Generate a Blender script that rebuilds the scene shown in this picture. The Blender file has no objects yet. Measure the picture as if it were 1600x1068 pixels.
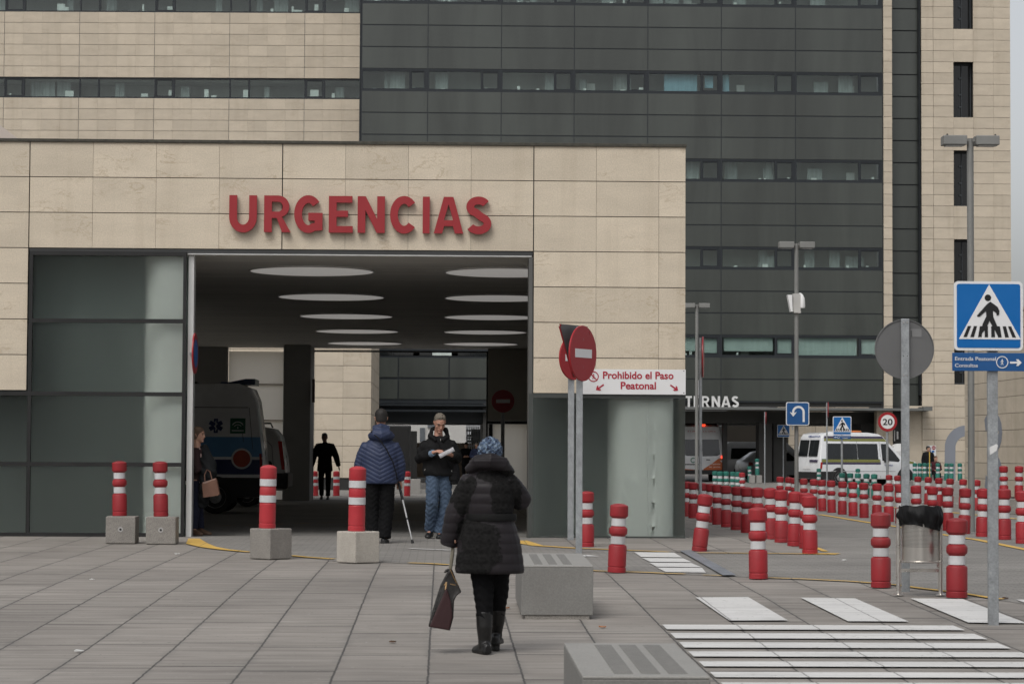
import bpy, bmesh, math, random
from mathutils import Vector, Matrix
random.seed(11)
S = bpy.context.scene
COL = S.collection
R = math.radians

# ------------------------------------------------------------------ camera
F_PX, CZ = 3778.0, 1.30
cam_d = bpy.data.cameras.new("camera")
cam = bpy.data.objects.new("camera", cam_d); COL.objects.link(cam); S.camera = cam
cam_d.sensor_width = 36.0; cam_d.lens = 36.0 * F_PX / 1600.0
cam_d.clip_start = 0.1; cam_d.clip_end = 4000
_vy = Vector((691 - 800, 534 - 704, -F_PX)).normalized()          # street axis as the lens sees it
_up = Vector((0.005, 1, -(0.005 * 109 + 170) / F_PX))
_vz = (_up - _vy * _up.dot(_vy)).normalized()
_vx = _vy.cross(_vz).normalized()
RW = Matrix((_vx, _vy, _vz))                                       # camera -> world
cam.matrix_world = Matrix.Translation((0, 0, CZ)) @ RW.to_4x4()
cam_d.dof.use_dof = True; cam_d.dof.focus_distance = 35.6; cam_d.dof.aperture_fstop = 9.0

# ------------------------------------------------------------------ world, sun, exposure
W = bpy.data.worlds.new("World"); S.world = W; W.use_nodes = True
nt = W.node_tree; nt.nodes.clear()
SUN_EL, SUN_ROT = R(52), R(207)
sky = nt.nodes.new("ShaderNodeTexSky"); sky.sky_type = 'NISHITA'; sky.sun_disc = False
sky.sun_elevation = SUN_EL; sky.sun_rotation = SUN_ROT
sky.air_density = 1.0; sky.dust_density = 4.0; sky.ozone_density = 1.0
hs = nt.nodes.new("ShaderNodeHueSaturation"); hs.inputs['Saturation'].default_value = 0.22
bg = nt.nodes.new("ShaderNodeBackground"); bg.inputs['Strength'].default_value = 0.152
wo = nt.nodes.new("ShaderNodeOutputWorld")
nt.links.new(sky.outputs[0], hs.inputs['Color']); nt.links.new(hs.outputs[0], bg.inputs[0]); nt.links.new(bg.outputs[0], wo.inputs[0])
sl = bpy.data.lights.new("sun", 'SUN'); sl.energy = 0.95; sl.angle = R(28); sl.color = (1, .97, .92)
so = bpy.data.objects.new("sun", sl); COL.objects.link(so); so.location = (0, -40, 60)
# sun_rotation is measured from +Y clockwise seen from above
_sd = Vector((math.sin(SUN_ROT) * math.cos(SUN_EL), math.cos(SUN_ROT) * math.cos(SUN_EL), math.sin(SUN_EL)))
so.rotation_euler = _sd.to_track_quat('Z', 'Y').to_euler()
S.view_settings.view_transform = 'Standard'; S.view_settings.look = 'None'
S.view_settings.exposure = 0.0; S.view_settings.gamma = 1.0
S.render.engine = 'CYCLES'
S.cycles.max_bounces = 8; S.cycles.diffuse_bounces = 5; S.cycles.glossy_bounces = 4
S.cycles.transmission_bounces = 4; S.cycles.transparent_max_bounces = 8; S.cycles.use_denoising = True
S.cycles.sample_clamp_indirect = 6

# ------------------------------------------------------------------ mapping photo pixels to places
def ray(px, py):
    return RW @ Vector(((px - 800) / F_PX, (534 - py) / F_PX, -1))
def P(px, py, Y):
    d = ray(px, py); t = Y / d.y
    return Vector((d.x * t, Y, CZ + d.z * t))
GP = [(-80, -1.62), (0, -1.60), (10, -1.56), (15.7, -1.50), (18, -1.47), (22.9, -1.37), (26, -1.33), (28.8, -1.315), (32, -1.30),
      (35.6, -1.275), (40, -1.33), (50, -1.385), (60, -1.41), (75, -1.40), (92, -1.41), (108, -1.40), (2500, -1.40)]
def g(Y):
    if Y <= GP[0][0]: return CZ + GP[0][1]
    for (a, ha), (b, hb) in zip(GP, GP[1:]):
        if Y <= b: return CZ + ha + (hb - ha) * (Y - a) / (b - a)
    return CZ + GP[-1][1]
def G(px, py):
    d = ray(px, py)
    a, b = 4.0, 400.0
    fn = lambda Y: CZ + d.z * Y / d.y - g(Y)
    for _ in range(60):
        m = (a + b) / 2
        if fn(m) > 0: a = m
        else: b = m
    return P(px, py, a)
def pxm(Y): return F_PX / Y

# ------------------------------------------------------------------ materials
MATS = {}
class NT:
    def __init__(s, name):
        s.m = bpy.data.materials.new(name); s.m.use_nodes = True
        s.t = s.m.node_tree; s.b = s.t.nodes['Principled BSDF']; s.o = s.t.nodes['Material Output']
    def n(s, ty, **kw):
        x = s.t.nodes.new(ty)
        for k, v in kw.items(): setattr(x, k, v)
        return x
    def l(s, a, b): s.t.links.new(a, b)
    def math(s, op, a, b=None, c=None, clamp=False):
        x = s.n('ShaderNodeMath', operation=op); x.use_clamp = clamp
        for i, v in enumerate((a, b, c)):
            if v is None: continue
            if isinstance(v, (int, float)): x.inputs[i].default_value = v
            else: s.l(v, x.inputs[i])
        return x.outputs[0]
    def coord(s, scale=(1, 1, 1)):
        tc = s.n('ShaderNodeTexCoord'); mp = s.n('ShaderNodeMapping'); mp.inputs['Scale'].default_value = scale
        s.l(tc.outputs['Object'], mp.inputs['Vector']); return mp.outputs[0]
    def noise(s, vec, scale, detail=4, rough=.55, dist=0, rnd=False):
        x = s.n('ShaderNodeTexNoise'); x.inputs['Scale'].default_value = scale; x.inputs['Detail'].default_value = detail
        x.inputs['Roughness'].default_value = rough; x.inputs['Distortion'].default_value = dist
        if rnd:
            x.noise_dimensions = '4D'; oi = s.n('ShaderNodeObjectInfo')
            s.l(s.math('MULTIPLY', oi.outputs['Random'], 40.0), x.inputs['W'])
        s.l(vec, x.inputs['Vector']); return x.outputs[0]
    def rng(s, v, a, b, c, d, clamp=True):
        x = s.n('ShaderNodeMapRange'); x.clamp = clamp
        for i, k in enumerate((a, b, c, d)): x.inputs[i + 1].default_value = k
        s.l(v, x.inputs[0]); return x.outputs[0]
    def mix(s, fac, a, b, blend='MIX'):
        x = s.n('ShaderNodeMix', data_type='RGBA', blend_type=blend)
        for sock, v in ((x.inputs[0], fac), (x.inputs[6], a), (x.inputs[7], b)):
            if isinstance(v, (int, float)): sock.default_value = v
            elif isinstance(v, tuple): sock.default_value = (*v[:3], 1)
            else: s.l(v, sock)
        return x.outputs[2]
    def scale_col(s, col, fac):
        x = s.n('ShaderNodeVectorMath', operation='SCALE')
        if isinstance(col, tuple): x.inputs[0].default_value = col[:3]
        else: s.l(col, x.inputs[0])
        s.l(fac, x.inputs['Scale']); return x.outputs[0]
    def bump(s, h, strength=.3, dist=.01):
        x = s.n('ShaderNodeBump'); x.inputs['Strength'].default_value = strength; x.inputs['Distance'].default_value = dist
        s.l(h, x.inputs['Height']); s.l(x.outputs[0], s.b.inputs['Normal'])
def M(name, base, rough=.6, metal=0., var=.12, vs=3., bump=0., bs=60., island=0., stretch=(1, 1, 1), ior=1.45,
      speck=0., ss=90., coat=0., dirt=0., objvar=0.):
    if name in MATS: return MATS[name]
    t = NT(name); b = t.b
    v = t.coord(stretch)
    n1 = t.noise(v, vs, 5, rnd=True)
    fac = t.rng(n1, .25, .75, 1 - var, 1 + var)
    if island:
        ge = t.n('ShaderNodeNewGeometry')
        fac = t.math('MULTIPLY', fac, t.rng(ge.outputs['Random Per Island'], 0, 1, 1 - island, 1 + island))
    if speck:
        n2 = t.noise(t.coord(), ss, 2)
        fac = t.math('MULTIPLY', fac, t.rng(n2, .3, .7, 1 - speck, 1 + speck))
    c = t.scale_col(tuple(base), fac)
    if dirt:
        n3 = t.noise(t.coord((1, 1, .35)), 2.2, 6, .65, rnd=True)
        c = t.mix(t.rng(n3, .5, .75, 0, dirt), c, (.09, .08, .07))
    if objvar:
        oi = t.n('ShaderNodeObjectInfo'); c = t.scale_col(c, t.rng(oi.outputs['Random'], 0, 1, 1 - objvar, 1 + objvar))
    t.l(c, b.inputs['Base Color'])
    t.l(t.rng(n1, .3, .7, max(.02, rough - .06), min(1, rough + .08)), b.inputs['Roughness'])
    b.inputs['Metallic'].default_value = metal; b.inputs['IOR'].default_value = ior
    if coat: b.inputs['Coat Weight'].default_value = coat; b.inputs['Coat Roughness'].default_value = .08
    if bump: t.bump(t.noise(t.coord(), bs, 4), bump, .01)
    MATS[name] = t.m; return t.m

def stone_mat(name, base, sc=1.0, vein=.55, speck=.12):
    t = NT(name); v = t.coord()
    ge = t.n('ShaderNodeNewGeometry'); isl = ge.outputs['Random Per Island']
    oi = t.n('ShaderNodeVectorMath', operation='ADD'); t.l(v, oi.inputs[0])
    cx = t.n('ShaderNodeCombineXYZ'); t.l(t.math('MULTIPLY', isl, 37.0), cx.inputs[0]); t.l(t.math('MULTIPLY', isl, 11.0), cx.inputs[2])
    t.l(cx.outputs[0], oi.inputs[1]); vi = oi.outputs[0]
    mp = t.n('ShaderNodeMapping'); mp.inputs['Scale'].default_value = (1, 1, 2.6); t.l(vi, mp.inputs[0])
    big = t.noise(mp.outputs[0], 1.3 * sc, 5, .6)
    fac = t.rng(big, .3, .7, .92, 1.07)
    fac = t.math('MULTIPLY', fac, t.rng(isl, 0, 1, .925, 1.06))
    fine = t.noise(v, 55 * sc, 3)
    fac = t.math('MULTIPLY', fac, t.rng(fine, .3, .7, 1 - speck, 1 + speck))
    c = t.scale_col(base, fac)
    vein_n = t.noise(mp.outputs[0], 1.5 * sc, 6, .62, .6)
    band = t.math('ABSOLUTE', t.math('SUBTRACT', vein_n, .5))
    vm = t.math('MULTIPLY', t.rng(band, 0, .020, vein, 0), t.rng(t.noise(vi, 1.1 * sc, 2), .50, .60, 0, 1))
    c = t.mix(vm, c, (base[0] * .62, base[1] * .55, base[2] * .46))
    pits = t.rng(t.noise(v, 95 * sc, 1), .70, .76, 0, .45)
    c = t.mix(pits, c, (base[0] * .4, base[1] * .38, base[2] * .34))
    st = t.noise(t.coord((1.7 * sc, 1, .12)), 1.6, 5, .6)
    c = t.mix(t.rng(st, .52, .76, 0, .34), c, (base[0] * .6, base[1] * .56, base[2] * .5))
    t.l(c, t.b.inputs['Base Color']); t.b.inputs['Roughness'].default_value = .78
    t.bump(fine, .12, .006)
    MATS[name] = t.m; return t.m

STONE = stone_mat("limestone", (.535, .465, .365))
STONE_FAR = stone_mat("limestone_far", (.475, .412, .325), .8, .35, .05)
CONC = M("concrete", (.27, .26, .245), .85, var=.12, vs=2.5, speck=.14, ss=120, bump=.15, dirt=.35)
CONC_D = M("granite_block", (.22, .205, .185), .85, var=.12, vs=5, speck=.3, ss=110, bump=.2, dirt=.4)
CONC_W = M("granite_block_pale", (.40, .37, .325), .85, var=.1, vs=5, speck=.22, ss=110, bump=.2, dirt=.3)
RED = M("red_plastic", (.265, .0145, .020), .5, var=.14, vs=6, bump=.05, bs=30, dirt=.30, objvar=.14)
RED_O = M("red_plastic_faded", (.38, .025, .033), .45, var=.10, vs=6, dirt=.2, objvar=.06)
GREEN = M("green_plastic", (.018, .135, .105), .5, var=.12, vs=6, dirt=.25, objvar=.15)
BAND = M("reflective_band", (.50, .50, .505), .5, var=.10, vs=12, bump=.05, bs=25, dirt=.35)
GALV = M("galvanised_steel", (.30, .315, .325), .5, .45, var=.22, vs=14, speck=.12, ss=60, dirt=.12)
LAMPM = M("grey_painted_steel", (.20, .20, .19), .5, .2, var=.1, vs=3)
STEEL = M("stainless_steel", (.62, .59, .55), .28, .95, var=.08, vs=8)
DARKMET = M("anthracite_metal", (.030, .030, .029), .42, .2, var=.12, vs=4)
FRAME = M("black_frame", (.016, .016, .016), .45, .2, var=.1, vs=4)
WHITE = M("white_paint", (.72, .72, .71), .5, var=.05, vs=4, dirt=.08)
SIGNW = M("sign_white", (.66, .66, .66), .35, var=.03)
SIGNR = M("sign_red", (.30, .015, .021), .32, var=.05)
SIGNB = M("sign_blue", (.005, .115, .36), .32, var=.05)
SIGNB2 = M("sign_navy", (.012, .075, .22), .35, var=.05)
BLACK = M("black_ink", (.008, .008, .008), .45, var=.05)
SIGNBACK = M("sign_back_grey", (.125, .125, .125), .45, .2, var=.06, vs=5)
LETRED = M("letter_red", (.275, .019, .024), .4, var=.05, vs=3)
LETWHITE = M("letter_white", (.62, .62, .61), .5, var=.04)
DECALR = M("decal_red", (.34, .012, .03), .45, var=.05)

def glass_mat(name, tint, ior, rough, wav=.0):
    t = NT(name)
    n = t.noise(t.coord((1, 1, .2)), .9, 4, .6, .8)
    t.l(t.scale_col(tint, t.rng(n, .3, .7, .8, 1.2)), t.b.inputs['Base Color'])
    t.b.inputs['Roughness'].default_value = rough; t.b.inputs['IOR'].default_value = ior
    if wav: t.bump(t.noise(t.coord(), 1.1, 2), wav, .02)
    MATS[name] = t.m; return t.m
def frosted():
    t = NT("frosted_glass"); b = t.b
    n = t.noise(t.coord((1, 1, .2)), .9, 4, .6, .8); n2 = t.noise(t.coord((2.2, 1, .35)), 1.4, 3, .6, 1.2)
    fac = t.math('MULTIPLY', t.rng(n, .3, .7, .75, 1.25), t.rng(n2, .35, .7, .8, 1.3))  # cloudy upright reflections painted into the tint as noise
    t.l(t.scale_col((.16, .19, .18), fac), b.inputs['Base Color']); b.inputs['Roughness'].default_value = .16; b.inputs['IOR'].default_value = 1.6
    tr = t.n('ShaderNodeBsdfTransparent'); tr.inputs['Color'].default_value = (.93, .95, .935, 1)
    mx = t.n('ShaderNodeMixShader'); mx.inputs[0].default_value = .95
    b.inputs['Specular IOR Level'].default_value = 0
    rf = t.n('ShaderNodeBsdfRefraction'); rf.inputs['IOR'].default_value = 1.12; rf.inputs['Roughness'].default_value = .42; rf.inputs['Color'].default_value = (.96, .98, .965, 1)
    m0 = t.n('ShaderNodeMixShader'); m0.inputs[0].default_value = .62; t.l(tr.outputs[0], m0.inputs[1]); t.l(rf.outputs[0], m0.inputs[2])
    t.l(b.outputs[0], mx.inputs[1]); t.l(m0.outputs[0], mx.inputs[2])
    gl = t.n('ShaderNodeBsdfGlossy'); gl.inputs['Roughness'].default_value = .14
    lw = t.n('ShaderNodeLayerWeight'); fr = t.math('ADD', t.math('MULTIPLY', t.math('POWER', lw.outputs['Facing'], 5.0), .9), .030)
    m2 = t.n('ShaderNodeMixShader'); t.l(fr, m2.inputs[0]); t.l(mx.outputs[0], m2.inputs[1]); t.l(gl.outputs[0], m2.inputs[2])
    t.l(m2.outputs[0], t.o.inputs['Surface']); return t.m
def clear_glass(name, tint, ior=1.5, wav=.10):
    t = NT(name); t.t.nodes.remove(t.b)
    lw = t.n('ShaderNodeLayerWeight'); f0 = ((ior - 1) / (ior + 1)) ** 2; fr = t.math('ADD', t.math('MULTIPLY', t.math('POWER', lw.outputs['Facing'], 5.0), .9), f0)
    tr = t.n('ShaderNodeBsdfTransparent'); tr.inputs['Color'].default_value = (*tint, 1)
    gl = t.n('ShaderNodeBsdfGlossy'); gl.inputs['Roughness'].default_value = .03
    bp = t.n('ShaderNodeBump'); bp.inputs['Strength'].default_value = wav; bp.inputs['Distance'].default_value = .03
    t.l(t.noise(t.coord(), .8, 2), bp.inputs['Height']); t.l(bp.outputs[0], gl.inputs['Normal'])
    mx = t.n('ShaderNodeMixShader'); t.l(fr, mx.inputs[0]); t.l(tr.outputs[0], mx.inputs[1]); t.l(gl.outputs[0], mx.inputs[2])
    t.l(mx.outputs[0], t.o.inputs['Surface']); MATS[name] = t.m; return t.m
PANE = clear_glass("window_glass", (.80, .85, .84), 1.5, .16)
FROST = frosted()
CARGLASS = glass_mat("vehicle_glass", (.012, .014, .015), 1.5, .06)
SPANDREL = None
def spandrel():
    t = NT("spandrel_glass")
    ge = t.n('ShaderNodeNewGeometry'); isl = ge.outputs['Random Per Island']
    st = t.noise(t.coord((1.0, 1, .16)), .55, 4, .6, .4)  # vertical streaks in the colour stand for reflections of buildings opposite
    fac = t.math('MULTIPLY', t.rng(isl, 0, 1, .92, 1.08), t.rng(st, .35, .65, .74, 1.18))
    t.l(t.scale_col((.041, .0465, .041), fac), t.b.inputs['Base Color'])
    t.b.inputs['Roughness'].default_value = .22; t.b.inputs['IOR'].default_value = 1.55
    t.bump(t.noise(t.coord(), .7, 2), .12, .03)
    MATS["spandrel_glass"] = t.m; return t.m
SPANDREL = spandrel()
def opal():
    t = NT("opal_panel"); t.t.nodes.remove(t.b)
    a = t.n('ShaderNodeBsdfDiffuse'); b = t.n('ShaderNodeBsdfTranslucent')
    a.inputs[0].default_value = (.5, .48, .44, 1); b.inputs[0].default_value = (.93, .89, .80, 1)
    mx = t.n('ShaderNodeMixShader'); mx.inputs[0].default_value = .8
    t.l(a.outputs[0], mx.inputs[1]); t.l(b.outputs[0], mx.inputs[2]); t.l(mx.outputs[0], t.o.inputs['Surface'])
    return t.m
OPAL = opal()
def emit(name, col, st):
    t = NT(name); t.b.inputs['Base Color'].default_value = (*col, 1)
    t.b.inputs['Emission Color'].default_value = (*col, 1); t.b.inputs['Emission Strength'].default_value = st
    return t.m

def paving_mat():
    t = NT("plaza_slabs"); tc = t.n('ShaderNodeTexCoord'); v = tc.outputs['Object']
    sp = t.n('ShaderNodeSeparateXYZ'); t.l(v, sp.inputs[0]); x, y = sp.outputs[0], sp.outputs[1]
    wob = t.math('MULTIPLY', t.math('SUBTRACT', t.noise(v, 9, 3), .5), .020)
    xs = t.math('DIVIDE', t.math('ADD', t.math('ADD', x, .085), wob), .63)
    k = t.math('FLOOR', xs); fx = t.math('FRACT', xs)
    dx = t.math('MULTIPLY', t.math('MINIMUM', fx, t.math('SUBTRACT', 1.0, fx)), .63)
    wn = t.n('ShaderNodeTexWhiteNoise', noise_dimensions='1D'); t.l(k, wn.inputs['W'])
    ys = t.math('DIVIDE', t.math('ADD', y, t.math('MULTIPLY', wn.outputs[0], 7.0)), 1.7)
    ky = t.math('FLOOR', ys); fy = t.math('FRACT', ys)
    dy = t.math('MULTIPLY', t.math('MINIMUM', fy, t.math('SUBTRACT', 1.0, fy)), 1.7)
    wn2 = t.n('ShaderNodeTexWhiteNoise', noise_dimensions='2D'); cb = t.n('ShaderNodeCombineXYZ')
    t.l(k, cb.inputs[0]); t.l(ky, cb.inputs[1]); t.l(cb.outputs[0], wn2.inputs['Vector'])
    # board-marked concrete: long thin streaks across each slab
    cb2 = t.n('ShaderNodeCombineXYZ')
    t.l(t.math('ADD', t.math('MULTIPLY', x, .55), t.math('MULTIPLY', k, 3.7)), cb2.inputs[0]); t.l(t.math('MULTIPLY', y, 5.5), cb2.inputs[1])
    s1 = t.noise(cb2.outputs[0], 1.0, 5, .6)
    cb3 = t.n('ShaderNodeCombineXYZ')
    t.l(t.math('ADD', t.math('MULTIPLY', x, 1.3), t.math('MULTIPLY', k, 9.1)), cb3.inputs[0]); t.l(t.math('MULTIPLY', y, 21.0), cb3.inputs[1])
    s2 = t.noise(cb3.outputs[0], 1.0, 3, .6)
    fac = t.rng(wn2.outputs[0], 0, 1, .93, 1.07)
    fac = t.math('MULTIPLY', fac, t.rng(s1, .3, .7, .76, 1.20))
    fac = t.math('MULTIPLY', fac, t.rng(s2, .3, .7, .78, 1.18))
    big = t.noise(v, .35, 5, .6)
    fac = t.math('MULTIPLY', fac, t.rng(big, .3, .7, .80, 1.16))
    tint = t.mix(t.rng(s1, .3, .7, 0, 1), (.236, .212, .189), (.238, .222, .201))
    c = t.scale_col(tint, fac)
    jx = t.rng(dx, .0035, .0105, .95, 0)
    jy = t.math('MULTIPLY', t.rng(dy, .010, .034, .85, 0), t.rng(t.noise(v, .8, 2), .35, .55, .45, 1))
    cr = t.math('MULTIPLY', t.rng(s2, .62, .70, 0, .5), t.rng(t.noise(v, 1.3, 2), .5, .6, 0, 1))
    j = t.math('MAXIMUM', t.math('MAXIMUM', jx, jy), cr)
    c = t.mix(j, c, (.035, .032, .03))
    edge = t.math('MULTIPLY', t.rng(dx, .01, .06, .28, 0), t.rng(t.noise(v, 3.1, 4), .42, .62, 0, 1))
    c = t.mix(edge, c, (.10, .10, .095))
    spots = t.rng(t.noise(v, 21, 1), .735, .76, 0, .55)
    c = t.mix(spots, c, (.05, .045, .04))
    pale = t.rng(t.noise(v, 17, 1), .745, .765, 0, .45); c = t.mix(pale, c, (.36, .35, .33))
    blot = t.math('MULTIPLY', t.rng(t.noise(v, 1.1, 6, .7, .8), .56, .70, 0, .38), t.rng(t.noise(v, 6, 4), .35, .6, .5, 1)); c = t.mix(blot, c, (.115, .108, .10))
    t.l(c, t.b.inputs['Base Color']); t.b.inputs['Roughness'].default_value = .82
    h = t.math('SUBTRACT', t.math('MULTIPLY', s2, .25), j)
    t.bump(h, .35, .01); MATS["plaza_slabs"] = t.m; return t.m
PAVING = paving_mat()
def road_mat(name, base, cob):
    t = NT(name); tc = t.n('ShaderNodeTexCoord'); v = tc.outputs['Object']
    br = t.n('ShaderNodeTexBrick'); br.inputs['Scale'].default_value = 1.0
    br.inputs['Brick Width'].default_value = .2; br.inputs['Row Height'].default_value = .11; br.inputs['Mortar Size'].default_value = .006
    br.inputs['Color1'].default_value = (.9, .9, .9, 1); br.inputs['Color2'].default_value = (1.1, 1.1, 1.1, 1); br.inputs['Mortar'].default_value = (.55, .55, .55, 1)
    t.l(v, br.inputs['Vector'])
    fac = t.math('MULTIPLY', t.rng(t.noise(v, .45, 6, .6), .3, .7, .82, 1.16), t.rng(t.noise(v, 40, 3), .3, .7, .85, 1.15))
    st = t.noise(t.coord((.25, 1.6, 1)), 1.0, 4, .6)
    fac = t.math('MULTIPLY', fac, t.rng(st, .3, .7, .86, 1.10))
    c = t.mix(cob, t.scale_col(base, fac), br.outputs[0], 'MULTIPLY')
    oil = t.math('MULTIPLY', t.rng(t.noise(v, .9, 5, .7), .60, .75, 0, .5), 1.0)
    c = t.mix(oil, c, (.06, .058, .055))
    t.l(c, t.b.inputs['Base Color']); t.b.inputs['Roughness'].default_value = .85
    t.bump(t.noise(v, 60, 3), .3, .01); return t.m
COBBLE = road_mat("cobbled_lane", (.205, .195, .18), .8)
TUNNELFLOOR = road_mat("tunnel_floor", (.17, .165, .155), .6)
def paint_mat(name, col, wear):
    t = NT(name); v = t.coord()
    n = t.noise(v, 14, 6, .7); n2 = t.noise(t.coord((.6, 5, 1)), 1.2, 4)
    c = t.scale_col(col, t.rng(n2, .3, .7, .86, 1.08))
    c = t.mix(t.rng(n, .60, .68, 0, wear), c, (.17, .16, .15))
    c = t.mix(t.rng(t.noise(v, 1.6, 5, .65), .52, .75, 0, .28), c, (.22, .21, .20))
    sp = t.n('ShaderNodeSeparateXYZ'); t.l(v, sp.inputs[0])
    wob = t.math('MULTIPLY', t.math('SUBTRACT', t.noise(v, 9, 3), .5), .020)
    fx_ = t.math('FRACT', t.math('DIVIDE', t.math('ADD', t.math('ADD', sp.outputs[0], .085), wob), .63))
    dx = t.math('MULTIPLY', t.math('MINIMUM', fx_, t.math('SUBTRACT', 1.0, fx_)), .63)
    c = t.mix(t.rng(dx, .003, .009, .72, 0), c, (.05, .047, .045))
    t.l(c, t.b.inputs['Base Color']); t.b.inputs['Roughness'].default_value = .7; return t.m
ROADWHITE = paint_mat("white_road_paint", (.575, .57, .555), .75)
ROADYELLOW = paint_mat("yellow_road_paint", (.60, .38, .085), .45)

# ------------------------------------------------------------------ object helpers
WM = {}
def tag(o, label=None, cat=None, group=None, kind=None):
    if label: o['label'] = label
    if cat: o['category'] = cat
    if group: o['group'] = group
    if kind: o['kind'] = kind
    return o
def empty(name, loc, label, cat, group=None, rz=0):
    o = bpy.data.objects.new(name, None); COL.objects.link(o); o.empty_display_size = .2
    o.location = loc; o.rotation_euler = (0, 0, rz)
    WM[o.name] = Matrix.Translation(Vector(loc)) @ Matrix.Rotation(rz, 4, 'Z')
    return tag(o, label, cat, group)
def obj(name, bm, mat, parent=None, world=False, smooth=False, loc=None, angle=40):
    """link a bmesh as one object; world=True: its coordinates are world ones, turned into the parent's"""
    if world and parent is not None:
        m = WM[parent.name].inverted(); bmesh.ops.transform(bm, matrix=m, verts=bm.verts)
    me = bpy.data.meshes.new(name)
    bmesh.ops.recalc_face_normals(bm, faces=bm.faces)
    bm.to_mesh(me); bm.free()
    me.materials.append(mat)
    o = bpy.data.objects.new(name, me); COL.objects.link(o)
    if loc is not None: o.location = loc
    if parent is not None: o.parent = parent
    WM[o.name] = (WM[parent.name] if parent is not None else Matrix()) @ Matrix.Translation(o.location)
    if smooth:
        for p in me.polygons: p.use_smooth = True
        try: me.set_sharp_from_angle(angle=R(angle))
        except Exception: pass
    return o
def copy_tree(o, parent=None):
    c = o.copy(); COL.objects.link(c)
    if parent is not None: c.parent = parent
    for ch in [x for x in o.children]: copy_tree(ch, c)
    return c
def NB(): return bmesh.new()
def box(bm, x0, x1, y0, y1, z0, z1, bev=0):
    if x1 < x0: x0, x1 = x1, x0
    if z1 < z0: z0, z1 = z1, z0
    if y1 < y0: y0, y1 = y1, y0
    r = bmesh.ops.create_cube(bm, size=1, matrix=Matrix.LocRotScale(Vector(((x0 + x1) / 2, (y0 + y1) / 2, (z0 + z1) / 2)), None, Vector((x1 - x0, y1 - y0, z1 - z0))))
    if bev:
        es = list({e for v in r['verts'] for e in v.link_edges})
        bmesh.ops.bevel(bm, geom=es, offset=bev, segments=2, affect='EDGES', profile=.5)
    return r['verts']
def frame_axes(t):
    t = t.normalized(); a = Vector((0, 0, 1)) if abs(t.z) < .9 else Vector((1, 0, 0))
    u = t.cross(a).normalized(); return u, t.cross(u).normalized()
def rings(bm, rr, cap=True):
    """rr: list of rings (lists of Vectors of the same length)"""
    vs = [[bm.verts.new(p) for p in ring] for ring in rr]
    n = len(rr[0])
    for a, b in zip(vs, vs[1:]):
        for i in range(n): bm.faces.new((a[i], a[(i + 1) % n], b[(i + 1) % n], b[i]))
    if cap:
        bm.faces.new(list(reversed(vs[0]))); bm.faces.new(vs[-1])
def tube(bm, pts, radii, n=12, flat=1.0, side=None):
    pts = [Vector(p) for p in pts]
    if isinstance(radii, (int, float)): radii = [radii] * len(pts)
    rr = []
    u0 = None
    for i, p in enumerate(pts):
        t = (pts[min(i + 1, len(pts) - 1)] - pts[max(i - 1, 0)]).normalized()
        if side is not None: u = (Vector(side) - t * t.dot(Vector(side))).normalized()
        elif u0 is None: u = frame_axes(t)[0]
        else: u = (u0 - t * t.dot(u0)).normalized()
        u0 = u; w = t.cross(u)
        rr.append([p + u * math.cos(a) * radii[i] + w * math.sin(a) * radii[i] * flat for a in [2 * math.pi * k / n for k in range(n)]])
    rings(bm, rr)
def eloft(bm, secs, n=20, rot=None, org=None):
    """secs: (z, rx, ry, xoff, yoff) ellipses stacked along z"""
    rr = []
    for s in secs:
        z, rx, ry = s[:3]; xo = s[3] if len(s) > 3 else 0; yo = s[4] if len(s) > 4 else 0
        ring = [Vector((xo + rx * math.cos(a), yo + ry * math.sin(a), z)) for a in [2 * math.pi * k / n for k in range(n)]]
        if rot is not None: ring = [rot @ p for p in ring]
        if org is not None: ring = [p + org for p in ring]
        rr.append(ring)
    rings(bm, rr)
def lathe(bm, prof, n=28, c=(0, 0, 0)):
    c = Vector(c)
    rings(bm, [[c + Vector((r * math.cos(a), r * math.sin(a), z)) for a in [2 * math.pi * k / n for k in range(n)]] for r, z in prof])
def prism(bm, pts, y0, y1):
    """closed polygon (x, z) given a thickness along y"""
    a = [bm.verts.new((x, y0, z)) for x, z in pts]; b = [bm.verts.new((x, y1, z)) for x, z in pts]
    n = len(pts)
    bm.faces.new(a); bm.faces.new(list(reversed(b)))
    for i in range(n): bm.faces.new((a[i], b[i], b[(i + 1) % n], a[(i + 1) % n]))
def circ(r, n=32, c=(0, 0), a0=0, a1=2 * math.pi, sx=1):
    full = abs(a1 - a0 - 2 * math.pi) < 1e-6
    m = n if full else n + 1
    return [(c[0] + sx * r * math.cos(a0 + (a1 - a0) * k / n), c[1] + r * math.sin(a0 + (a1 - a0) * k / n)) for k in range(m)]
def ring_prism(bm, r0, r1, y0, y1, n=40, c=(0, 0)):
    o = circ(r1, n, c); i = circ(r0, n, c)
    va = [[bm.verts.new((x, y, z)) for x, z in L] for L in (o, i) for y in (y0, y1)]
    o0, o1, i0, i1 = va
    for k in range(n):
        q = (k + 1) % n
        bm.faces.new((o0[k], o0[q], i0[q], i0[k])); bm.faces.new((o1[q], o1[k], i1[k], i1[q]))
        bm.faces.new((o0[q], o0[k], o1[k], o1[q])); bm.faces.new((i0[k], i0[q], i1[q], i1[k]))
def rrect(w, h, r, n=6):
    pts = []
    for cx, cz, a in ((w / 2 - r, h / 2 - r, 0), (-w / 2 + r, h / 2 - r, 90), (-w / 2 + r, -h / 2 + r, 180), (w / 2 - r, -h / 2 + r, 270)):
        pts += [(cx + r * math.cos(R(a + 90 * k / n)), cz + r * math.sin(R(a + 90 * k / n))) for k in range(n + 1)]
    return pts
def eval_mesh(tmp):
    dg = bpy.context.evaluated_depsgraph_get(); dg.update()
    me = bpy.data.meshes.new_from_object(tmp.evaluated_get(dg))
    d = tmp.data; bpy.data.objects.remove(tmp)
    return me
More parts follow.
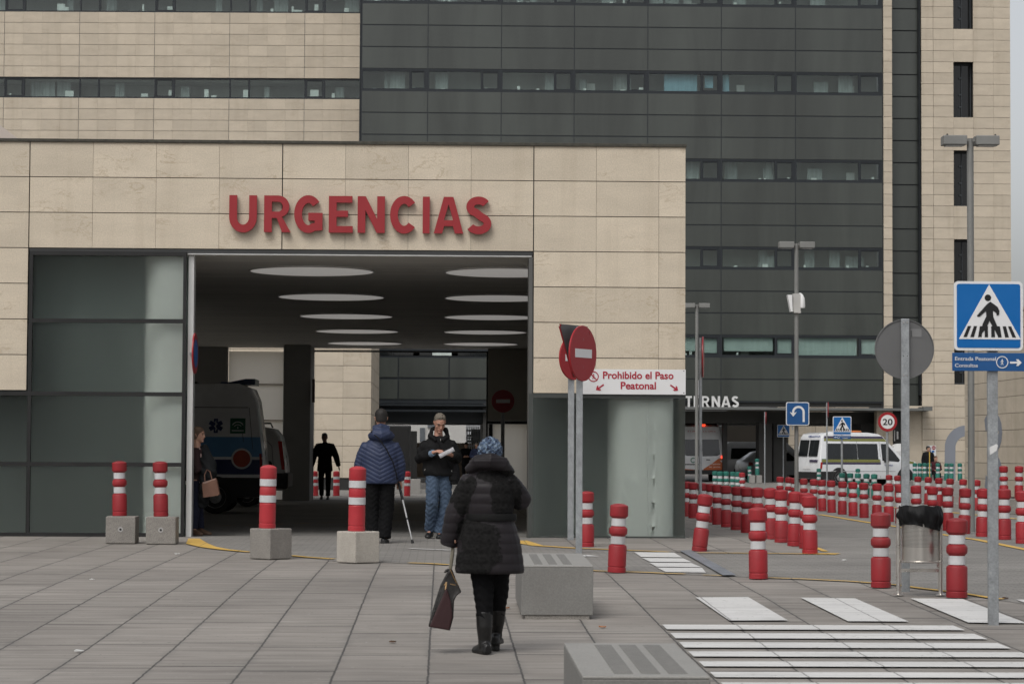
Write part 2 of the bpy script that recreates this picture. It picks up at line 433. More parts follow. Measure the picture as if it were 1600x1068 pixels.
def text_bm(s, size, width=None, bold=0.0, depth=.004, align='CENTER', xs=1.0, sp=1.0):
    """lettering in the XZ plane facing -Y, centred on its baseline; width: fit to this length"""
    cu = bpy.data.curves.new("lettering", 'FONT'); cu.body = s; cu.size = size; cu.align_x = align
    cu.offset = bold * size; cu.extrude = depth / 2; cu.space_character = sp; cu.resolution_u = 4
    tmp = bpy.data.objects.new("lettering", cu); COL.objects.link(tmp)
    me = eval_mesh(tmp); bpy.data.curves.remove(cu)
    bm = bmesh.new(); bm.from_mesh(me); bpy.data.meshes.remove(me)
    if width:
        x0 = min(v.co.x for v in bm.verts); x1 = max(v.co.x for v in bm.verts); xs = width / (x1 - x0)
    bmesh.ops.transform(bm, matrix=Matrix.Rotation(R(90), 4, 'X') @ Matrix.Diagonal((xs, 1, 1, 1)), verts=bm.verts)
    return bm
def shape_bm(splines, depth):
    """2D outlines with holes -> solid in the XZ plane"""
    cu = bpy.data.curves.new("outline", 'CURVE'); cu.dimensions = '2D'; cu.fill_mode = 'BOTH'; cu.extrude = depth / 2
    for pts in splines:
        sp = cu.splines.new('POLY'); sp.points.add(len(pts) - 1); sp.use_cyclic_u = True
        for p, (x, z) in zip(sp.points, pts): p.co = (x, z, 0, 1)
    tmp = bpy.data.objects.new("outline", cu); COL.objects.link(tmp)
    me = eval_mesh(tmp); bpy.data.curves.remove(cu)
    bm = bmesh.new(); bm.from_mesh(me); bpy.data.meshes.remove(me)
    bmesh.ops.transform(bm, matrix=Matrix.Rotation(R(90), 4, 'X'), verts=bm.verts)
    return bm
def stroke(path, w):
    """outline of a polyline of the given width"""
    L, Rr = [], []
    n = len(path)
    for i in range(n):
        p = Vector(path[i])
        d0 = (p - Vector(path[i - 1])).normalized() if i else None
        d1 = (Vector(path[i + 1]) - p).normalized() if i < n - 1 else None
        if d0 is None: d0 = d1
        if d1 is None: d1 = d0
        nn = Vector((-d0.y - d1.y, d0.x + d1.x)).normalized()
        k = 1 / max(.35, nn.dot(Vector((-d0.y, d0.x))))
        L.append(tuple(p + nn * k * w / 2)); Rr.append(tuple(p - nn * k * w / 2))
    return L + Rr[::-1]
def move(bm, loc=(0, 0, 0), rz=0, s=1):
    bmesh.ops.transform(bm, matrix=Matrix.Translation(Vector(loc)) @ Matrix.Rotation(rz, 4, 'Z') @ Matrix.Scale(s, 4), verts=bm.verts); return bm
def remesh(bm, voxel, smooth=4, fn=None):
    me = bpy.data.meshes.new("blob"); bmesh.ops.recalc_face_normals(bm, faces=bm.faces); bm.to_mesh(me); bm.free()
    tmp = bpy.data.objects.new("blob", me); COL.objects.link(tmp)
    m = tmp.modifiers.new("r", 'REMESH'); m.mode = 'VOXEL'; m.voxel_size = voxel; m.adaptivity = 0
    if smooth:
        k = tmp.modifiers.new("s", 'SMOOTH'); k.factor = .5; k.iterations = smooth
    out = eval_mesh(tmp); bpy.data.meshes.remove(me)
    b = bmesh.new(); b.from_mesh(out); bpy.data.meshes.remove(out)
    if fn:
        b.normal_update()
        for v in b.verts: v.co += v.normal * fn(v.co)
    return b
def ground_sheet(name, pts, dz, mat, label=None, cat=None):
    """flat marking that follows the fall of the ground"""
    bm = NB()
    for poly in (pts if isinstance(pts[0][0], (tuple, list, Vector)) else [pts]):
        bm.faces.new([bm.verts.new((p[0], p[1], 0)) for p in poly])
    for Yb, _ in GP[1:-1]:
        bmesh.ops.bisect_plane(bm, geom=bm.verts[:] + bm.edges[:] + bm.faces[:], plane_co=(0, Yb, 0), plane_no=(0, 1, 0), dist=1e-4)
    for v in bm.verts: v.co.z = g(v.co.y) + dz
    bmesh.ops.triangulate(bm, faces=bm.faces)
    for f in bm.faces:
        f.normal_update()
        if f.normal.z < 0: f.normal_flip()
    me = bpy.data.meshes.new(name); bm.to_mesh(me); bm.free(); me.materials.append(mat)
    o = bpy.data.objects.new(name, me); COL.objects.link(o); o['kind'] = 'structure'
    return o
# ================================================================== ground, lanes and markings
F = 35.6                                                            # plane of the emergency entrance
def ground():
    bm = NB(); xs = [-600, 600]
    rows = [[bm.verts.new((x, y, g(y))) for x in xs] for y, _ in GP]
    for a, b in zip(rows, rows[1:]): bm.faces.new((a[0], a[1], b[1], b[0]))
    me = bpy.data.meshes.new("plaza"); bm.to_mesh(me); bm.free(); me.materials.append(PAVING)
    o = bpy.data.objects.new("plaza", me); COL.objects.link(o); o['kind'] = 'structure'
ground()
def gp(*pts): return [G(*p) for p in pts]
KERB = [(297, 847), (318, 855), (350, 859), (390, 862), (480, 871), (520, 876), (640, 880), (700, 883), (800, 887), (930, 892), (1010, 895), (1090, 898), (1180, 902), (1330, 909), (1420, 917), (1500, 927), (1560, 937), (1640, 950)]
kp = gp(*KERB)
ISL = [(812, 846), (840, 853), (900, 857), (1000, 861), (1060, 863), (1100, 865), (1300, 866), (1266, 862), (1215, 848), (1160, 833), (1110, 819), (1060, 806)]
isl = gp(*ISL)
lane = [(p.x, p.y) for p in kp] + [(60, 20), (60, 130), (-30, 130), (-30, 66), (kp[0].x - 4.5, 66), (kp[0].x - 4.5, F + .35), (kp[0].x, F + .35)]
ground_sheet("lane", lane, .004, COBBLE)
ground_sheet("tunnel_road", [(-9.0, F + .9), (3.4, F + .9), (3.4, 69.5), (-9.0, 69.5)], .008, TUNNELFLOOR)
# paved island that carries the slanting row of bollards
ground_sheet("pavement", [(p.x, p.y) for p in isl] + [(3.7, 66), (1.35, 66), (1.35, F + .2)], .0085, PAVING)
def gline(name, px, w, dz=.013, mat=ROADYELLOW, widths=None):
    pts = [Vector((p.x, p.y)) for p in gp(*px)]
    out_l, out_r = [], []
    for i, p in enumerate(pts):
        d = (pts[min(i + 1, len(pts) - 1)] - pts[max(i - 1, 0)]).normalized(); nn = Vector((-d.y, d.x))
        ww = widths[i] if widths else w
        out_l.append(p + nn * ww / 2); out_r.append(p - nn * ww / 2)
    polys = [(out_l[i], out_l[i + 1], out_r[i + 1], out_r[i]) for i in range(len(pts) - 1)]
    return ground_sheet(name, polys, dz, mat)
gline("yellow_line", [(303, 842), (308, 850), (325, 855), (350, 859), (390, 863)], .1, widths=[.16, .30, .22, .13, .10])
gline("yellow_line", [(455, 868.5), (480, 871), (522, 874)], .10)
gline("yellow_line", [(638, 880), (670, 881), (702, 883)], .10)
gline("yellow_line", [(800, 887), (860, 889), (930, 892.5), (1010, 895), (1040, 896.5), (1070, 897.5)], .09)
gline("yellow_line", [(1098, 899), (1130, 900)], .06)
gline("yellow_line", [(1188, 903), (1250, 905), (1330, 909), (1400, 914.5), (1440, 920), (1500, 927), (1545, 934.5), (1566, 937)], .075)
gline("yellow_line", [(812, 845), (822, 849), (840, 853), (900, 857), (1000, 861), (1045, 863)], .12, widths=[.2, .26, .16, .12, .10, .10])
gline("yellow_line", [(1090, 864), (1180, 865), (1270, 866), (1290, 866), (1303, 865)], .1, widths=[.09, .09, .13, .35, .2])
gline("yellow_line", [(1281, 804), (1318, 810), (1357, 816.5), (1440, 829), (1510, 841.5), (1600, 858.5), (1660, 870)], .13)
gline("yellow_line", [(1290, 862), (1262, 851), (1215, 838), (1190, 831)], .08)
gline("yellow_line", [(1370, 790), (1480, 800), (1540, 806), (1600, 812)], .15)
gline("white_line", [(640, 857.5), (672, 858.8), (704, 860)], .12, mat=ROADWHITE)
gline("white_line", [(905, 868), (921, 870)], .25, mat=ROADWHITE)
gline("white_line", [(1200, 777), (1290, 779), (1400, 783), (1560, 790)], .2, mat=ROADWHITE)
def gpoly(name, px, dz=.013, mat=ROADWHITE):
    return ground_sheet(name, [(p.x, p.y) for p in gp(*px)], dz, mat)
for q in ([(1087, 934.5), (1169, 934), (1231, 970.5), (1140, 971)], [(1251, 935), (1336, 936), (1420, 972.5), (1325, 972)],
          [(1422.6, 936), (1504, 937), (1604, 975), (1513, 974)], [(1588, 938), (1680, 938), (1790, 976), (1690, 976)]):
    gpoly("crosswalk", q)
# fine bars of the footway crossing: parallel bars between two slab joints
la, lb = G(1034, 976.5), G(1126, 1068); ra, rb = G(1494, 980.5), G(1640, 1037)
def xl(y): return la.x + (lb.x - la.x) * (y - la.y) / (lb.y - la.y)
def xr(y): return ra.x + (rb.x - ra.x) * (y - ra.y) / (rb.y - ra.y)
bars = []
for a, b in ((977.7, 985), (990.6, 999), (1005, 1013.5), (1019.5, 1027.5), (1035, 1043), (1051.7, 1060), (1068, 1077), (1087, 1096)):
    y1, y0 = G(1160, a).y, G(1160, b).y
    bars.append([(xl(y0), y0), (xr(y0), y0), (xr(y1), y1), (xl(y1), y1)])
ground_sheet("crosswalk", bars, .013, ROADWHITE)
for q in ([(991, 863.5), (1053, 864), (1066, 871.6), (1002, 871)], [(1003, 872.6), (1067, 873), (1081, 879.3), (1016, 878.6)],
          [(1014, 880), (1080, 880.5), (1096, 887), (1026, 886.2)], [(1026, 887.6), (1097, 888), (1103, 895.5), (1040, 894.5)]):
    gpoly("crosswalk", q)
rp = [(p.x, p.y) for p in gp((1062, 862), (1079, 861), (1150, 900.5), (1129, 901))]
ground_sheet("drain_cover", rp, .022, M("drain_steel", (.23, .245, .27), .5, .4, var=.25, vs=6, dirt=.25))
dash = []
for k in range(13):
    dash.append([(-5.7 + .42 * k, 40.2 + .62 * k), (-5.55 + .42 * k, 40.2 + .62 * k), (-5.3 + .42 * k, 40.6 + .62 * k), (-5.45 + .42 * k, 40.6 + .62 * k)])
ground_sheet("yellow_line", dash, .0135, paint_mat("worn_yellow_paint", (.22, .14, .04), .8))

# ================================================================== the emergency entrance building
def fx(px, py=600): return P(px, py, F).x
def fz(py, px=600): return P(px, py, F).z
EB = empty("emergency_building", (fx(560), F, g(F)), "flat roofed limestone entrance block with a wide drive-through under red letters", "building")
XE = fx(1071, 420)
XJ0 = fx(46, 300); PW = (fx(834, 300) - XJ0) / 8
zt = fz(227.5, 834); ROWH = (zt - fz(614, 834)) / 7
zrow = [zt - ROWH * i for i in range(8)]
OPL, OPR = fx(291, 600), fx(830, 600)                               # drive-through opening
def cladding(bm, x0, x1, z1, z0, gap_h=.011, y=F, th=.03, dark=()):
    pass
bm = NB()
cols = [XJ0 + PW * k for k in range(-12, 12)]
cols = [c for c in cols if c < XE - .3] + [XE]
DARKJ = {round(XJ0 + PW * 4 * k, 3) for k in range(-3, 4)}
for i in range(7):
    z1, z0 = zrow[i], zrow[i + 1]
    for a, b in zip(cols, cols[1:]):
        mid = (a + b) / 2
        if i >= 3 and XJ0 < mid < fx(832, 500): continue            # opening and glass wall
        ga = .008 if round(a, 3) in DARKJ else .002; gb = .008 if round(b, 3) in DARKJ else .002
        box(bm, a + ga, b - gb, F, F + .03, z0 + .006, z1 - .006)
# return of the corner and the back
for i in range(7):
    z1, z0 = zrow[i], zrow[i + 1]
    for k in range(38):
        ya = F + .034 + k * .92
        if i >= 3 and ya > F + 4: break
        box(bm, XE - .032, XE - .002, ya, ya + .912, z0 + .006, z1 - .006)
obj("stone_cladding", bm, STONE, EB, world=True)
CEIL = fz(400, 560)
bm = NB()
zl3, zl7 = zrow[3], zrow[7]
XL = cols[0]
ZTOP = zt - .01
YB = 69.4
box(bm, XL, XE - .034, F + .032, F + .45, zl3 + .02, ZTOP)                         # wall over the opening
box(bm, XL, XJ0 - .01, F + .032, F + .45, zl7 + .01, zl3 + .018)                     # left pier
box(bm, fx(834, 500) + .01, XE - .034, F + .032, F + .45, zl7 + .01, zl3 + .018)     # right pier
box(bm, XL, XE - .036, F + .452, YB, ZTOP - .25, ZTOP - .02)                         # roof
obj("wall_core", bm, DARKMET, EB, world=True)
bm = NB(); box(bm, XL, XE + .012, F - .03, F + .5, ZTOP + .002, fz(221, 560), .006)
obj("coping", bm, M("mossy_coping", (.055, .052, .042), .9, var=.45, vs=22, bump=.4, bs=50), EB, world=True)
# sloping roof light that shows over the parapet at the far end
bm = NB(); a = P(-60, 150, F + 6); b = P(31, 220, F + 6)
prism(bm, [(a.x, ZTOP - .015), (b.x + .02, ZTOP - .015), (b.x + .02, b.z - .01), (a.x, a.z)], F + 6, F + 7)
obj("roof_wedge", bm, M("pale_render", (.48, .42, .37), .8, var=.05), EB, world=True)
# fascia band above the opening, bright trim, ceiling
CZN = CEIL
bm = NB(); box(bm, XJ0 + .012, fx(832, 396), F + .015, F + .09, CZN + .03, zl3 - .004)
obj("fascia", bm, M("fascia_grey", (.045, .046, .046), .45, .2, var=.12, vs=2), EB, world=True)
bm = NB(); box(bm, OPL, OPR, F + .02, F + .10, CZN + .006, CZN + .028)
obj("edge_trim", bm, M("trim_pale", (.42, .42, .41), .5), EB, world=True)
holes = []
bm = NB()
CEILM = M("ceiling_boards", (.64, .62, .58), .8, var=.16, vs=1.2, stretch=(.15, 2.2, 1), dirt=.1)
disc = [(428, 390, 585, 487.5), (468.3, 434, 600, 517.5), (497.3, 469, 612, 541), (521.3, 494, 621, 558), (540, 512, 628, 570)]
box(bm, -9.4, 3.36, F + .11, YB, CZN + .06, CZN + .12)
obj("ceiling", bm, CEILM, EB, world=True)
LIGHTC = emit("ceiling_light_diffuser", (.80, .77, .73), .26)
Xr = P(792, 428, 39.3).x; dia = 2.03
for k, (py, l, r, c) in enumerate(disc):
    Y = (CZN - CZ) * F_PX / (704.5 - py); Yc = 39.3 + k * 6.6
    for xx in (P(c, py, Yc).x, Xr):
        bm = NB()
        o_ = [(dia / 2 - .02, CZN + .035), (dia / 2, CZN + .035), (dia / 2, CZN + .0615), (dia / 2 - .02, CZN + .0615)]
        n = 48
        rr = [[Vector((xx + rad * math.cos(2 * math.pi * q / n), Yc + rad * math.sin(2 * math.pi * q / n), z)) for q in range(n)] for rad, z in o_]
        for a, b in zip(rr, rr[1:] + rr[:1]):
            va = [bm.verts.new(p) for p in a]; vb = [bm.verts.new(p) for p in b]
            for q in range(n): bm.faces.new((va[q], va[(q + 1) % n], vb[(q + 1) % n], vb[q]))
        bmesh.ops.remove_doubles(bm, verts=bm.verts, dist=1e-5)
        rim = obj("ceiling_light", bm, WHITE, EB, world=True)
        bm = NB(); lathe(bm, [(dia / 2 - .022, CZN + .040), (dia / 2 - .022, CZN + .055)], 48, (xx, Yc, 0))
        d = obj("diffuser", bm, LIGHTC, None, world=True)
        d.parent = rim; d.location = -Vector(WM[EB.name].translation); 
# jambs of the opening
bm = NB(); box(bm, fx(291.5, 620), fx(300, 620), F + .10, F + .34, g(F), CZN - .004)
obj("jamb", bm, M("jamb_white", (.62, .62, .60), .35, .3, var=.05), EB, world=True)
bm = NB(); box(bm, fx(825.5, 620), fx(831.5, 620), F + .02, F + .45, g(F), CZN - .004)
obj("jamb", bm, M("jamb_grey", (.10, .10, .095), .5, .2, var=.1), EB, world=True)
# glazed walls: panes and black frames
def pane(x0, x1, z0, z1, y=F + .012, mat=FROST):
    bm = NB(); box(bm, x0, x1, y, y + .02, z0, z1); return obj("glass_pane", bm, mat, EB, world=True)
def bar(bm, x0, x1, z0, z1, y0=F - .028, y1=F + .034): box(bm, x0, x1, y0, y1, z0, z1)
x0r, x1r = fx(833, 720), fx(1069.5, 720)
gz = [fz(396, 160), fz(501, 160), fz(615, 160), fz(725, 160), fz(835, 160)]
XB = fx(46, 620)
bm = NB(); w = .030
for z in gz[2:]: bar(bm, XL, fx(289, 620), z - w, z + w)
for z in gz[:2]: bar(bm, XB - .02, fx(289, 620), z - w, z + w)
for i in range(2):
    for j in (4 - i * 0,):
        pass
segs = [(gz[1] + w, gz[0] - w), (gz[2] + w, gz[1] - w), (gz[3] + w, gz[2] - w), (gz[4] + w, gz[3] - w)]
for a, b in segs:
    bar(bm, XB - .025, XB + .028, a, b, F - .026, F + .034); bar(bm, fx(284.5, 620), fx(289, 620), a, b, F - .026, F + .034)
for a, b in segs[2:]: bar(bm, XB - 3.4, XB - 3.36, a, b, F - .026, F + .034)
box(bm, XL, fx(289, 620), F - .01, F + .05, g(F), gz[4] - w - .002)
obj("window_frame", bm, FRAME, EB, world=True)
for a, b in segs: pane(XB + .029, fx(284.4, 620), a + .002, b - .002)
for a, b in segs[2:]:
    pane(XB - 3.358, XB - .027, a + .002, b - .002); pane(XL + .01, XB - 3.402, a + .002, b - .002)
# pale linings close behind the frosted panes, turning back into the dark
def lining(plan, z0, z1):
    bm = NB(); a = [bm.verts.new((x, y, z0)) for x, y in plan]; b = [bm.verts.new((x, y, z1)) for x, y in plan]
    for i in range(len(plan) - 1): bm.faces.new((a[i], a[i + 1], b[i + 1], b[i]))
    bmesh.ops.solidify(bm, geom=bm.faces[:], thickness=.02)
    obj("inner_lining", bm, M("lining_white", (.86, .88, .86), .8, var=.05, vs=1.5), EB, world=True, smooth=True)
def curve_plan(pts):
    out = []
    for i in range(len(pts) - 1):
        for k in range(6):
            t = k / 6; p0 = Vector(pts[max(i - 1, 0)]); p1 = Vector(pts[i]); p2 = Vector(pts[i + 1]); p3 = Vector(pts[min(i + 2, len(pts) - 1)])
            out.append(.5 * ((2 * p1) + (p2 - p0) * t + (2 * p0 - 5 * p1 + 4 * p2 - p3) * t * t + (3 * p1 - p0 - 3 * p2 + p3) * t ** 3))
    return out + [Vector(pts[-1])]
lining(curve_plan([(fx(288, 620), F + .10), (fx(262, 620), F + .10), (fx(244, 620), F + .14), (fx(231, 620), F + .26), (fx(222, 620), F + .46), (fx(216, 620), F + .75)]), g(F), CZN)
lining(curve_plan([(fx(955, 720), F + .75), (fx(960, 720), F + .38), (fx(968, 720), F + .20), (fx(982, 720), F + .12), (fx(1010, 720), F + .10), (fx(1036, 720), F + .11), (fx(1050, 720), F + .20), (fx(1056, 720), F + .45)]), g(F), zl7)
bm = NB(); box(bm, XL, fx(289, 620), F + .755, F + .785, gz[1], CZN + .04); obj("room_backing", bm, M("room_lit_high", (.125, .150, .142), .6, var=.3, vs=1.2, stretch=(1, 1, .3)), EB, world=True)  # backing paler row by row upward: ceiling light painted into the colour
bm = NB(); box(bm, XL, fx(289, 620), F + .755, F + .785, gz[2], gz[1] - .002); obj("room_backing", bm, M("room_lit_mid", (.085, .10, .095), .6, var=.3, vs=1.2, stretch=(1, 1, .3)), EB, world=True)
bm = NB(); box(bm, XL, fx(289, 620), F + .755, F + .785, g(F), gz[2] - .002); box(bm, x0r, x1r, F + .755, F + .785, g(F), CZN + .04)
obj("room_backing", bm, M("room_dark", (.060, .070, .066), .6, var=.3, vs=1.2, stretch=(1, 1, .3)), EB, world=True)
# right-hand glazed box
bm = NB()
x0, x1 = fx(833, 720), fx(1069.5, 720); zt_, zb_ = fz(622, 950), fz(837, 950)
box(bm, x0, x1 + .012, F - .004, F + .034, zt_ + .002, zl7 - .002)
box(bm, x0, x1 + .012, F - .012, F + .05, g(F), zb_ - .002)
box(bm, fx(826, 720), x0 - .002, F - .006, F + .018, g(F), zl7 - .002)
obj("window_frame", bm, M("frame_grey", (.060, .066, .062), .4, .2, var=.1), EB, world=True)
pane(x0, fx(1012, 720) - .002, zb_, zt_); pane(fx(1012, 720) + .002, x1 + .01, zb_, zt_)
bm = NB(); box(bm, x1 - .012, x1 + .008, F + .034, F + 4, zb_, zt_)
obj("glass_pane", bm, FROST, EB, world=True)
# inner rooms behind the glazing, tunnel walls
bm = NB()
box(bm, XL, OPL - .42, F + .8, F + 4, g(F), CZN + .05)
box(bm, OPR + .14, XE - .05, F + .8, F + 4, g(F), CZN + .05)
box(bm, -9.4, -9.2, F + 4, F + 12, g(60) - .1, CZN + .05); box(bm, 3.2, 3.36, F + 4, YB, g(60) - .1, CZN + .05)
obj("inner_wall", bm, M("tunnel_wall", (.30, .29, .275), .75, var=.1, vs=1.5), EB, world=True)
for k in range(2, 9):  # unseen side panels, added to let daylight into the drive-through
    y0 = F + 6.05 + k * 3.05
    bm = NB(); bm.faces.new([bm.verts.new(q) for q in ((-9.3, y0, g(60) + .1), (-9.3, y0 + 2.95, g(60) + .1), (-9.3, y0 + 2.95, CZN + .02), (-9.3, y0, CZN + .02))]); obj("light_panel", bm, OPAL, EB, world=True)
def bx(px, py=660, Y=69.0): return P(px, py, Y).x
def bz(py, px=560, Y=69.0): return P(px, py, Y).z
zc_ = CZN + .055
bm = NB(); box(bm, bx(290), bx(352), 68.8, 69.2, g(69), zc_); box(bm, bx(352.5), bx(355.5), 68.75, 69.1, g(69), zc_)
box(bm, -9.2, bx(289.9), 68.8, 69.2, g(69), zc_)
obj("rear_wall", bm, M("rear_wall_dark", (.20, .198, .19), .7, var=.08), EB, world=True)
bm = NB(); box(bm, bx(448.5), bx(490), 67.2, 69.2, g(69), zc_, .02)
obj("column", bm, M("column_grey", (.22, .218, .21), .7, var=.1, vs=2), EB, world=True)
bm = NB(); box(bm, bx(762), bx(828), 68.8, 69.2, bz(656), zc_); box(bm, bx(827), 3.2, 68.8, 69.2, g(69), zc_)
obj("rear_wall", bm, M("rear_wall_olive", (.30, .285, .245), .7, var=.06), EB, world=True)
for (l, r, t_, b_) in ((357, 448, 550, 600), (357, 448, 602.5, 656), (357, 448, 658.5, 718), (357, 448, 720.5, 783), (770, 827, 661, 770)):
    bm = NB(); bm.faces.new([bm.verts.new((x, 68.96, z)) for x, z in ((bx(l), bz(b_)), (bx(r), bz(b_)), (bx(r), bz(t_)), (bx(l), bz(t_)))]); obj("light_panel", bm, OPAL, EB, world=True)
for (l, r, t_, b_) in ((357, 448, 600.3, 602.2), (357, 448, 656.3, 658.2), (357, 448, 718.3, 720.2), (762, 827, 656.5, 660.5), (762, 827, 771, 775), (759.5, 762, 550, 775), (764, 769.5, 661, 770.5), (490.5, 762, 547.5, 550)):
    bm = NB(); box(bm, bx(l), bx(r), 68.9, 69.02, bz(b_), bz(t_)); obj("panel_frame", bm, FRAME, EB, world=True)

# ------------------------------------------------------------------ red letters over the entrance
def arc(cx, cy, rx, ry, a0, a1, n=18): return [(cx + rx * math.cos(R(a0 + (a1 - a0) * k / n)), cy + ry * math.sin(R(a0 + (a1 - a0) * k / n))) for k in range(n + 1)]
def glyph(ch, w, t=.212):
    h = t / 2
    if ch == 'I': return [[(0, 0), (w, 0), (w, 1), (0, 1)]]
    if ch == 'U': return [stroke([(h, 1)] + [(h, .5)] + arc(w / 2, .40, w / 2 - h, .40 - h + .015, 180, 360) + [(w - h, .5), (w - h, 1)], t)]
    if ch == 'C': return [stroke(arc(w * .52, .5, w * .52 - h, .515 - h, 42, 318, 30), t)]
    if ch == 'G':
        p = arc(w * .50, .5, w * .50 - h, .515 - h, 42, 300, 28)
        return [stroke(p + [(w - h, .16), (w - h, .43), (w * .50, .43)], t)]
    if ch == 'S':
        p = arc(w * .50, .735, w * .47 - h, .28 - h, 28, 250, 18)[:-2] + [(w * .40, .575), (w * .60, .465)] + arc(w * .50, .275, w * .5 - h, .29 - h, 62, -152, 20)
        return [stroke(p, t)]
    if ch == 'E': return [[(0, 0), (w, 0), (w, .18), (t, .18), (t, .43), (w * .80, .43), (w * .80, .60), (t, .60), (t, .82), (w * .98, .82), (w * .98, 1), (0, 1)]]
    if ch == 'N': return [[(0, 0), (t, 0), (t, .62), (w - t * 1.05, 0), (w, 0), (w, 1), (w - t, 1), (w - t, .38), (t * 1.05, 1), (0, 1)]]
    if ch == 'A': return [[(0, 0), (t * 1.08, 0), (t * 1.08 + .055, .20), (w - t * 1.08 - .055, .20), (w - t * 1.08, 0), (w, 0), (w / 2 + t * .62, 1), (w / 2 - t * .62, 1)],
                          [(w / 2 - .125, .36), (w / 2 + .125, .36), (w / 2, .80)]]
    if ch == 'R':
        return [[(0, 0), (t, 0), (t, .385), (.345, .385), (w - t * 1.12, 0), (w, 0), (w - .24, .42)] + arc(w - .34, .70, .30, .30, -55, 90, 12) + [(0, 1)],
                [(t, .56)] + arc(w - .345, .695, .125, .135, -90, 90, 10) + [(t, .83)]]
    if ch == 'T': return [[(w / 2 - h, 0), (w / 2 + h, 0), (w / 2 + h, .82), (w, .82), (w, 1), (0, 1), (0, .82), (w / 2 - h, .82)]]
URG = [('U', 66, 216), ('R', 255, 400), ('G', 418, 572), ('E', 606, 736), ('N', 762, 910), ('C', 938, 1085), ('I', 1115, 1153), ('A', 1175, 1335), ('S', 1347, 1487)]
uz = fz(364.5, 563); uh = fz(307.5, 563) - uz
US = empty("entrance_lettering", (fx(563, 340), F - .08, uz), "large red metal letters reading URGENCIAS on the stone above the entrance", "sign")
for ch, a, b in URG:
    xa, xb = fx(340 + a / 3.478, 336), fx(340 + b / 3.478, 336)
    bm = shape_bm(glyph(ch, (xb - xa) / uh), .075 / uh)
    move(bm, (0, 0, 0), 0, uh); move(bm, (xa, F - .062, uz))
    lo = obj("letter", bm, LETRED, US, world=True)
    mb = NB()
    mb.free()

# ------------------------------------------------------------------ no-walking board
x0, x1, z1, z0 = fx(905, 596), fx(1071, 596), fz(577, 990), fz(616, 990)
NW = empty("prohibition_board", ((x0 + x1) / 2, F - .03, z0), "white board reading Prohibido el Paso Peatonal with two red arrows", "sign")
bm = NB(); box(bm, x0, x1, F - .040, F - .022, z0, z1, .002); obj("panel", bm, SIGNW, NW, world=True)
def put_text(s, x0_, x1_, zbase, size, y, mat, parent, bold=.012, name="lettering", d=.004):
    bm = text_bm(s, size, abs(x1_ - x0_), bold, d); move(bm, ((x0_ + x1_) / 2 - (max(v.co.x for v in bm.verts) + min(v.co.x for v in bm.verts)) / 2, y, zbase)); return obj(name, bm, mat, parent, world=True)
yb = F - .0425
put_text("Prohibido el Paso", fx(941.8, 590), fx(1052, 590), fz(591.5, 990), .150, yb, DECALR, NW, .022)
put_text("Peatonal", fx(969.5, 605), fx(1024.5, 605), fz(607.5, 990), .150, yb, DECALR, NW, .022)
def arrow(cx, cz, s, ang, y, mat, parent, name="arrow", d=.004, head=.55):
    pts = [(-1, -.16), (.28, -.16), (.05, -.55), (.42, -.55), (1, 0), (.42, .55), (.05, .55), (.28, .16), (-1, .16)]
    c, s_ = math.cos(R(ang)), math.sin(R(ang))
    bm = NB(); prism(bm, [(cx + s * (x * c - z * s_), cz + s * (x * s_ + z * c)) for x, z in pts], y - d / 2, y + d / 2)
    return obj(name, bm, mat, parent, world=True)
arrow(fx(937, 605), fz(605.2, 990), .070, 215, yb, DECALR, NW); arrow(fx(1053, 605), fz(605.2, 990), .070, -35, yb, DECALR, NW)
bm = NB(); c = (fx(927, 588), fz(588.5, 990)); ring_prism(bm, .064, .078, yb - .002, yb + .002, 32, c)
obj("ban_ring", bm, DECALR, NW, world=True)
bm = NB(); prism(bm, stroke([(c[0] - .05, c[1] + .05), (c[0] + .05, c[1] - .05)], .014), yb - .0015, yb + .0025)
obj("ban_bar", bm, DECALR, NW, world=True)
def walker(s, c):
    """walking figure as three outlines"""
    T = lambda L: [(c[0] + s * x, c[1] + s * z) for x, z in L]
    return [T(circ(.10, 16, (.0, .82))), T([(-.09, .70), (.06, .70), (.28, .44), (.26, .28), (.20, .28), (.20, .40), (.08, .52), (.07, .22), (.16, -.08), (.26, -.42), (.16, -.45), (-.01, .02), (-.20, -.45), (-.31, -.42), (-.12, .12), (-.10, .48), (-.26, .28), (-.34, .16), (-.38, .20), (-.24, .48)])]
bm = NB()
for p in walker(.060, (c[0], c[1] - .012)): prism(bm, p, yb - .0025, yb + .0015)
obj("pictogram", bm, DECALR, NW, world=True)
bm = NB()
for px, py in ((1068, 579.5), (1068, 613.5)): tube(bm, [(fx(px, py), F - .044, fz(py, px)), (fx(px, py), F - .039, fz(py, px))], .008, 8)
obj("screw", bm, BLACK, NW, world=True)
# ================================================================== the hospital tower behind
TD = 112.0
def tx(px, py=300, Y=TD): return P(px, py, Y).x
def tz(py, px=1100, Y=TD): return P(px, py, Y).z
HT = empty("hospital_tower", (tx(1100), TD, g(TD)), "tall hospital block with dark glass panels, window bands and limestone edges", "building")
z20 = tz(10, 1100); RH = (z20 - tz(626.5, 1100)) / 18                 # 18 courses down to the soffit
VB = [564.5, 668, 783, 897, 1012, 1127, 1243, 1379]
XV = [tx(p, 200) for p in VB]
ZS = z20 - RH * 18
bm = NB(); fr = NB()
win = []
for r in range(-9, 18):
    z1, z0 = z20 - RH * r, z20 - RH * (r + 1)
    iswin = (r % 4 == 3) or r == -1 or r == -5 or r == -9
    for i in range(7):
        if iswin: win.append((r, i, z0, z1)); continue
        box(bm, XV[i] + .02, XV[i + 1] - .02, TD, TD + .05, z0 + .028, z1 - .028)
obj("spandrel_panels", bm, SPANDREL, HT, world=True)
TOPZ = z20 + RH * 9
MULL = M("curtain_frame", (.018, .022, .026), .4, .2, var=.1)
bm = NB()
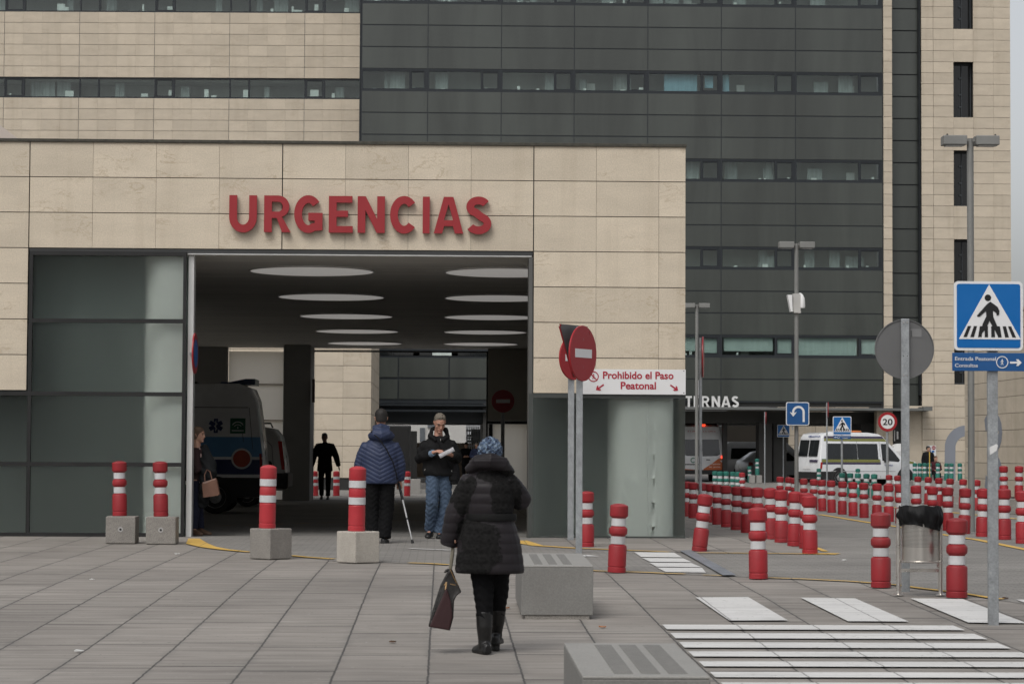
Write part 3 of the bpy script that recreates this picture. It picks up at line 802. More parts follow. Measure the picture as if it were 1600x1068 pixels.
for x in XV: box(bm, x - .06, x + .06, TD + .012, TD + .10, ZS, TOPZ)
for r in range(-9, 19):
    z = z20 - RH * r; box(bm, XV[0], XV[-1], TD + .022, TD + .14, z - .05, z + .05)
box(bm, XV[0] - .10, XV[0] - .06, TD - .04, TD + 2.2, ZS, TOPZ)
box(bm, XV[-1] + .06, XV[-1] + .14, TD - .04, TD + .5, ZS - .02, TOPZ)
obj("curtain_frame", bm, MULL, HT, world=True)
BLIND = M("window_blind", (.50, .56, .53), .8, var=.12, vs=1.5, stretch=(4, 1, .3))
BLUEC = M("blue_curtain", (.24, .40, .48), .85, var=.2, vs=2.5, stretch=(5, 1, .4))
ROOMW = M("room_wall", (.42, .42, .40), .8, var=.25, vs=.6, stretch=(1.2, 1, .3))
CURT = M("grey_curtain", (.30, .32, .31), .85, var=.3, vs=2.2, stretch=(5, 1, .3))
THINGW = M("white_sill_object_and_lit_doorway", (.75, .75, .72), .6, var=.1)
random.seed(5)
for r, i, z0, z1 in win:
    px_, py_ = VB[i + 1], 10 + 34.25 * (r + 1)
    vis = (py_ > -5) and (r < 4 or VB[i + 1] > 1075)
    if not vis: 
        continue
    x0, x1 = XV[i], XV[i + 1]; W_ = x1 - x0; xs = x1 - W_ * .265
    f = NB(); t = .055
    zz0, zz1 = z0 + .052, z1 - .052
    box(f, x0 + .062, x1 - .062, TD + .03, TD + .16, zz0, zz0 + t); box(f, x0 + .062, x1 - .062, TD + .03, TD + .16, zz1 - t, zz1)
    box(f, xs - .05, xs + .03, TD + .03, TD + .16, zz0 + t, zz1 - t); box(f, x1 - .14, x1 - .062, TD + .03, TD + .16, zz0 + t, zz1 - t)
    wo_ = obj("window", f, MULL, HT, world=True)
    def sub(name, b, mat):
        o = obj(name, b, mat, None); o.parent = wo_; o.location = -Vector(WM[HT.name].translation); return o
    b = NB(); box(b, x0 + .06, xs - .04, TD + .08, TD + .09, zz0 + .02, zz1 - .02); box(b, xs + .02, x1 - .1, TD + .08, TD + .09, zz0 + .02, zz1 - .02)
    sub("pane", b, PANE)
    q = NB(); box(q, xs + .03, x1 - .14, TD + .055, TD + .12, zz0 + t, zz0 + t + .05); box(q, xs + .03, x1 - .14, TD + .055, TD + .12, zz1 - t - .05, zz1 - t)
    box(q, xs + .031, xs + .075, TD + .05, TD + .12, zz0 + t, zz1 - t); box(q, x1 - .185, x1 - .141, TD + .05, TD + .12, zz0 + t, zz1 - t)
    sub("sash", q, MULL)
    if r == 15:
        b = NB(); box(b, x0 + .15, xs - .12, TD + .18, TD + .20, zz0 + .02 + (.22 if i != 6 else .05), zz1)
        box(b, xs + .06, x1 - .16, TD + .18, TD + .20, zz0 + .15, zz1); sub("blind", b, BLIND)
    elif r == 3 and i in (4, 5):
        b = NB()
        if i == 4: box(b, x0 + W_ * .23, x0 + W_ * .68, TD + .3, TD + .33, zz0, zz1); box(b, x1 - .75, x1 - .35, TD + .3, TD + .33, zz0 + .25, zz1)
        else: box(b, x0 + .1, x0 + .4, TD + .3, TD + .33, zz0, zz1)
        sub("curtain", b, BLUEC)
    else:
        b = NB(); n = random.randint(1, 3)
        for k in range(n):
            u = random.uniform(.02, .62); wd = random.uniform(.06, .22)
            box(b, x0 + W_ * u, x0 + W_ * min(.95, u + wd), TD + .45 + .07 * k, TD + .48 + .07 * k, zz0, zz1 - random.choice([0, 0, .3]))
        sub("curtain", b, CURT)
    if random.random() < .75:
        b = NB()
        for k in range(random.randint(1, 3)):
            u = random.uniform(.1, .9); box(b, x0 + W_ * u, x0 + W_ * u + random.uniform(.08, .25), TD + .2, TD + .28, zz0, zz0 + random.uniform(.08, .24))
        sub("sill_object", b, THINGW)
    if random.random() < .35 or (i == 6 and r in (3, 7)):
        b = NB(); u = .62 if i == 6 else random.uniform(.1, .6)
        box(b, x0 + W_ * u, x0 + W_ * u + .38, TD + .9, TD + .93, zz0 + .0, zz0 + .5); sub("lit_doorway_panel", b, emit("lit_doorway", (.75, .8, .72), .22) if False else THINGW)  # white panel stands for a lit doorway, brightness only in its colour
bm = NB()
box(bm, XV[0], XV[-1], TD + 1.55, TD + 14, ZS + .02, TOPZ + .6)
for r in (3, 7, 11, 15, -1):                                          # floor and ceiling slabs of the rooms behind the bands
    z1, z0 = z20 - RH * r, z20 - RH * (r + 1)
    box(bm, XV[0] + .1, XV[-1] - .1, TD + .15, TD + 1.54, z0 - .3, z0 - .03); box(bm, XV[0] + .1, XV[-1] - .1, TD + .15, TD + 1.54, z1 + .03, z1 + .3)
obj("core", bm, ROOMW, HT, world=True)

# limestone edge, shaded strip, limestone flank with slot windows
bm = NB(); sz = tz(0, 1400) - tz(17.2, 1400); zr0 = tz(46, 1500)
def crow(i): return zr0 - sz * i
PX0, PX1, PS1 = tx(1380.2), tx(1393.4), tx(1439.5)
for i in range(-14, 42):
    box(bm, PX0, PX1, TD - .12, TD + .02, crow(i + 1) + .008, crow(i) - .008)
obj("stone_edge", bm, STONE_FAR, HT, world=True); bm = NB()
fl = [tx(p) for p in (1439.5, 1458, 1489.5, 1520.6, 1552, 1578.5)]
SLOTS = [(-40, 46), (98, 184), (236, 321.5), (373, 458.5), (510, 596)]
srows = {(-5, 0), (3, 8), (11, 16), (19, 24), (27, 32)}
def in_slot(i): return any(a <= i < b for a, b in srows)
for i in range(-14, 42):
    for k in range(5):
        if k == 2 and in_slot(i): continue
        ga, gb = .003, .003
        if k in (0, 4): gb = .012 if k == 0 else .003
        box(bm, fl[k] + ga, fl[k + 1] - gb, TD - .12, TD + .0, crow(i + 1) + .008, crow(i) - .008)
for i in range(-14, 42):                                              # reveal of the far corner
    for k in range(8): box(bm, fl[5] - .12, fl[5] - .003, TD + .004 + k * 1.1, TD + 1.098 + k * 1.1, crow(i + 1) + .008, crow(i) - .008)
obj("stone_flank", bm, STONE_FAR, HT, world=True)
bm = NB()
for i in range(-14, 42):
    if i % 2 == 0: box(bm, PX1 + .02, PS1 - .06, TD + .55, TD + .6, crow(i + 2) + .03, crow(i) - .03)
obj("strip_glazing", bm, SPANDREL, HT, world=True)
bm = NB(); box(bm, PX1 + .002, PS1 - .01, TD + .62, TD + 1, crow(42), crow(-14)); box(bm, PS1 - .055, PS1 - .012, TD + .1, TD + .61, crow(33), crow(-14))
obj("strip_frame", bm, MULL, HT, world=True)
bm = NB()
for k in range(5):
    if k != 2: box(bm, fl[k] + .02, fl[k + 1] - (.02 if k != 4 else .14), TD + .02, TD + .7, crow(42), crow(-14))
prev = -14
for a, b in sorted(srows):
    if a > prev: box(bm, fl[2] - .0, fl[3] + .0, TD + .02, TD + .7, crow(a), crow(prev))
    prev = b
box(bm, fl[2], fl[3], TD + .02, TD + .7, crow(42), crow(32))
box(bm, fl[0] + .02, fl[5] - .14, TD + .72, TD + 14, crow(42), crow(-14))
obj("flank_core", bm, DARKMET, HT, world=True)
for a, b in sorted(srows):
    z1, z0 = crow(a), crow(b); xa, xb = fl[2], fl[3]
    f = NB()
    for (u0, u1, v0, v1) in ((0, .05, 0, 1), (.95, 1, 0, 1), (.05, .95, 0, .03), (.05, .95, .97, 1), (.50, .54, .03, .97), (.38, .50, .20, .23), (.38, .50, .42, .45), (.38, .5, .72, .75)):
        box(f, xa + (xb - xa) * u0, xa + (xb - xa) * u1, TD + .40, TD + .46, z0 + (z1 - z0) * v0, z0 + (z1 - z0) * v1)
    w_ = obj("window", f, M("slot_frame", (.04, .045, .05), .5, .2), HT, world=True)
    b_ = NB(); box(b_, xa + .01, xb - .01, TD + .47, TD + .48, z0 + .01, z1 - .01)
    o = obj("pane", b_, glass_mat("slot_glass", (.010, .011, .012), 1.45, .1), None); o.parent = w_; o.location = -Vector(WM[HT.name].translation)
# underside, beam, canopy edge and the open ground floor
bm = NB()
box(bm, tx(1040), tx(1378), TD + .2, TD + .5, tz(634), ZS - .002)
box(bm, tx(1040), tx(1379), TD + 1.6, TD + 2.2, tz(660), tz(641))
obj("ground_beam", bm, M("beam_grey", (.060, .060, .056), .6, var=.1), HT, world=True)
bm = NB(); zc0 = tz(640, 1200, 110.6); box(bm, tx(1030, 637, 110.6), tx(1455, 637, 110.6), 110.6, TD + 2, zc0, zc0 + .11)
box(bm, tx(1443, 636, 110.5), tx(1457, 636, 110.5), 110.5, TD - .2, zc0 + .0, zc0 + .18)
obj("canopy", bm, M("canopy_grey", (.13, .135, .13), .5, .2, var=.1), HT, world=True)
bm = NB(); box(bm, tx(1030), PX1, TD + 2.21, 125.9, tz(660) + .02, tz(660) + .3)
obj("soffit", bm, M("soffit_dark", (.45, .44, .41), .8), HT, world=True)
zs_ = tz(660) + .02
for a, b, y0, y1 in ((1186, 1206, 113, 114.2), (1208.5, 1229, 113.4, 118), (1129.5, 1136.5, 114, 114.5), (1346, 1369, 113.2, 118)):
    bm = NB(); box(bm, tx(a, 700, y0), tx(b, 700, y0), y0, y1, g(113), zs_); obj("column", bm, M("dark_column", (.035, .034, .032), .6, var=.1), HT, world=True)
bm = NB(); lathe(bm, [(.42, g(128)), (.42, zs_)], 24, (tx(1122, 690, 129), 129, 0)); obj("column", bm, M("pale_column", (.30, .30, .28), .7), HT, world=True)
bm = NB(); box(bm, tx(1369.5, 700), PX1 - .01, TD - .06, TD + .6, g(TD), zc0 - .002)
box(bm, tx(1411, 700), PS1 + .02, TD - .04, TD + .54, g(TD), tz(632))
obj("ground_wall", bm, STONE_FAR, HT, world=True)
bm = NB(); box(bm, PX1 + .02, tx(1411) - .02, TD + .3, TD + .5, g(TD), tz(632)); dr = obj("door", bm, DARKMET, HT, world=True)
bm = NB(); box(bm, tx(1398), tx(1399.3), TD + .26, TD + .29, tz(687), tz(670)); box(bm, tx(1402), tx(1404.5), TD + .26, TD + .29, tz(684), tz(672))
o = obj("door_pull", bm, WHITE, None); o.parent = dr; o.location = -Vector(WM[HT.name].translation)
for a, b in ((1136, 1232), (1335, 1372)):
  bm = NB(); box(bm, tx(a, 700, 136), tx(b, 700, 136), 136, 136.4, g(138), zs_ + 1); obj("passage_wall", bm, M("passage_brown", (.15, .13, .105), .8, var=.15, vs=.5), HT, world=True)

# EXTERNAS lettering on the beam
EX = "EXTERNAS"
ez0, ez1 = tz(635.5, 1110, 111.7), tz(618.5, 1110, 111.7)
EL = empty("wall_lettering", (tx(1090), 111.7, ez0), "white letters ending in TERNAS on the dark glass over the vans", "sign")
hh = ez1 - ez0
gl = [('T', 1071.5, 1081), ('E', 1084, 1092.5), ('R', 1096, 1108.5), ('N', 1112, 1125), ('A', 1127, 1141.5), ('S', 1143, 1154.5)]
for ch, a, b in gl:
    xa, xb = tx(a, 627, 111.7), tx(b, 627, 111.7)
    bm = shape_bm(glyph(ch, (xb - xa) / hh, .2), .06 / hh); move(bm, (0, 0, 0), 0, hh); move(bm, (xa, 111.7, ez0))
    obj("letter", bm, LETWHITE, EL, world=True)

# big grey figures painted on the walls beside the canopy
GREYP = M("painted_grey", (.20, .215, .245), .75, var=.06, vs=2)
wy = TD - .124
sx = lambda p: tx(p, 720); szz = lambda p: tz(p, 1490)
path = [(sx(1483.5), szz(775)), (sx(1483.5), szz(712))] + [(sx(1509) + (sx(1509) - sx(1483.5)) * math.cos(R(a)), szz(700) + (szz(672.5) - szz(700)) * math.sin(R(a))) for a in range(170, 80, -10)] + [(sx(1532), szz(672.5))]
bm = NB(); prism(bm, stroke(path, .50), wy - .006, wy - .001)
GF = obj("painted_figure", bm, GREYP); tag(GF, "tall curved grey figure painted on the tower wall behind the green bollards", "wall painting", "grey figures painted on the walls")

# ------------------------------------------------------------------ limestone wing over the entrance roof
WY = 114.0
HW = empty("hospital_wing", (P(280, 300, WY).x, WY, g(WY)), "long limestone wing with two dark ribbon windows above the entrance block", "building", rz=R(-1.6))
ox, oz = P(280, 300, WY).x, 0
def wx(px): return P(px, 150, WY).x - ox
def wz(py): return P(280, py, WY).z - g(WY)
hst = (wz(19.6) - wz(121.7)) / 6
rows = [(wz(19.6) - hst * i, wz(19.6) - hst * (i + 1)) for i in range(6)] + [(wz(153.7) - hst * i, wz(153.7) - hst * (i + 1)) for i in range(26)] + [(wz(-114) - hst * i, wz(-114) - hst * (i + 1)) for i in range(0, 6)]
bm = NB(); dj = [wx(122.5) + (wx(240.5) - wx(122.5)) * k for k in range(-3, 4)]; bay = dj[1] - dj[0]
edge = wx(564)
for (a, b) in rows:
    for k in range(-3, 5):
        for q in range(4):
            x0 = dj[0] + (k + 3) * bay + q * bay / 4; x1 = x0 + bay / 4
            if x0 > edge: continue
            box(bm, x0 + (.014 if q == 0 else .002), min(x1 - (.014 if q == 3 else .002), edge), -.03, .02, b + .010, a - .010)
obj("stone_cladding", bm, STONE_FAR, HW)
bm = NB(); box(bm, dj[0], edge, .022, .4, wz(600), wz(153.7) - .01); box(bm, dj[0], edge, .022, .4, wz(121.7) + .01, wz(19.6) - .01); box(bm, dj[0], edge, .022, .4, wz(-14) + .01, wz(-216))
box(bm, dj[0], edge, 1.8, 14, wz(600), wz(-216))
for a in (wz(153.7), wz(121.7), wz(19.6), wz(-14)): box(bm, dj[0], edge, .41, 1.79, a - .12, a + .12)
obj("core", bm, ROOMW, HW)
random.seed(9)
for (zt2, zb2, nm) in ((wz(-14), wz(19.6), 0), (wz(121.7), wz(153.7), 1)):
    for k in range(8):
        x0 = dj[0] + k * bay; x1 = min(x0 + bay, edge)
        if x0 > edge - .3: continue
        f = NB(); t = .06
        box(f, x0, x1, .04, .16, zb2 + .002, zb2 + .07); box(f, x0, x1, .04, .16, zt2 - .07, zt2 - .002)
        box(f, x0 + .0, x0 + .07, .04, .16, zb2 + .07, zt2 - .07)
        if x0 + bay * .26 < x1: box(f, x0 + bay * .25, x0 + bay * .275, .03, .16, zb2 + .07, zt2 - .07)
        w_ = obj("window", f, MULL, HW)
        b = NB(); box(b, x0 + .06, x1, .08, .09, zb2 + .05, zt2 - .05); o = obj("pane", b, PANE); o.parent = w_
        if k % 2 == 0:
            q = NB(); xa, xb = x0 + .08, x0 + bay * .245
            box(q, xa, xb, .06, .13, zb2 + .075, zb2 + .13); box(q, xa, xb, .06, .13, zt2 - .13, zt2 - .075); box(q, xa, xa + .05, .06, .13, zb2 + .13, zt2 - .13); box(q, xb - .05, xb, .06, .13, zb2 + .13, zt2 - .13)
            o = obj("sash", q, MULL); o.parent = w_
        b = NB()
        for j in range(random.randint(1, 3)):
            u = random.uniform(.3, .85); wd = random.uniform(.05, .2)
            box(b, x0 + bay * u, min(x1, x0 + bay * (u + wd)), .5 + .06 * j, .52 + .06 * j, zb2, zt2 - random.choice([0, .2, .35]))
        o = obj("curtain", b, CURT); o.parent = w_
        b = NB()
        for j in range(random.randint(1, 3)):
            u = random.uniform(.05, .85); box(b, x0 + bay * u, min(x1, x0 + bay * u + random.uniform(.08, .4)), .2, .3, zb2 + .06, zb2 + random.uniform(.14, .5))
        o = obj("sill_object", b, THINGW); o.parent = w_

# ------------------------------------------------------------------ annex wall at the street side
XA = 17.15
AN = empty("annex_building", (XA, 74, g(75)), "low limestone annex receding beside the big crossing sign pole", "building")
bm = NB(); ca = .505
zt_a = P(1580, 492, 73).z
nr = int((zt_a - g(75)) / ca)
ztop = g(75) + nr * ca + .1
for i in range(nr):
    for k in range(18):
        y0 = 79.0 - (k + 1) * 1.45; box(bm, XA, XA + .04, y0 + .003, y0 + 1.447, ztop - (i + 1) * ca + .007, ztop - i * ca - .007)
    for k in range(5): box(bm, XA + .042 + k * 1.45, XA + 1.485 + k * 1.45, 78.96, 79.0, ztop - (i + 1) * ca + .007, ztop - i * ca - .007)
obj("stone_cladding", bm, STONE_FAR, AN, world=True)
bm = NB(); box(bm, XA + .042, XA + 7, 52.9, 78.955, g(75) - .1, ztop - .01); obj("core", bm, DARKMET, AN, world=True)
bm = NB(); box(bm, XA - .03, XA + 7.02, 52.9, 79.02, ztop - .008, ztop + .08); obj("coping", bm, STONE_FAR, AN, world=True)
# second painted figure: a 3 on the annex wall (runs along the receding wall)
def py_on_wall(px): return XA * F_PX / (px - 691.0)
ya, yb_ = py_on_wall(1570.5), py_on_wall(1540)
hz = lambda p: P(1556, p, py_on_wall(1556)).z
zA, zB, zM = hz(643), hz(772), hz(708)
def arc2(c, rx, rz, a0, a1, n=12): return [(c[0] + rx * math.cos(R(a0 + (a1 - a0) * k / n)), c[1] + rz * math.sin(R(a0 + (a1 - a0) * k / n))) for k in range(n + 1)]
wd3 = 2.7
p3 = arc2((0, (zA + zM) / 2), wd3 / 2 - .22, (zA - zM) / 2 - .2, 150, -75) + arc2((0, (zB + zM) / 2), wd3 / 2 - .22, (zM - zB) / 2 - .2, 75, -150)
bm = NB(); prism(bm, stroke(p3, .42), -.0025, .0025)
bmesh.ops.transform(bm, matrix=Matrix.Translation((XA - .006, ya + wd3 / 2, 0)) @ Matrix.Rotation(R(-90), 4, 'Z'), verts=bm.verts)
tag(obj("painted_figure", bm, GREYP), "grey figure 3 painted on the annex wall, half hidden by the sign pole", "wall painting", "grey figures painted on the walls")

# ------------------------------------------------------------------ buildings seen through the drive-through
CY = 86.0
CB = empty("corner_building", (P(535, 700, CY).x, CY, g(CY)), "pale limestone corner building beyond the far end of the drive-through", "building")
cx = lambda p: P(p, 660, CY).x
czz = lambda p: P(535, p, CY).z
bm = NB(); hs_ = czz(571) - czz(596)
z_ = czz(571) + 10 * hs_
for i in range(40):
    if z_ - hs_ < g(CY): break
    for k in range(-6, 3):
        w3 = 1.0; xb = cx(579.5) - w3 * k; 
        if k < 0: continue
        box(bm, xb - w3 + .003, xb - .003, CY, CY + .04, z_ - hs_ + .008, z_ - .008)
    for k in range(9):
        xb = cx(579.5) - w3 * (k + 3); box(bm, xb - w3 + .003, xb - .003, CY, CY + .04, z_ - hs_ + .008, z_ - .008)
    for k in range(9): box(bm, cx(579.5) - .04, cx(579.5) - .002, CY + .044 + k * 1.2, CY + 1.238 + k * 1.2, z_ - hs_ + .008, z_ - .008)
    z_ -= hs_
obj("stone_cladding", bm, STONE_FAR, CB, world=True)
bm = NB(); box(bm, cx(579.5) - 11.9, cx(579.5) - .042, CY + .042, CY + 10.6, g(CY) - .1, czz(571) + 9.9 * hs_); obj("core", bm, DARKMET, CB, world=True)
for k in range(3):
    bm = NB(); y0 = CY + 5.2 + k * 1.4; box(bm, cx(579.5) - .01, cx(579.5) + .012, y0, y0 + .55, czz(690), czz(640)); obj("window", bm, CARGLASS, CB, world=True)
BY = 104.0
BB = empty("glass_building", (P(680, 600, BY).x, BY, g(BY)), "dark glass building bridging the view at the far end of the drive-through", "building")
b_x = lambda p: P(p, 640, BY).x
b_z = lambda p: P(680, p, BY).z
bm = NB(); ph = b_z(557) - b_z(591)
for i in range(-7, 2):
    for (l, r) in ((560, 622), (622, 701.5), (701.5, 781), (781, 860)):
        if i == -1: continue
        box(bm, b_x(l) + .03, b_x(r) - .03, BY, BY + .05, b_z(557) - ph * (i + 1) + .05, b_z(557) - ph * i - .05)
obj("spandrel_panels", bm, SPANDREL, BB, world=True)
bm = NB(); box(bm, b_x(560), b_x(860), BY + .04, BY + .9, b_z(630), b_z(557) + 7 * ph)
for p in (631, 640): box(bm, b_x(560), b_x(860), BY - .3, BY + .03, b_z(p + 3), b_z(p))
box(bm, b_x(560), b_x(860), BY + .95, BY + 9, b_z(660), b_z(628))
obj("frame", bm, MULL, BB, world=True)
random.seed(3)
for k in range(6):
    bm = NB(); x0 = b_x(585 + 30 * k); box(bm, x0, x0 + .8 + .3 * (k % 2), BY + .005, BY + .03, b_z(555), b_z(549)); obj("window", bm, BLIND if k == 3 else CARGLASS, BB, world=True)
bm = NB(); box(bm, b_x(755), b_x(800), BY, BY + 8, g(BY), b_z(630)); obj("column", bm, M("dark_column", (.035, .034, .032)), BB, world=True)
# bright far building and brown wall beyond
FY = 150.0
def far(px, py): return P(px, py, FY)
FB = empty("far_building", (far(690, 700).x, FY, g(FY)), "white rendered building far beyond the black totem and the crutch user", "building")
bm = NB(); a, b = far(560, 650), far(728, 690); box(bm, a.x, b.x, FY, FY + 6, g(FY), far(690, 600).z); obj("wall", bm, M("white_render", (.78, .77, .74), .8, var=.06), FB, world=True)
for k, (l, r, t_, bo) in enumerate(((596, 604, 666, 700), (622, 629, 668, 692), (656, 664, 668, 690), (668, 690, 662, 668))):
    bm = NB(); box(bm, far(l, 680).x, far(r, 680).x, FY - .06, FY - .002, far(690, bo).z, far(690, t_).z); obj("window", bm, M("far_window", (.20, .22, .24), .3), FB, world=True)
o2 = empty("far_apartments", (far(745, 700).x, FY + 8, g(FY)), "grey and white apartments behind the slatted fence beyond the tunnel", "building")
bm = NB(); box(bm, far(728.5, 690).x, far(800, 690).x, FY + 8, FY + 16, g(FY), far(690, 590).z); obj("wall", bm, M("grey_render", (.42, .43, .44), .8, var=.1), o2, world=True)
for i in range(3):
    for k in range(4):
        bm = NB(); x0 = far(731 + 7 * k, 690).x; box(bm, x0, x0 + .75, FY + 7.9, FY + 7.99, far(690, 668 + 9 * i).z - .5, far(690, 668 + 9 * i).z); obj("window", bm, M("far_window_white", (.7, .72, .74), .5), o2, world=True)
bm = NB(); Yw = 128; box(bm, P(640, 720, Yw).x, P(772, 720, Yw).x, Yw, Yw + .3, g(Yw), P(690, 694, Yw).z); box(bm, P(640, 720, Yw).x, P(772, 720, Yw).x, Yw - .04, Yw + .34, P(690, 694, Yw).z + .002, P(690, 693, Yw).z + .05)
tag(obj("boundary_wall", bm, M("brown_wall", (.17, .13, .095), .85, var=.15, vs=1)), "low brown wall behind the two people looking at a phone", "wall")
fe = empty("slatted_fence", (P(742, 690, 126).x, 126, g(126)), "tall pale slatted fence beside the white building beyond the tunnel", "fence")
bm = NB()
for k in range(7):
    x0 = P(729 + 3.6 * k, 690, 126).x; box(bm, x0, x0 + .05, 126, 126.05, g(126), P(690, 666, 126).z)
obj("slats", bm, M("fence_grey", (.38, .39, .40), .6), fe, world=True)
bm = NB()
for p in (672, 684, 696): box(bm, P(728, 690, 126).x, P(756, 690, 126).x, 126.052, 126.09, P(690, p, 126).z - .04, P(690, p, 126).z + .04)
obj("rail", bm, M("fence_grey", (.38, .39, .40), .6), fe, world=True)
# beige block seen through the open ground floor above the minibus
hb = empty("rear_block", (P(1300, 700, 152).x, 152, g(152)), "beige block glimpsed through the opening above the white minibus", "building")
bm = NB()
for i in range(10):
    for k in range(8):
        x0 = P(1215, 700, 152).x + k * 1.2; box(bm, x0 + .01, x0 + 1.19, 152, 152.1, g(152) + i * .62 + .012, g(152) + i * .62 + .608)
obj("stone_cladding", bm, STONE_FAR, hb, world=True)
bm = NB(); box(bm, P(1215, 700, 152).x, P(1215, 700, 152).x + 9.6, 152.11, 156, g(152), g(152) + 6.2); obj("core", bm, DARKMET, hb, world=True)
bm = NB(); box(bm, P(1328, 660, 152).x, P(1345, 660, 152).x, 151.9, 151.99, P(1300, 690, 152).z, P(1300, 655, 152).z); obj("window", bm, M("far_window", (.20, .22, .24), .3), hb, world=True)

# ------------------------------------------------------------------ blocks across the street: they stand behind the camera and mirror in the glazing
for (a, b, h, lb) in ((-60, -13.2, 15, "grey block"), (2.6, 7.2, 13, "slim block"), (10.2, 44, 14, "long block")):
    o = empty("opposite_building", ((a + b) / 2, -40, g(-40)), "%s across the street with rows of dark windows" % lb, "building")
    bm = NB(); box(bm, a, b, -44, -32, g(-40), h); obj("wall", bm, M("opposite_render", (.13, .13, .125), .8, var=.1, vs=.3), o, world=True)
    bm = NB(); n = max(1, int((b - a) / 2.2))
    for i in range(4):
        for k in range(n):
            x0 = a + .5 + k * (b - a - 1) / n; box(bm, x0, x0 + 1.1, -31.99, -31.9, g(-40) + 1 + 3.2 * i, g(-40) + 2.5 + 3.2 * i)
    obj("window", bm, CARGLASS, o, world=True)
# ================================================================== bollards
def bollard_proto(name, mat, style):
    """0.75 m flexible post: body in one mesh, two reflective bands"""
    if style == 'waist':
        Rb, Rn = .100, .076
        prof = [(.001, 0), (Rb, 0), (Rb, .050), (Rb - .005, .056), (Rb - .005, .062), (Rb, .068), (Rb, .278), (Rb - .006, .294), (Rn + .003, .302), (Rn, .305), (Rn, .398), (Rn + .004, .401),
                (Rb - .004, .418), (Rb, .430), (Rb, .470), (Rb - .004, .484), (Rn + .004, .498), (Rn, .502), (Rn, .594), (Rn + .004, .597), (Rb - .002, .614), (Rb + .001, .625), (Rb, .722), (Rb - .006, .731), (Rb * .6, .745), (.02, .751)]
    else:
        Rb, Rn = .101, .096
        prof = [(.001, 0), (Rb, 0), (Rb, .050), (Rb - .006, .056), (Rb - .006, .064), (Rb - .002, .070), (Rb - .002, .290), (Rb - .010, .303), (Rn, .305), (Rn, .398), (Rn + .002, .401), (Rb - .002, .407),
                (Rb - .002, .470), (Rb - .008, .496), (Rn, .502), (Rn, .594), (Rn + .002, .597), (Rb, .603), (Rb - .001, .725), (Rb - .012, .737), (Rb * .6, .752), (.02, .760)]
    bm = NB(); lathe(bm, prof, 24)
    o = obj(name, bm, mat, None, smooth=True, angle=28)
    for z0, z1 in ((.309, .394), (.506, .590)):
        b = NB(); lathe(b, [(Rn + .0005, z0), (Rn + .0045, z0 + .001), (Rn + .0045, z1 - .001), (Rn + .0005, z1)], 24)
        obj("reflective_band", b, BAND, o, smooth=True, angle=28)
    return o
PROTO = {}
def bollard(px, py, label, group, col='red', style='waist', loc=None, tilt=(0, 0)):
    key = (col, style)
    nm = "traffic_bollard"
    if key not in PROTO:
        PROTO[key] = bollard_proto(nm, {'red': RED if style == 'waist' else RED_O, 'green': GREEN}[col], style); o = PROTO[key]
    else:
        o = copy_tree(PROTO[key])
    p = loc if loc is not None else G(px, py)
    o.location = (p[0], p[1], p[2] + .009); rnd = random.Random(int(px * 7 + py * 13))
    o.rotation_euler = (R(tilt[1] + rnd.uniform(-1.6, 1.6)), R(tilt[0] + rnd.uniform(-1.6, 1.6)), rnd.uniform(0, 6.2))
    if tilt != (0, 0): o.rotation_euler[2] = 0
    tag(o, label, "bollard", group); return o
ORD = ["first", "second", "third", "fourth", "fifth", "sixth", "seventh", "eighth", "ninth", "tenth", "eleventh", "twelfth", "thirteenth", "fourteenth", "fifteenth", "sixteenth", "seventeenth", "eighteenth", "nineteenth", "twentieth", "twenty-first", "twenty-second", "twenty-third"]
# near singles
GA = "red bollards standing alone at the lane edge"
bollard(963.5, 894.5, "red bollard standing alone between the concrete bench and the small white bars", GA)
bollard(917, 854.5, "red bollard half hidden behind the two no-entry poles at the glass wall", GA)
bollard(1092.5, 861.5, "red bollard tilted sideways next to the steel drain strip", GA, tilt=(6.5, 0))
bollard(1185, 904.5, "red bollard standing alone at the lane edge in front of the slanting row", GA)
bollard(1376.5, 918, "red bollard just beside the litter bin on the side of the slanting row", GA)
bollard(1495, 934, "red bollard between the litter bin and the blue crossing sign pole", GA)
# slanting row on the paved island
GB = "red bollards in the slanting row on the paved island"
row = [(1074, 806.6), (1083, 809.4), (1096.5, 812.6), (1109, 816), (1121, 819.6), (1135, 823.5), (1150.5, 827.8), (1167, 832.3), (1184, 837.3), (1205, 842.3), (1221, 847.5), (1241.5, 853.3), (1265.5, 865.5)]
for k, q in enumerate(row):
    bollard(*q, "red bollard, last and nearest of the slanting row" if k == 12 else "%s red bollard from the glass wall in the slanting island row" % ORD[k], GB)
bollard(1260, 857, "red bollard hidden right behind the nearest one of the slanting row", GB)
# long middle row beyond the lane
GC = "red bollards in the long row across the lane"
row = [(1218, 788), (1231.5, 789.6), (1241.6, 792), (1256.8, 794), (1271, 796.3), (1285, 798.4), (1299.6, 800.7), (1316, 803.7), (1333, 806.3), (1350.3, 808.8), (1370, 812), (1389, 815), (1407, 817.8), (1432.7, 821), (1456.6, 825), (1481.6, 829), (1506.5, 834), (1534.7, 838.5), (1569.5, 843.2), (1598, 849)]
for k, q in enumerate(row):
    bollard(*q, "%s red bollard from the U-turn sign end in the long row across the lane" % ORD[k], GC)
GD = "red bollards in the short rear row before the wall"
row = [(1389, 781.5), (1403.7, 783.2), (1433.6, 786.3), (1449.5, 788), (1468, 790.6), (1483.6, 792.6), (1504, 794.6), (1526, 797)]
for k, q in enumerate(row):
    bollard(*q, "%s red bollard from the minibus end in the short rear row" % ORD[k], GD)
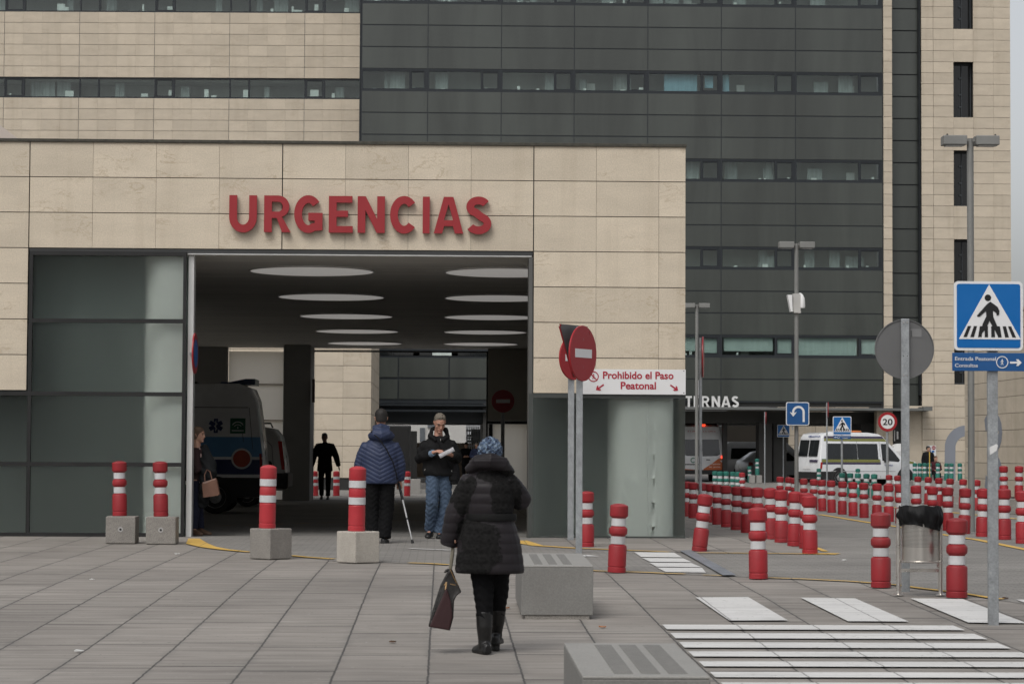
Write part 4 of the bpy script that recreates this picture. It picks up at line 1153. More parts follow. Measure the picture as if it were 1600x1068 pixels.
# bollards planted in stone cubes
def cube_block(name, x, y, w, h, rz, mat, label, group, hole=True):
    bm = NB(); box(bm, -w / 2, w / 2, -w / 2, w / 2, 0, h, .012)
    o = obj(name, bm, mat, None); o.location = (x, y, g(y) + .006); o.rotation_euler = (0, 0, rz)
    tag(o, label, "concrete block", group)
    if hole:
        b = NB(); r = [Vector((.035 * math.cos(a), -w / 2 - .003, h * .52 + .035 * math.sin(a))) for a in [2 * math.pi * k / 16 for k in range(16)]]
        rings(b, [r, [Vector((p.x, -w / 2 + .002, p.z)) for p in r]]); obj("lifting_socket", b, M("socket_grey", (.34, .33, .32), .6), o)
        b = NB(); r = [Vector((p.x * .45, -w / 2 - .006, h * .52 + (p.z - h * .52) * .45)) for p in r]
        rings(b, [r, [Vector((p.x, -w / 2 - .0035, p.z)) for p in r]]); obj("socket_hole", b, BLACK, o)
    return o
GE = "red bollards planted on granite cubes"; GEB = "granite cubes carrying red bollards"
p = G(188, 849.5); wz_ = .40
for px, pyb, bx_, lb1, lb2 in ((188, 849.5, 187, "grey granite cube under the frosted glass wall, farther from the drive-through", "red bollard on the granite cube farther from the drive-through jamb"),
                               (251, 850.5, 251.5, "dark granite cube under the frosted glass wall, beside the white jamb", "red bollard on the dark granite cube beside the white jamb")):
    p = G(px, pyb); y = p.y + .2
    cube_block("granite_block", p.x, y, .405, .37, 0, CONC_D, lb1, GEB)
    bollard(px, pyb, lb2, GE, loc=(P(bx_, 800, y).x, y, g(y) + .37), style='waist')
for px, pyb, bx_, rz, w, h, m_, lb1, lb2, mt in ((420.5, 874.5, 417.5, R(47), .36, .365, CONC_D, "grey granite cube turned edge-on before the open drive-through", "straight red bollard on the edge-on grey cube before the drive-through", None),
                                        (558, 880.5, 557, R(40), .36, .365, CONC_W, "pale granite cube turned edge-on before the man in the blue jacket", "straight red bollard on the pale cube in front of the blue jacket", None)):
    p = G(px, pyb); y = p.y + .25
    b = cube_block("granite_block", p.x, y, w, h, rz, m_, lb1, GEB, hole=False)
    bollard(px, pyb, lb2, GE, loc=(P(bx_, 820, y).x, y, g(y) + h), style='straight')
for px, k in ((1569, 0), (1592, 1)):
    p = G(px + 6, 803.5); y = p.y + .25
    cube_block("granite_block", P(px + 5, 800, y).x, y, .5, .36, 0, CONC_D, ("dark granite cube at the frame edge below the annex wall", "dark granite cube by the annex wall behind the sign pole")[1 - k], GEB, hole=False)
    bollard(px, 803, ("red bollard on a granite cube by the annex wall, nearer the sign pole", "red bollard on a granite cube by the annex wall, farther from the sign pole")[k], GE, loc=(P(px, 780, y).x, y, g(y) + .36))
# beyond the drive-through
GF_ = "red bollards at the far mouth of the drive-through"
bollard(492.5, 774.6, "red bollard beside the dark column at the far mouth of the tunnel", GF_, style='straight')
bollard(525.5, 774.6, "red bollard next to the walking man at the far mouth of the tunnel", GF_, style='straight')
bollard(570, 774.6, "red bollard hidden behind the man in the blue jacket", GF_, style='straight')
bollard(636, 774.8, "red bollard between the blue jacket and the man in jeans, far mouth", GF_, style='straight')
# green ones
GG = "green bollards in the low row before the minibus"
for k, q in enumerate([(1316.7, 775.2), (1328.4, 775.6), (1340.4, 776.2), (1353.6, 777.4), (1366.3, 778.4)]):
    bollard(*q, "%s green bollard from the U-turn sign in the low row before the minibus" % ORD[k], GG, 'green')
def at_height(px, py_top, Y, h=.75): q = P(px, py_top, Y); return (q.x, Y, q.z - h)
GH = "green bollards standing close to the minibus"
for px, lb in ((1279, "green bollard by the rear wheel of the white minibus"), (1341, "green bollard by the front door of the white minibus")):
    Yg = 100; bollard(px, 750, lb, GH, 'green', loc=(P(px, 740, Yg).x, Yg, g(Yg)))
GI = "green bollards on the low wall under the painted figure"
gw = [1429.4, 1437.5, 1445, 1452.4, 1465.2, 1478.7, 1486.3, 1500, 1511]
Yw_ = 104.0
zw = P(1460, 750.5, Yw_).z
for k, px in enumerate(gw):
    bollard(px, 750, "%s green bollard from the round grey sign along the low wall" % ORD[k], GI, 'green', loc=(P(px, 740, Yw_ + (k % 2) * .15).x, Yw_ + (k % 2) * .15, zw))
bm = NB(); box(bm, P(1425, 750, Yw_).x, P(1517, 750, Yw_).x, Yw_ - .3, Yw_ + .5, g(Yw_) - .05, zw - .002, .02)
tag(obj("low_wall", bm, CONC), "low concrete wall carrying the green bollards by the painted figure", "wall")
GJ = "green bollards clustered behind the ambulance"
for k, (px, Yg) in enumerate([(1117.4, 83), (1125.2, 82), (1135.2, 82), (1144.4, 81), (1152.6, 80)]):
    bollard(px, 760, "%s green bollard from the glass wall in the cluster before the ambulance" % ORD[k], GJ, 'green', loc=(P(px, 740, Yg).x, Yg, g(Yg)))
bollard(1160.6, 761.6, "red bollard ending the green cluster before the white car", "red bollards standing alone at the lane edge", loc=(P(1160.6, 740, 77.5).x, 77.5, g(77.5)))
Yg = 110
for (px, w) in ((1176, .36), (1184.5, .36)):
    cube_block("concrete_cube", P(px, 750, Yg).x, Yg, w * .9, .36, 0, CONC, ("concrete cube nearer the ambulance under the dark columns" if px < 1180 else "concrete cube carrying the tallest green bollard by the dark columns"), "concrete cubes by the dark columns", hole=False)
bollard(1181.4, 746, "green bollard raised on a concrete cube before the white car", GJ, 'green', loc=(P(1183.5, 740, Yg).x, Yg, g(Yg) + .36))
bollard(1172, 752, "green bollard low behind the red one before the white car", GJ, 'green', loc=(P(1171.5, 740, 111.5).x, 111.5, g(111.5)))

# ================================================================== benches
GRIP = M("grip_strip", (.18, .176, .166), .9, var=.15, vs=20)
TOP_LIT = M("bench_concrete_lit", (.262, .256, .24), .7, var=.07, vs=4, speck=.10, ss=90, bump=.1, dirt=.15)  # lighter than the bench sides: light from above put into the colour
def bench(px_l, px_r, py_front, py_top, depth, label, mat):
    a, b = G(px_l, py_front), G(px_r, py_front); y = (a.y + b.y) / 2
    x0, x1 = P(px_l, py_top, y).x, P(px_r, py_top, y).x; h = P((px_l + px_r) / 2, py_top, y).z - g(y); w = x1 - x0
    t = empty("concrete_bench", ((x0 + x1) / 2, y + depth / 2, g(y + depth / 2)), label, "bench", "concrete block benches on the plaza")
    t.rotation_euler = (math.atan2(g(y + depth) - g(y), depth), 0, 0)
    hz_ = h - (g(y + depth / 2) - g(y)) + (g(y + depth) - g(y)) / 2
    bm = NB(); box(bm, -w / 2, w / 2, -depth / 2, depth / 2 - .04, .035, h - .016, .006); obj("block", bm, mat, t)
    bm = NB(); box(bm, -w / 2, w / 2, -depth / 2, depth / 2 - .04, h - .0155, h, .006); obj("lit_top", bm, TOP_LIT, t)  # thin sheet added only to carry the lighter top tone
    bm = NB(); box(bm, -w / 2 + .03, w / 2 - .03, -depth / 2 + .012, depth / 2 - .02, -.02, .034); obj("plinth", bm, CONC_D, t)
    for k in range(3):
        cx_ = -w / 2 + w * (.245 + .205 * k); bm = NB()
        n = 34
        for q in range(n):
            yy = -depth / 2 + .16 + (depth - .36) * q / n
            box(bm, cx_ - .036, cx_ + .036, yy, yy + (depth - .36) / n * .78, h - .001, h + .0025)
        obj("grip_strip", bm, GRIP, t)
    return t
bench(815, 927, 967, 883, 1.72, "grey concrete block bench beside the woman in the dark coat", M("bench_concrete", (.185, .181, .17), .8, var=.1, vs=3, speck=.12, ss=90, bump=.12, dirt=.28))
y2 = 11.5
def bench2():
    sc = pxm(y2); a = P(910, 1055, y2); b = P(1110, 1055, y2); h = a.z - g(y2)
    depth = 1.75; w = b.x - a.x
    t = empty("concrete_bench", ((a.x + b.x) / 2, y2 + depth / 2, g(y2 + depth / 2)), "nearest concrete bench cut off by the bottom of the photo", "bench", "concrete block benches on the plaza")
    t.rotation_euler = (math.atan2(g(y2 + depth) - g(y2), depth), 0, 0)
    bm = NB(); box(bm, -w / 2, w / 2, -depth / 2, depth / 2, .035, h - .016, .006); obj("block", bm, MATS["bench_concrete"], t)
    bm = NB(); box(bm, -w / 2, w / 2, -depth / 2, depth / 2, h - .0155, h, .006); obj("lit_top", bm, TOP_LIT, t)
    bm = NB(); box(bm, -w / 2 + .03, w / 2 - .03, -depth / 2 + .02, depth / 2 - .02, -.02, .034); obj("plinth", bm, CONC_D, t)
    for k in range(3):
        cx_ = -w / 2 + w * (.335 + .215 * k) ; bm = NB(); n = 30
        for q in range(n):
            yy = -depth / 2 + .10 + (depth - .22) * q / n
            box(bm, cx_ - .045, cx_ + .045, yy, yy + (depth - .22) / n * .72, h - .001, h + .0025)
        obj("grip_strip", bm, GRIP, t)
bench2()
p = G(638, 764); bm = NB(); box(bm, -.42, .42, 0, .5, 0, .48, .015); o = obj("concrete_bench", bm, CONC); o.location = (P(637, 750, 79).x, 79, g(79)); tag(o, "pale concrete block beyond the tunnel behind the red bollard", "bench")

# ================================================================== litter bin
p = G(1437, 931); t = empty("litter_bin", (p.x, p.y, g(p.y) + .009), "stainless steel litter bin lined with a black bag between red bollards", "litter bin")
sc = 1 / pxm(p.y); lx, rx_ = (1403.5 - 1437) * sc, (1470 - 1437) * sc; top = (932 - 793) * sc
for x, nm in ((lx, 0), (rx_, 1)):
    bm = NB(); tube(bm, [(x, 0, .012), (x, 0, top - (.02 if nm == 0 else .05))], .0205, 14); l_ = obj("leg", bm, STEEL, t, smooth=True)
    bm = NB(); lathe(bm, [(.05, .002), (.05, .010), (.022, .018), (.020, .05)], 16, (x, 0, 0)); obj("foot_plate", bm, STEEL, l_, smooth=True)
bm = NB(); zc = (932 - 893) * sc; box(bm, lx + .012, rx_ - .012, -.008, .012, zc - .016, zc + .016); obj("crossbar", bm, STEEL, t)
bz0, bz1 = (932 - 879) * sc, (932 - 800) * sc; brx = .172; bcx = (1437.5 - 1437) * sc
def perforated():
    tt = NT("perforated_steel"); v = tt.n('ShaderNodeTexCoord').outputs['Object']
    sp = tt.n('ShaderNodeSeparateXYZ'); tt.l(v, sp.inputs[0])
    ang = tt.math('ARCTAN2', sp.outputs[1], sp.outputs[0])
    u = tt.math('MULTIPLY', ang, 84 / (2 * math.pi)); w = tt.math('MULTIPLY', sp.outputs[2], 80.0)
    row = tt.math('FLOOR', w); u = tt.math('ADD', u, tt.math('MULTIPLY', tt.math('FRACT', tt.math('MULTIPLY', row, .5)), 1.0))
    du = tt.math('SUBTRACT', tt.math('FRACT', u), .5); dw = tt.math('SUBTRACT', tt.math('FRACT', w), .5)
    d = tt.math('SQRT', tt.math('ADD', tt.math('MULTIPLY', du, du), tt.math('MULTIPLY', dw, dw)))
    hole = tt.math('MULTIPLY', tt.rng(d, .26, .32, 1, 0), tt.math('GREATER_THAN', sp.outputs[2], bz0 + .14))
    tt.l(tt.mix(hole, (.60, .57, .53), (.02, .02, .02)), tt.b.inputs['Base Color'])
    tt.l(tt.math('MULTIPLY', tt.math('SUBTRACT', 1.0, hole), .95), tt.b.inputs['Metallic']); tt.b.inputs['Roughness'].default_value = .30
    return tt.m
bm = NB(); lathe(bm, [(brx - .006, bz0 + .004), (brx, bz0 + .004), (brx, bz1), (brx - .006, bz1)], 40, (bcx, 0, 0)); obj("basket", bm, perforated(), t, smooth=True)
bm = NB(); n = 40
rr = [[Vector((bcx + (brx + .006 + q[0]) * math.cos(2 * math.pi * k / n), (brx + .006 + q[0]) * math.sin(2 * math.pi * k / n), bz0 + q[1])) for k in range(n)] for q in ((0, -.01), (.012, -.004), (.012, .004), (0, .01))]
rings(bm, rr); obj("bottom_ring", bm, STEEL, t, smooth=True)
bm = NB()
for x0, x1 in ((lx, bcx - brx), (rx_, bcx + brx)): tube(bm, [(x0, 0, bz1 - .03), (x1, 0, bz1 - .03)], .010, 8)
box(bm, rx_ - .035, rx_ - .012, -.012, .012, bz0 - .055, bz0 - .012)
obj("bracket", bm, STEEL, t)
# bag: folded cloth around the rim, with creases and a ragged lower edge
rnd = random.Random(4); n = 96; L = 16
bm = NB(); rr = []
ph = [rnd.uniform(0, 6.28) for _ in range(8)]
for j in range(L):
    v_ = j / (L - 1); ring = []
    for k in range(n):
        a = 2 * math.pi * k / n
        low = bz1 - .165 - .035 * math.cos(a - .5) + .005 * math.sin(3 * a + ph[0]) + .003 * math.sin(9 * a + ph[1])
        z = (bz1 + .045) * (1 - v_) + low * v_
        cr = .009 * math.sin(9 * a + 4 * v_ + ph[2]) + .006 * math.sin(19 * a - 5 * v_ + ph[3]) + .004 * math.sin(33 * a + 6 * v_ + ph[4]) + .005 * math.sin(5 * a - 9 * v_ + ph[5])
        rad = brx + .014 + .020 * math.sin(math.pi * min(1, v_ * 1.15)) + cr * (.4 + .5 * v_)
        ring.append(Vector((bcx + rad * math.cos(a) * 1.06, rad * math.sin(a), z + .006 * math.sin(7 * a + ph[6]) * (1 - v_))))
    rr.append(ring)
vs = [[bm.verts.new(q) for q in ring] for ring in rr]
inner = [bm.verts.new(Vector((bcx + (q.x - bcx) * .90, q.y * .90, q.z - .03))) for q in rr[0]]
inn2 = [bm.verts.new(Vector((bcx + (q.x - bcx) * .80, q.y * .80, q.z - .30))) for q in rr[0]]
for A_, B_ in list(zip(vs, vs[1:])) + [(inner, vs[0]), (inn2, inner)]:
    for k in range(n): bm.faces.new((A_[k], A_[(k + 1) % n], B_[(k + 1) % n], B_[k]))
bm.faces.new(inn2)
BAGM = M("black_bin_bag", (.0055, .0055, .006), .52, var=.15, vs=14, bump=.05, bs=30)
BAGM.node_tree.nodes['Principled BSDF'].inputs['Specular IOR Level'].default_value = .22
tag(obj("bin_bag", bm, BAGM, None, smooth=True, angle=60), "black plastic bag folded over the rim of the steel litter bin", "bin bag").location = (p.x, p.y, g(p.y) + .009)

# ================================================================== signs and poles
def pole_round(parent, x, y, z0, z1, r, mat=GALV, name="pole"):
    bm = NB(); tube(bm, [(x, y, z0), (x, y, z1)], r, 16); return obj(name, bm, mat, parent, smooth=True)
def pole_rect(parent, w, d, h, mat=GALV, cap=True):
    bm = NB(); box(bm, -w / 2, w / 2, -d / 2, d / 2, 0, h, .006); o = obj("pole", bm, mat, parent); return o
def local_rot(root, rz): pass
def disc_face(parent, r, z, y, rz, face_mat, name="disc", back=SIGNBACK, t=.022):
    """round plate with a folded rim; its face looks along -Y before rz"""
    bm = NB()
    rings(bm, [[Vector((rr_ * math.cos(a), yy, rr_ * math.sin(a))) for a in [2 * math.pi * k / 48 for k in range(48)]] for rr_, yy in ((r - .004, -t / 2), (r, -t / 2 + .004), (r, t / 2), (r - .012, t / 2), (r - .012, -t / 2 + .006))])
    bmesh.ops.transform(bm, matrix=Matrix.Rotation(rz, 4, 'Z') @ Matrix.Translation((0, y, z)), verts=bm.verts)
    return obj(name, bm, face_mat, parent, smooth=True, angle=30)
def plate(parent, pts, y0, y1, z, rz, mat, name):
    bm = NB(); prism(bm, [(x, z + q) for x, q in pts], y0, y1)
    bmesh.ops.transform(bm, matrix=Matrix.Rotation(rz, 4, 'Z'), verts=bm.verts); return obj(name, bm, mat, parent)

def no_entry(px, py, Y, rad_px, zc_py, rz, label, pole_w=.085, yield_back=False, grp=None, top_py=None):
    q = P(px, py, Y); t = empty("no_entry_sign", (q.x, Y, g(Y) + .009), label, "road sign", grp)
    zc_ = P(px, zc_py, Y).z - g(Y); r = rad_px / pxm(Y); top = zc_ + r * .96
    bm = NB(); box(bm, -pole_w / 2, pole_w / 2, -.02, .02, -.05, top, .006); bmesh.ops.transform(bm, matrix=Matrix.Rotation(rz * .0, 4, 'Z'), verts=bm.verts); obj("pole", bm, GALV, t)
    d = disc_face(t, r, zc_, -.045, rz, SIGNR)
    b = plate(t, [(-r * .62, -r * .155), (r * .62, -r * .155), (r * .62, r * .155), (-r * .62, r * .155)], -.0595, -.0565, zc_, rz, SIGNW, "white_bar")
    if yield_back:
        h = r * 2.05; tri = [(-h * .53, .05), (h * .53, .05), (0, .05 - h * .93)]
        rz2 = rz
        bm = NB(); prism(bm, [(x, zc_ + r * .88 + z) for x, z in tri], .075, .082); bmesh.ops.bevel(bm, geom=[e for e in bm.edges if abs(e.verts[0].co.x - e.verts[1].co.x) < 1e-5 and abs(e.verts[0].co.z - e.verts[1].co.z) < 1e-5], offset=.035, segments=4, affect='EDGES')
        bmesh.ops.transform(bm, matrix=Matrix.Rotation(rz2, 4, 'Z'), verts=bm.verts); yo = obj("yield_back", bm, SIGNBACK, t); tag(yo, "dark grey back of a triangular yield sign")
        s_ = 1.04; bm = NB(); prism(bm, [(x * s_, zc_ + r * .88 + (z - .04) * s_ + .04) for x, z in tri], .083, .096); bmesh.ops.bevel(bm, geom=[e for e in bm.edges if abs(e.verts[0].co.x - e.verts[1].co.x) < 1e-5 and abs(e.verts[0].co.z - e.verts[1].co.z) < 1e-5], offset=.035, segments=4, affect='EDGES')
        bmesh.ops.transform(bm, matrix=Matrix.Rotation(rz2, 4, 'Z'), verts=bm.verts); obj("yield_rim", bm, SIGNR, t)
    bm = NB()
    for zz in (zc_ - r * .5, zc_ + r * .5): box(bm, -pole_w / 2 - .006, pole_w / 2 + .006, -.03, .026, zz - .018, zz + .018)
    obj("clamp", bm, GALV, t); return t
no_entry(904.5, 862, 31.1, 43.5, 553, R(58), "nearer red no-entry disc on a galvanised pole, a yield sign's back behind it", .085, True, "no-entry signs by the entrance")
no_entry(891.5, 842, 34.9, 34.5, 560, R(47), "farther no-entry disc peeking out behind the nearer one on a pale pole", .09, False, "no-entry signs by the entrance")
no_entry(785, 775, 65, 17.8, 627, 0, "shaded no-entry disc on a thin pole inside the drive-through", .10, False, "no-entry signs by the entrance")

# round parking-ban disc seen edge-on on the white jamb
q = P(301.5, 552, F + .05); t = empty("parking_ban_disc", (q.x, F + .05, q.z), "round red and blue parking-ban disc seen nearly edge-on at the white jamb", "road sign")
disc_face(t, .30, 0, -.03, R(88.5), SIGNR); bm = NB()
rings(bm, [[Vector((.21 * math.cos(a), yy, .21 * math.sin(a))) for a in [2 * math.pi * k / 32 for k in range(32)]] for yy in (-.0445, -.0420)])
bmesh.ops.transform(bm, matrix=Matrix.Rotation(R(88.5), 4, 'Z'), verts=bm.verts); obj("blue_field", bm, SIGNB, t)
bm = NB(); box(bm, -.05, .04, .0, .12, -.02, .02); obj("bracket", bm, GALV, t)

# big crossing sign with plate, near the frame edge
PED_TRI = [(453, 124), (187, 599), (729, 601)]
PED_BODY = [(462, 274), (436, 292), (424, 305), (344, 396), (352, 405), (368, 404), (424, 356), (426, 402), (396, 462), (388, 488), (380, 520), (384, 552), (412, 522), (432, 488), (454, 440), (478, 486), (500, 520), (528, 575), (554, 575), (546, 540), (520, 484), (486, 402), (484, 352), (514, 372), (516, 396), (538, 386), (541, 352), (524, 318)]
PED_BARS = [[(265, 486), (294, 486), (257, 581), (226, 581)], [(318, 486), (346, 486), (318, 582), (286, 582)], [(370, 487), (400, 487), (384, 582), (354, 582)], [(412, 487), (440, 487), (441, 582), (412, 582)], [(468, 487), (497, 487), (502, 582), (470, 582)], [(516, 487), (545, 487), (560, 583), (529, 583)], [(569, 487), (598, 487), (623, 583), (590, 583)], [(615, 487), (643, 487), (685, 583), (654, 583)]]
def ped_sign(parent, s, z, y, rz=0):
    """square crossing sign of side s centred at height z in the parent's frame"""
    k = s / 600.0; T = lambda L: [((x - 448) * k, z - (q - 397) * k) for x, q in L]
    rot = Matrix.Rotation(rz, 4, 'Z')
    def part(polys, y0, y1, mat, name):
        bm = NB()
        for pl in polys: prism(bm, pl, y0, y1)
        bmesh.ops.transform(bm, matrix=rot, verts=bm.verts); return obj(name, bm, mat, parent)
    b0 = [(x, z + q) for x, q in rrect(s, s, s * .06)]
    part([b0], y - .012, y + .012, SIGNW, "border")
    part([[(x, z + q) for x, q in rrect(s * .925, s * .925, s * .035)]], y - .0155, y - .0125, SIGNB, "blue_field")
    part([T(PED_TRI)], y - .0185, y - .0160, SIGNW, "white_triangle")
    part([T(PED_BODY)], y - .0235, y - .0215, BLACK, "pictogram")
    part([[(0 + (441 - 448) * k + 28.5 * k * math.cos(a), z - (240 - 397) * k + 28.5 * k * math.sin(a)) for a in [2 * math.pi * m / 20 for m in range(20)]]] + [T(b) for b in PED_BARS], y - .0212, y - .0190, BLACK, "stripes")
Yp = G(1552, 976).y; q = P(1552, 976, Yp); sc = 1 / pxm(Yp)
t = empty("crossing_sign", (q.x, Yp, g(Yp) + .009), "large blue zebra crossing sign over a plate reading Entrada Peatonal Consultas", "road sign", "zebra crossing signs")
bm = NB(); box(bm, -.043, .043, -.022, .022, -.03, (976 - 440) * sc, .005); obj("pole", bm, GALV, t)
xs0 = (1544 - 1552) * sc
tt = bpy.data.objects.new("sign_face", None)
COL.objects.link(tt); bpy.data.objects.remove(tt)
def shifted(fn, dx):
    before = set(o.name for o in bpy.data.objects); fn()
    for o in bpy.data.objects:
        if o.name not in before and o.type == 'MESH':
            for v in o.data.vertices: v.co.x += dx
shifted(lambda: ped_sign(t, 108.5 * sc, (976 - 494) * sc, -.045), xs0)
zt1, zb1 = (976 - 552) * sc, (976 - 580.5) * sc; pxl, pxr = (1487 - 1552) * sc, (1601 - 1552) * sc
bm = NB(); box(bm, pxl, pxr, -.05, -.034, zb1, zt1, .003); obj("name_plate", bm, SIGNB2, t)
yl = -.0525
def ltext(s, x0_, x1_, zb_, size, bold=.003, mat=SIGNW):
    bm = text_bm(s, size, abs(x1_ - x0_), bold, .003); dx = (x0_ + x1_) / 2 - (max(v.co.x for v in bm.verts) + min(v.co.x for v in bm.verts)) / 2
    move(bm, (dx, yl, zb_)); return obj("lettering", bm, mat, t)
ltext("Entrada Peatonal", (1491 - 1552) * sc, (1555.5 - 1552) * sc, (976 - 564) * sc, .043)
ltext("Consultas", (1491 - 1552) * sc, (1527 - 1552) * sc, (976 - 574.5) * sc, .043)
c = ((1565.5 - 1552) * sc, (976 - 566.5) * sc); bm = NB(); ring_prism(bm, 8.3 * sc, 9.6 * sc, yl - .0015, yl + .0015, 32, c); obj("ring", bm, SIGNW, t)
bm = NB()
for pl in walker(7.0 * sc, (c[0], c[1] - 1.4 * sc)): prism(bm, pl, yl - .0015, yl + .0015)
obj("pictogram", bm, SIGNW, t)
arrow((1587 - 1552) * sc, (976 - 567) * sc, 9.3 * sc, 0, yl, SIGNW, None).parent = t
bm = NB(); prism(bm, [(-.028, (976 - 712) * sc), (.028, (976 - 705) * sc), (.040, (976 - 697) * sc), (.026, (976 - 694.5) * sc), (-.031, (976 - 700) * sc)], -.026, -.0235); obj("paper_sticker", bm, M("torn_paper", (.6, .6, .59), .8, var=.1, vs=20), t)
bm = NB()
for z in ((976 - 455) * sc, (976 - 535) * sc, (976 - 560) * sc, (976 - 576) * sc): box(bm, -.052, .052, -.033, .026, z - .012, z + .012)
obj("clamp", bm, GALV, t)

# round sign seen from behind
Yr = G(1415, 924).y; q = P(1415, 924, Yr); sc = 1 / pxm(Yr)
t = empty("round_sign", (q.x, Yr, g(Yr) + .009), "round road sign seen from its plain grey back on a galvanised pole", "road sign")
bm = NB(); box(bm, -6.3 * sc, 6.3 * sc, -.02, .02, -.03, (924 - 498) * sc, .004); obj("pole", bm, GALV, t)
zc_ = (924 - 545.5) * sc; r = 46.8 * sc
bm = NB(); rings(bm, [[Vector((rr_ * math.cos(a), yy, zc_ + rr_ * math.sin(a))) for a in [2 * math.pi * k / 64 for k in range(64)]] for rr_, yy in ((r - .010, .034), (r - .008, .024), (r, .024), (r, .047), (r - .004, .050))]); obj("disc", bm, SIGNBACK, t, smooth=True, angle=30)
bm = NB(); box(bm, .055, .17, .030, .0335, zc_ + .12, zc_ + .20); obj("maker_label", bm, M("maker_label", (.16, .16, .16), .5, var=.1), t)
bm = NB(); box(bm, .062, .075, .0270, .0295, zc_ + .125, zc_ + .185); obj("label_marks", bm, M("label_dark", (.07, .07, .07)), t)
bm = NB()
for z in (zc_ + .26, zc_ - .26):
    for x in (-.018, .018): tube(bm, [(x, -.026, z), (x, -.018, z)], .0075, 8)
obj("bolt", bm, STEEL, t)
bm = NB()
for x in (-.018, .018): tube(bm, [(x, -.0212, zc_ - .07), (x, -.0195, zc_ - .07)], .005, 8)
obj("bolt_hole", bm, BLACK, t)

# ------------------------------------------------------------------ lamp posts
def lamppost(px, Y, top_py, r, label, head_w, cam_dev=False):
    q = P(px, 700, Y); t = empty("street_lamp", (q.x, Y, g(Y)), label, "street lamp", "double headed street lamps"); H = P(px, top_py, Y).z - g(Y)
    pole_round(t, 0, 0, 0, H, r, LAMPM); k = head_w
    pole_round(t, 0, 0, H - .02, H + .06, r * .8, LAMPM, "pole_cap")
    bm = NB(); box(bm, -k * .5, k * .5, -.03, .03, H + .005, H + .055); obj("crossarm", bm, LAMPM, t)
    for s in (-1, 1):
        x0, x1 = (s * k * .16, s * k * 1.0)
        bm = NB(); vs_ = box(bm, x0, x1, -.14, .14, H - .06, H + .10, .012); h_ = obj("lamp_head", bm, LAMPM, t)
        bm = NB(); box(bm, min(x0, x1) + .05, max(x0, x1) - .05, -.1, .1, H - .075, H - .058); obj("lens", bm, M("lamp_lens", (.30, .31, .31), .2), h_)
        bm = NB(); tube(bm, [((x1 + x0) / 2 + s * k * .28, -.1, H + .10), ((x1 + x0) / 2 + s * k * .28, -.1, H + .125)], .015, 8); obj("latch", bm, DARKMET, h_)
    return t, H
lamppost(1517.5, 41, 222, .058, "tall near street lamp beside the big blue crossing sign", .48)
t, H = lamppost(1244.5, 62, 384, .055, "street lamp with two white devices strapped halfway up, behind the U-turn sign", .46)
hz_ = lambda p: P(1244, p, 62).z - g(62)
dv = NB(); k62 = 1 / pxm(62)
prism(dv, [(-15 * k62, hz_(461)), (-8 * k62, hz_(461)), (-7 * k62, hz_(487)), (-10 * k62, hz_(487))], -.14, .10); o = obj("white_box", dv, WHITE, t)
dv = NB(); eloft(dv, [(hz_(481), .085, .10, 8 * k62, 0), (hz_(478), .095, .11, 8 * k62, 0), (hz_(466), .09, .105, 7.5 * k62, 0), (hz_(460), .06, .07, 6.5 * k62, 0), (hz_(457.5), .02, .02, 5.5 * k62, 0)]); obj("dome_device", dv, WHITE, t, smooth=True)
dv = NB(); box(dv, -6 * k62, 5.6 * k62, -.10, .08, hz_(487), hz_(459)); box(dv, -5 * k62, 6 * k62, -.12, .10, hz_(489), hz_(486)); obj("bracket_box", dv, M("device_grey", (.42, .41, .39), .5), t)
lamppost(1088.5, 87, 478, .06, "far street lamp rising behind the edge-on red sign by the glass wall", .46)

# ------------------------------------------------------------------ smaller signs across the lane
def small(nm, px, py_c, Y, label, grp=None):
    q = P(px, py_c, Y); t = empty(nm, (q.x, Y, g(Y) + .006), label, "road sign", grp); return t, q.z - g(Y)
# U-turn sign strapped to the middle lamp
Yu = 61.85; q = P(1246, 646, Yu); t = empty("u_turn_sign", (q.x, Yu, q.z), "blue square U-turn sign with a white hooked arrow on the middle lamp", "road sign")
s_ = 36.5 / pxm(Yu)
bm = NB(); prism(bm, rrect(s_, s_, .05), -.03, -.008); obj("border", bm, SIGNW, t)
bm = NB(); prism(bm, rrect(s_ * .93, s_ * .93, .04), -.034, -.0305); obj("blue_field", bm, SIGNB2, t)
pth = [(.155, -.21), (.155, .04)] + [(.02 + .135 * math.cos(R(a)), .04 + .135 * math.sin(R(a))) for a in range(15, 181, 15)] + [(-.115, .0)]
bm = NB(); prism(bm, stroke(pth, .055), -.038, -.0345); obj("hooked_arrow", bm, SIGNW, t)
bm = NB(); prism(bm, [(-.205, .045), (-.115, .010), (-.02, .045), (-.115, -.075)], -.0415, -.0385); obj("arrow_head", bm, SIGNW, t)
bm = NB(); box(bm, -.08, .05, -.007, .02, -.02, .02); box(bm, -.14, -.11, -.006, .02, -.42, s_ * .4); obj("bracket", bm, GALV, t)
# crossing signs
t, z = small("crossing_sign", 1315.5, 665, 78, "small zebra crossing sign with a blue plate before the minibus roof", "zebra crossing signs")
pole_round(t, 0, .02, 0, z + .25, .035); ped_sign(t, .60, z, -.03)
bm = NB(); box(bm, -.28, .28, -.045, -.03, z - .43, z - .31); obj("name_plate", bm, SIGNB2, t)
yl = -.047
ltext("Entrada Peatonal", -.06, .26, z - .355, .045, .01); ltext("Consultas", .0, .18, z - .41, .045, .01); arrow(-.21, z - .37, .045, 180, yl, SIGNW, None, d=.003).parent = t
bm = NB(); ring_prism(bm, .030, .040, yl - .0015, yl + .0015, 20, (-.12, z - .37)); obj("ring", bm, SIGNW, t)
t, z = small("crossing_sign", 1224, 673, 112.95, "dim zebra crossing sign in the shade of the dark columns", "zebra crossing signs")
pole_round(t, 0, .02, 0, z + .2, .035); ped_sign(t, .58, z, -.03)
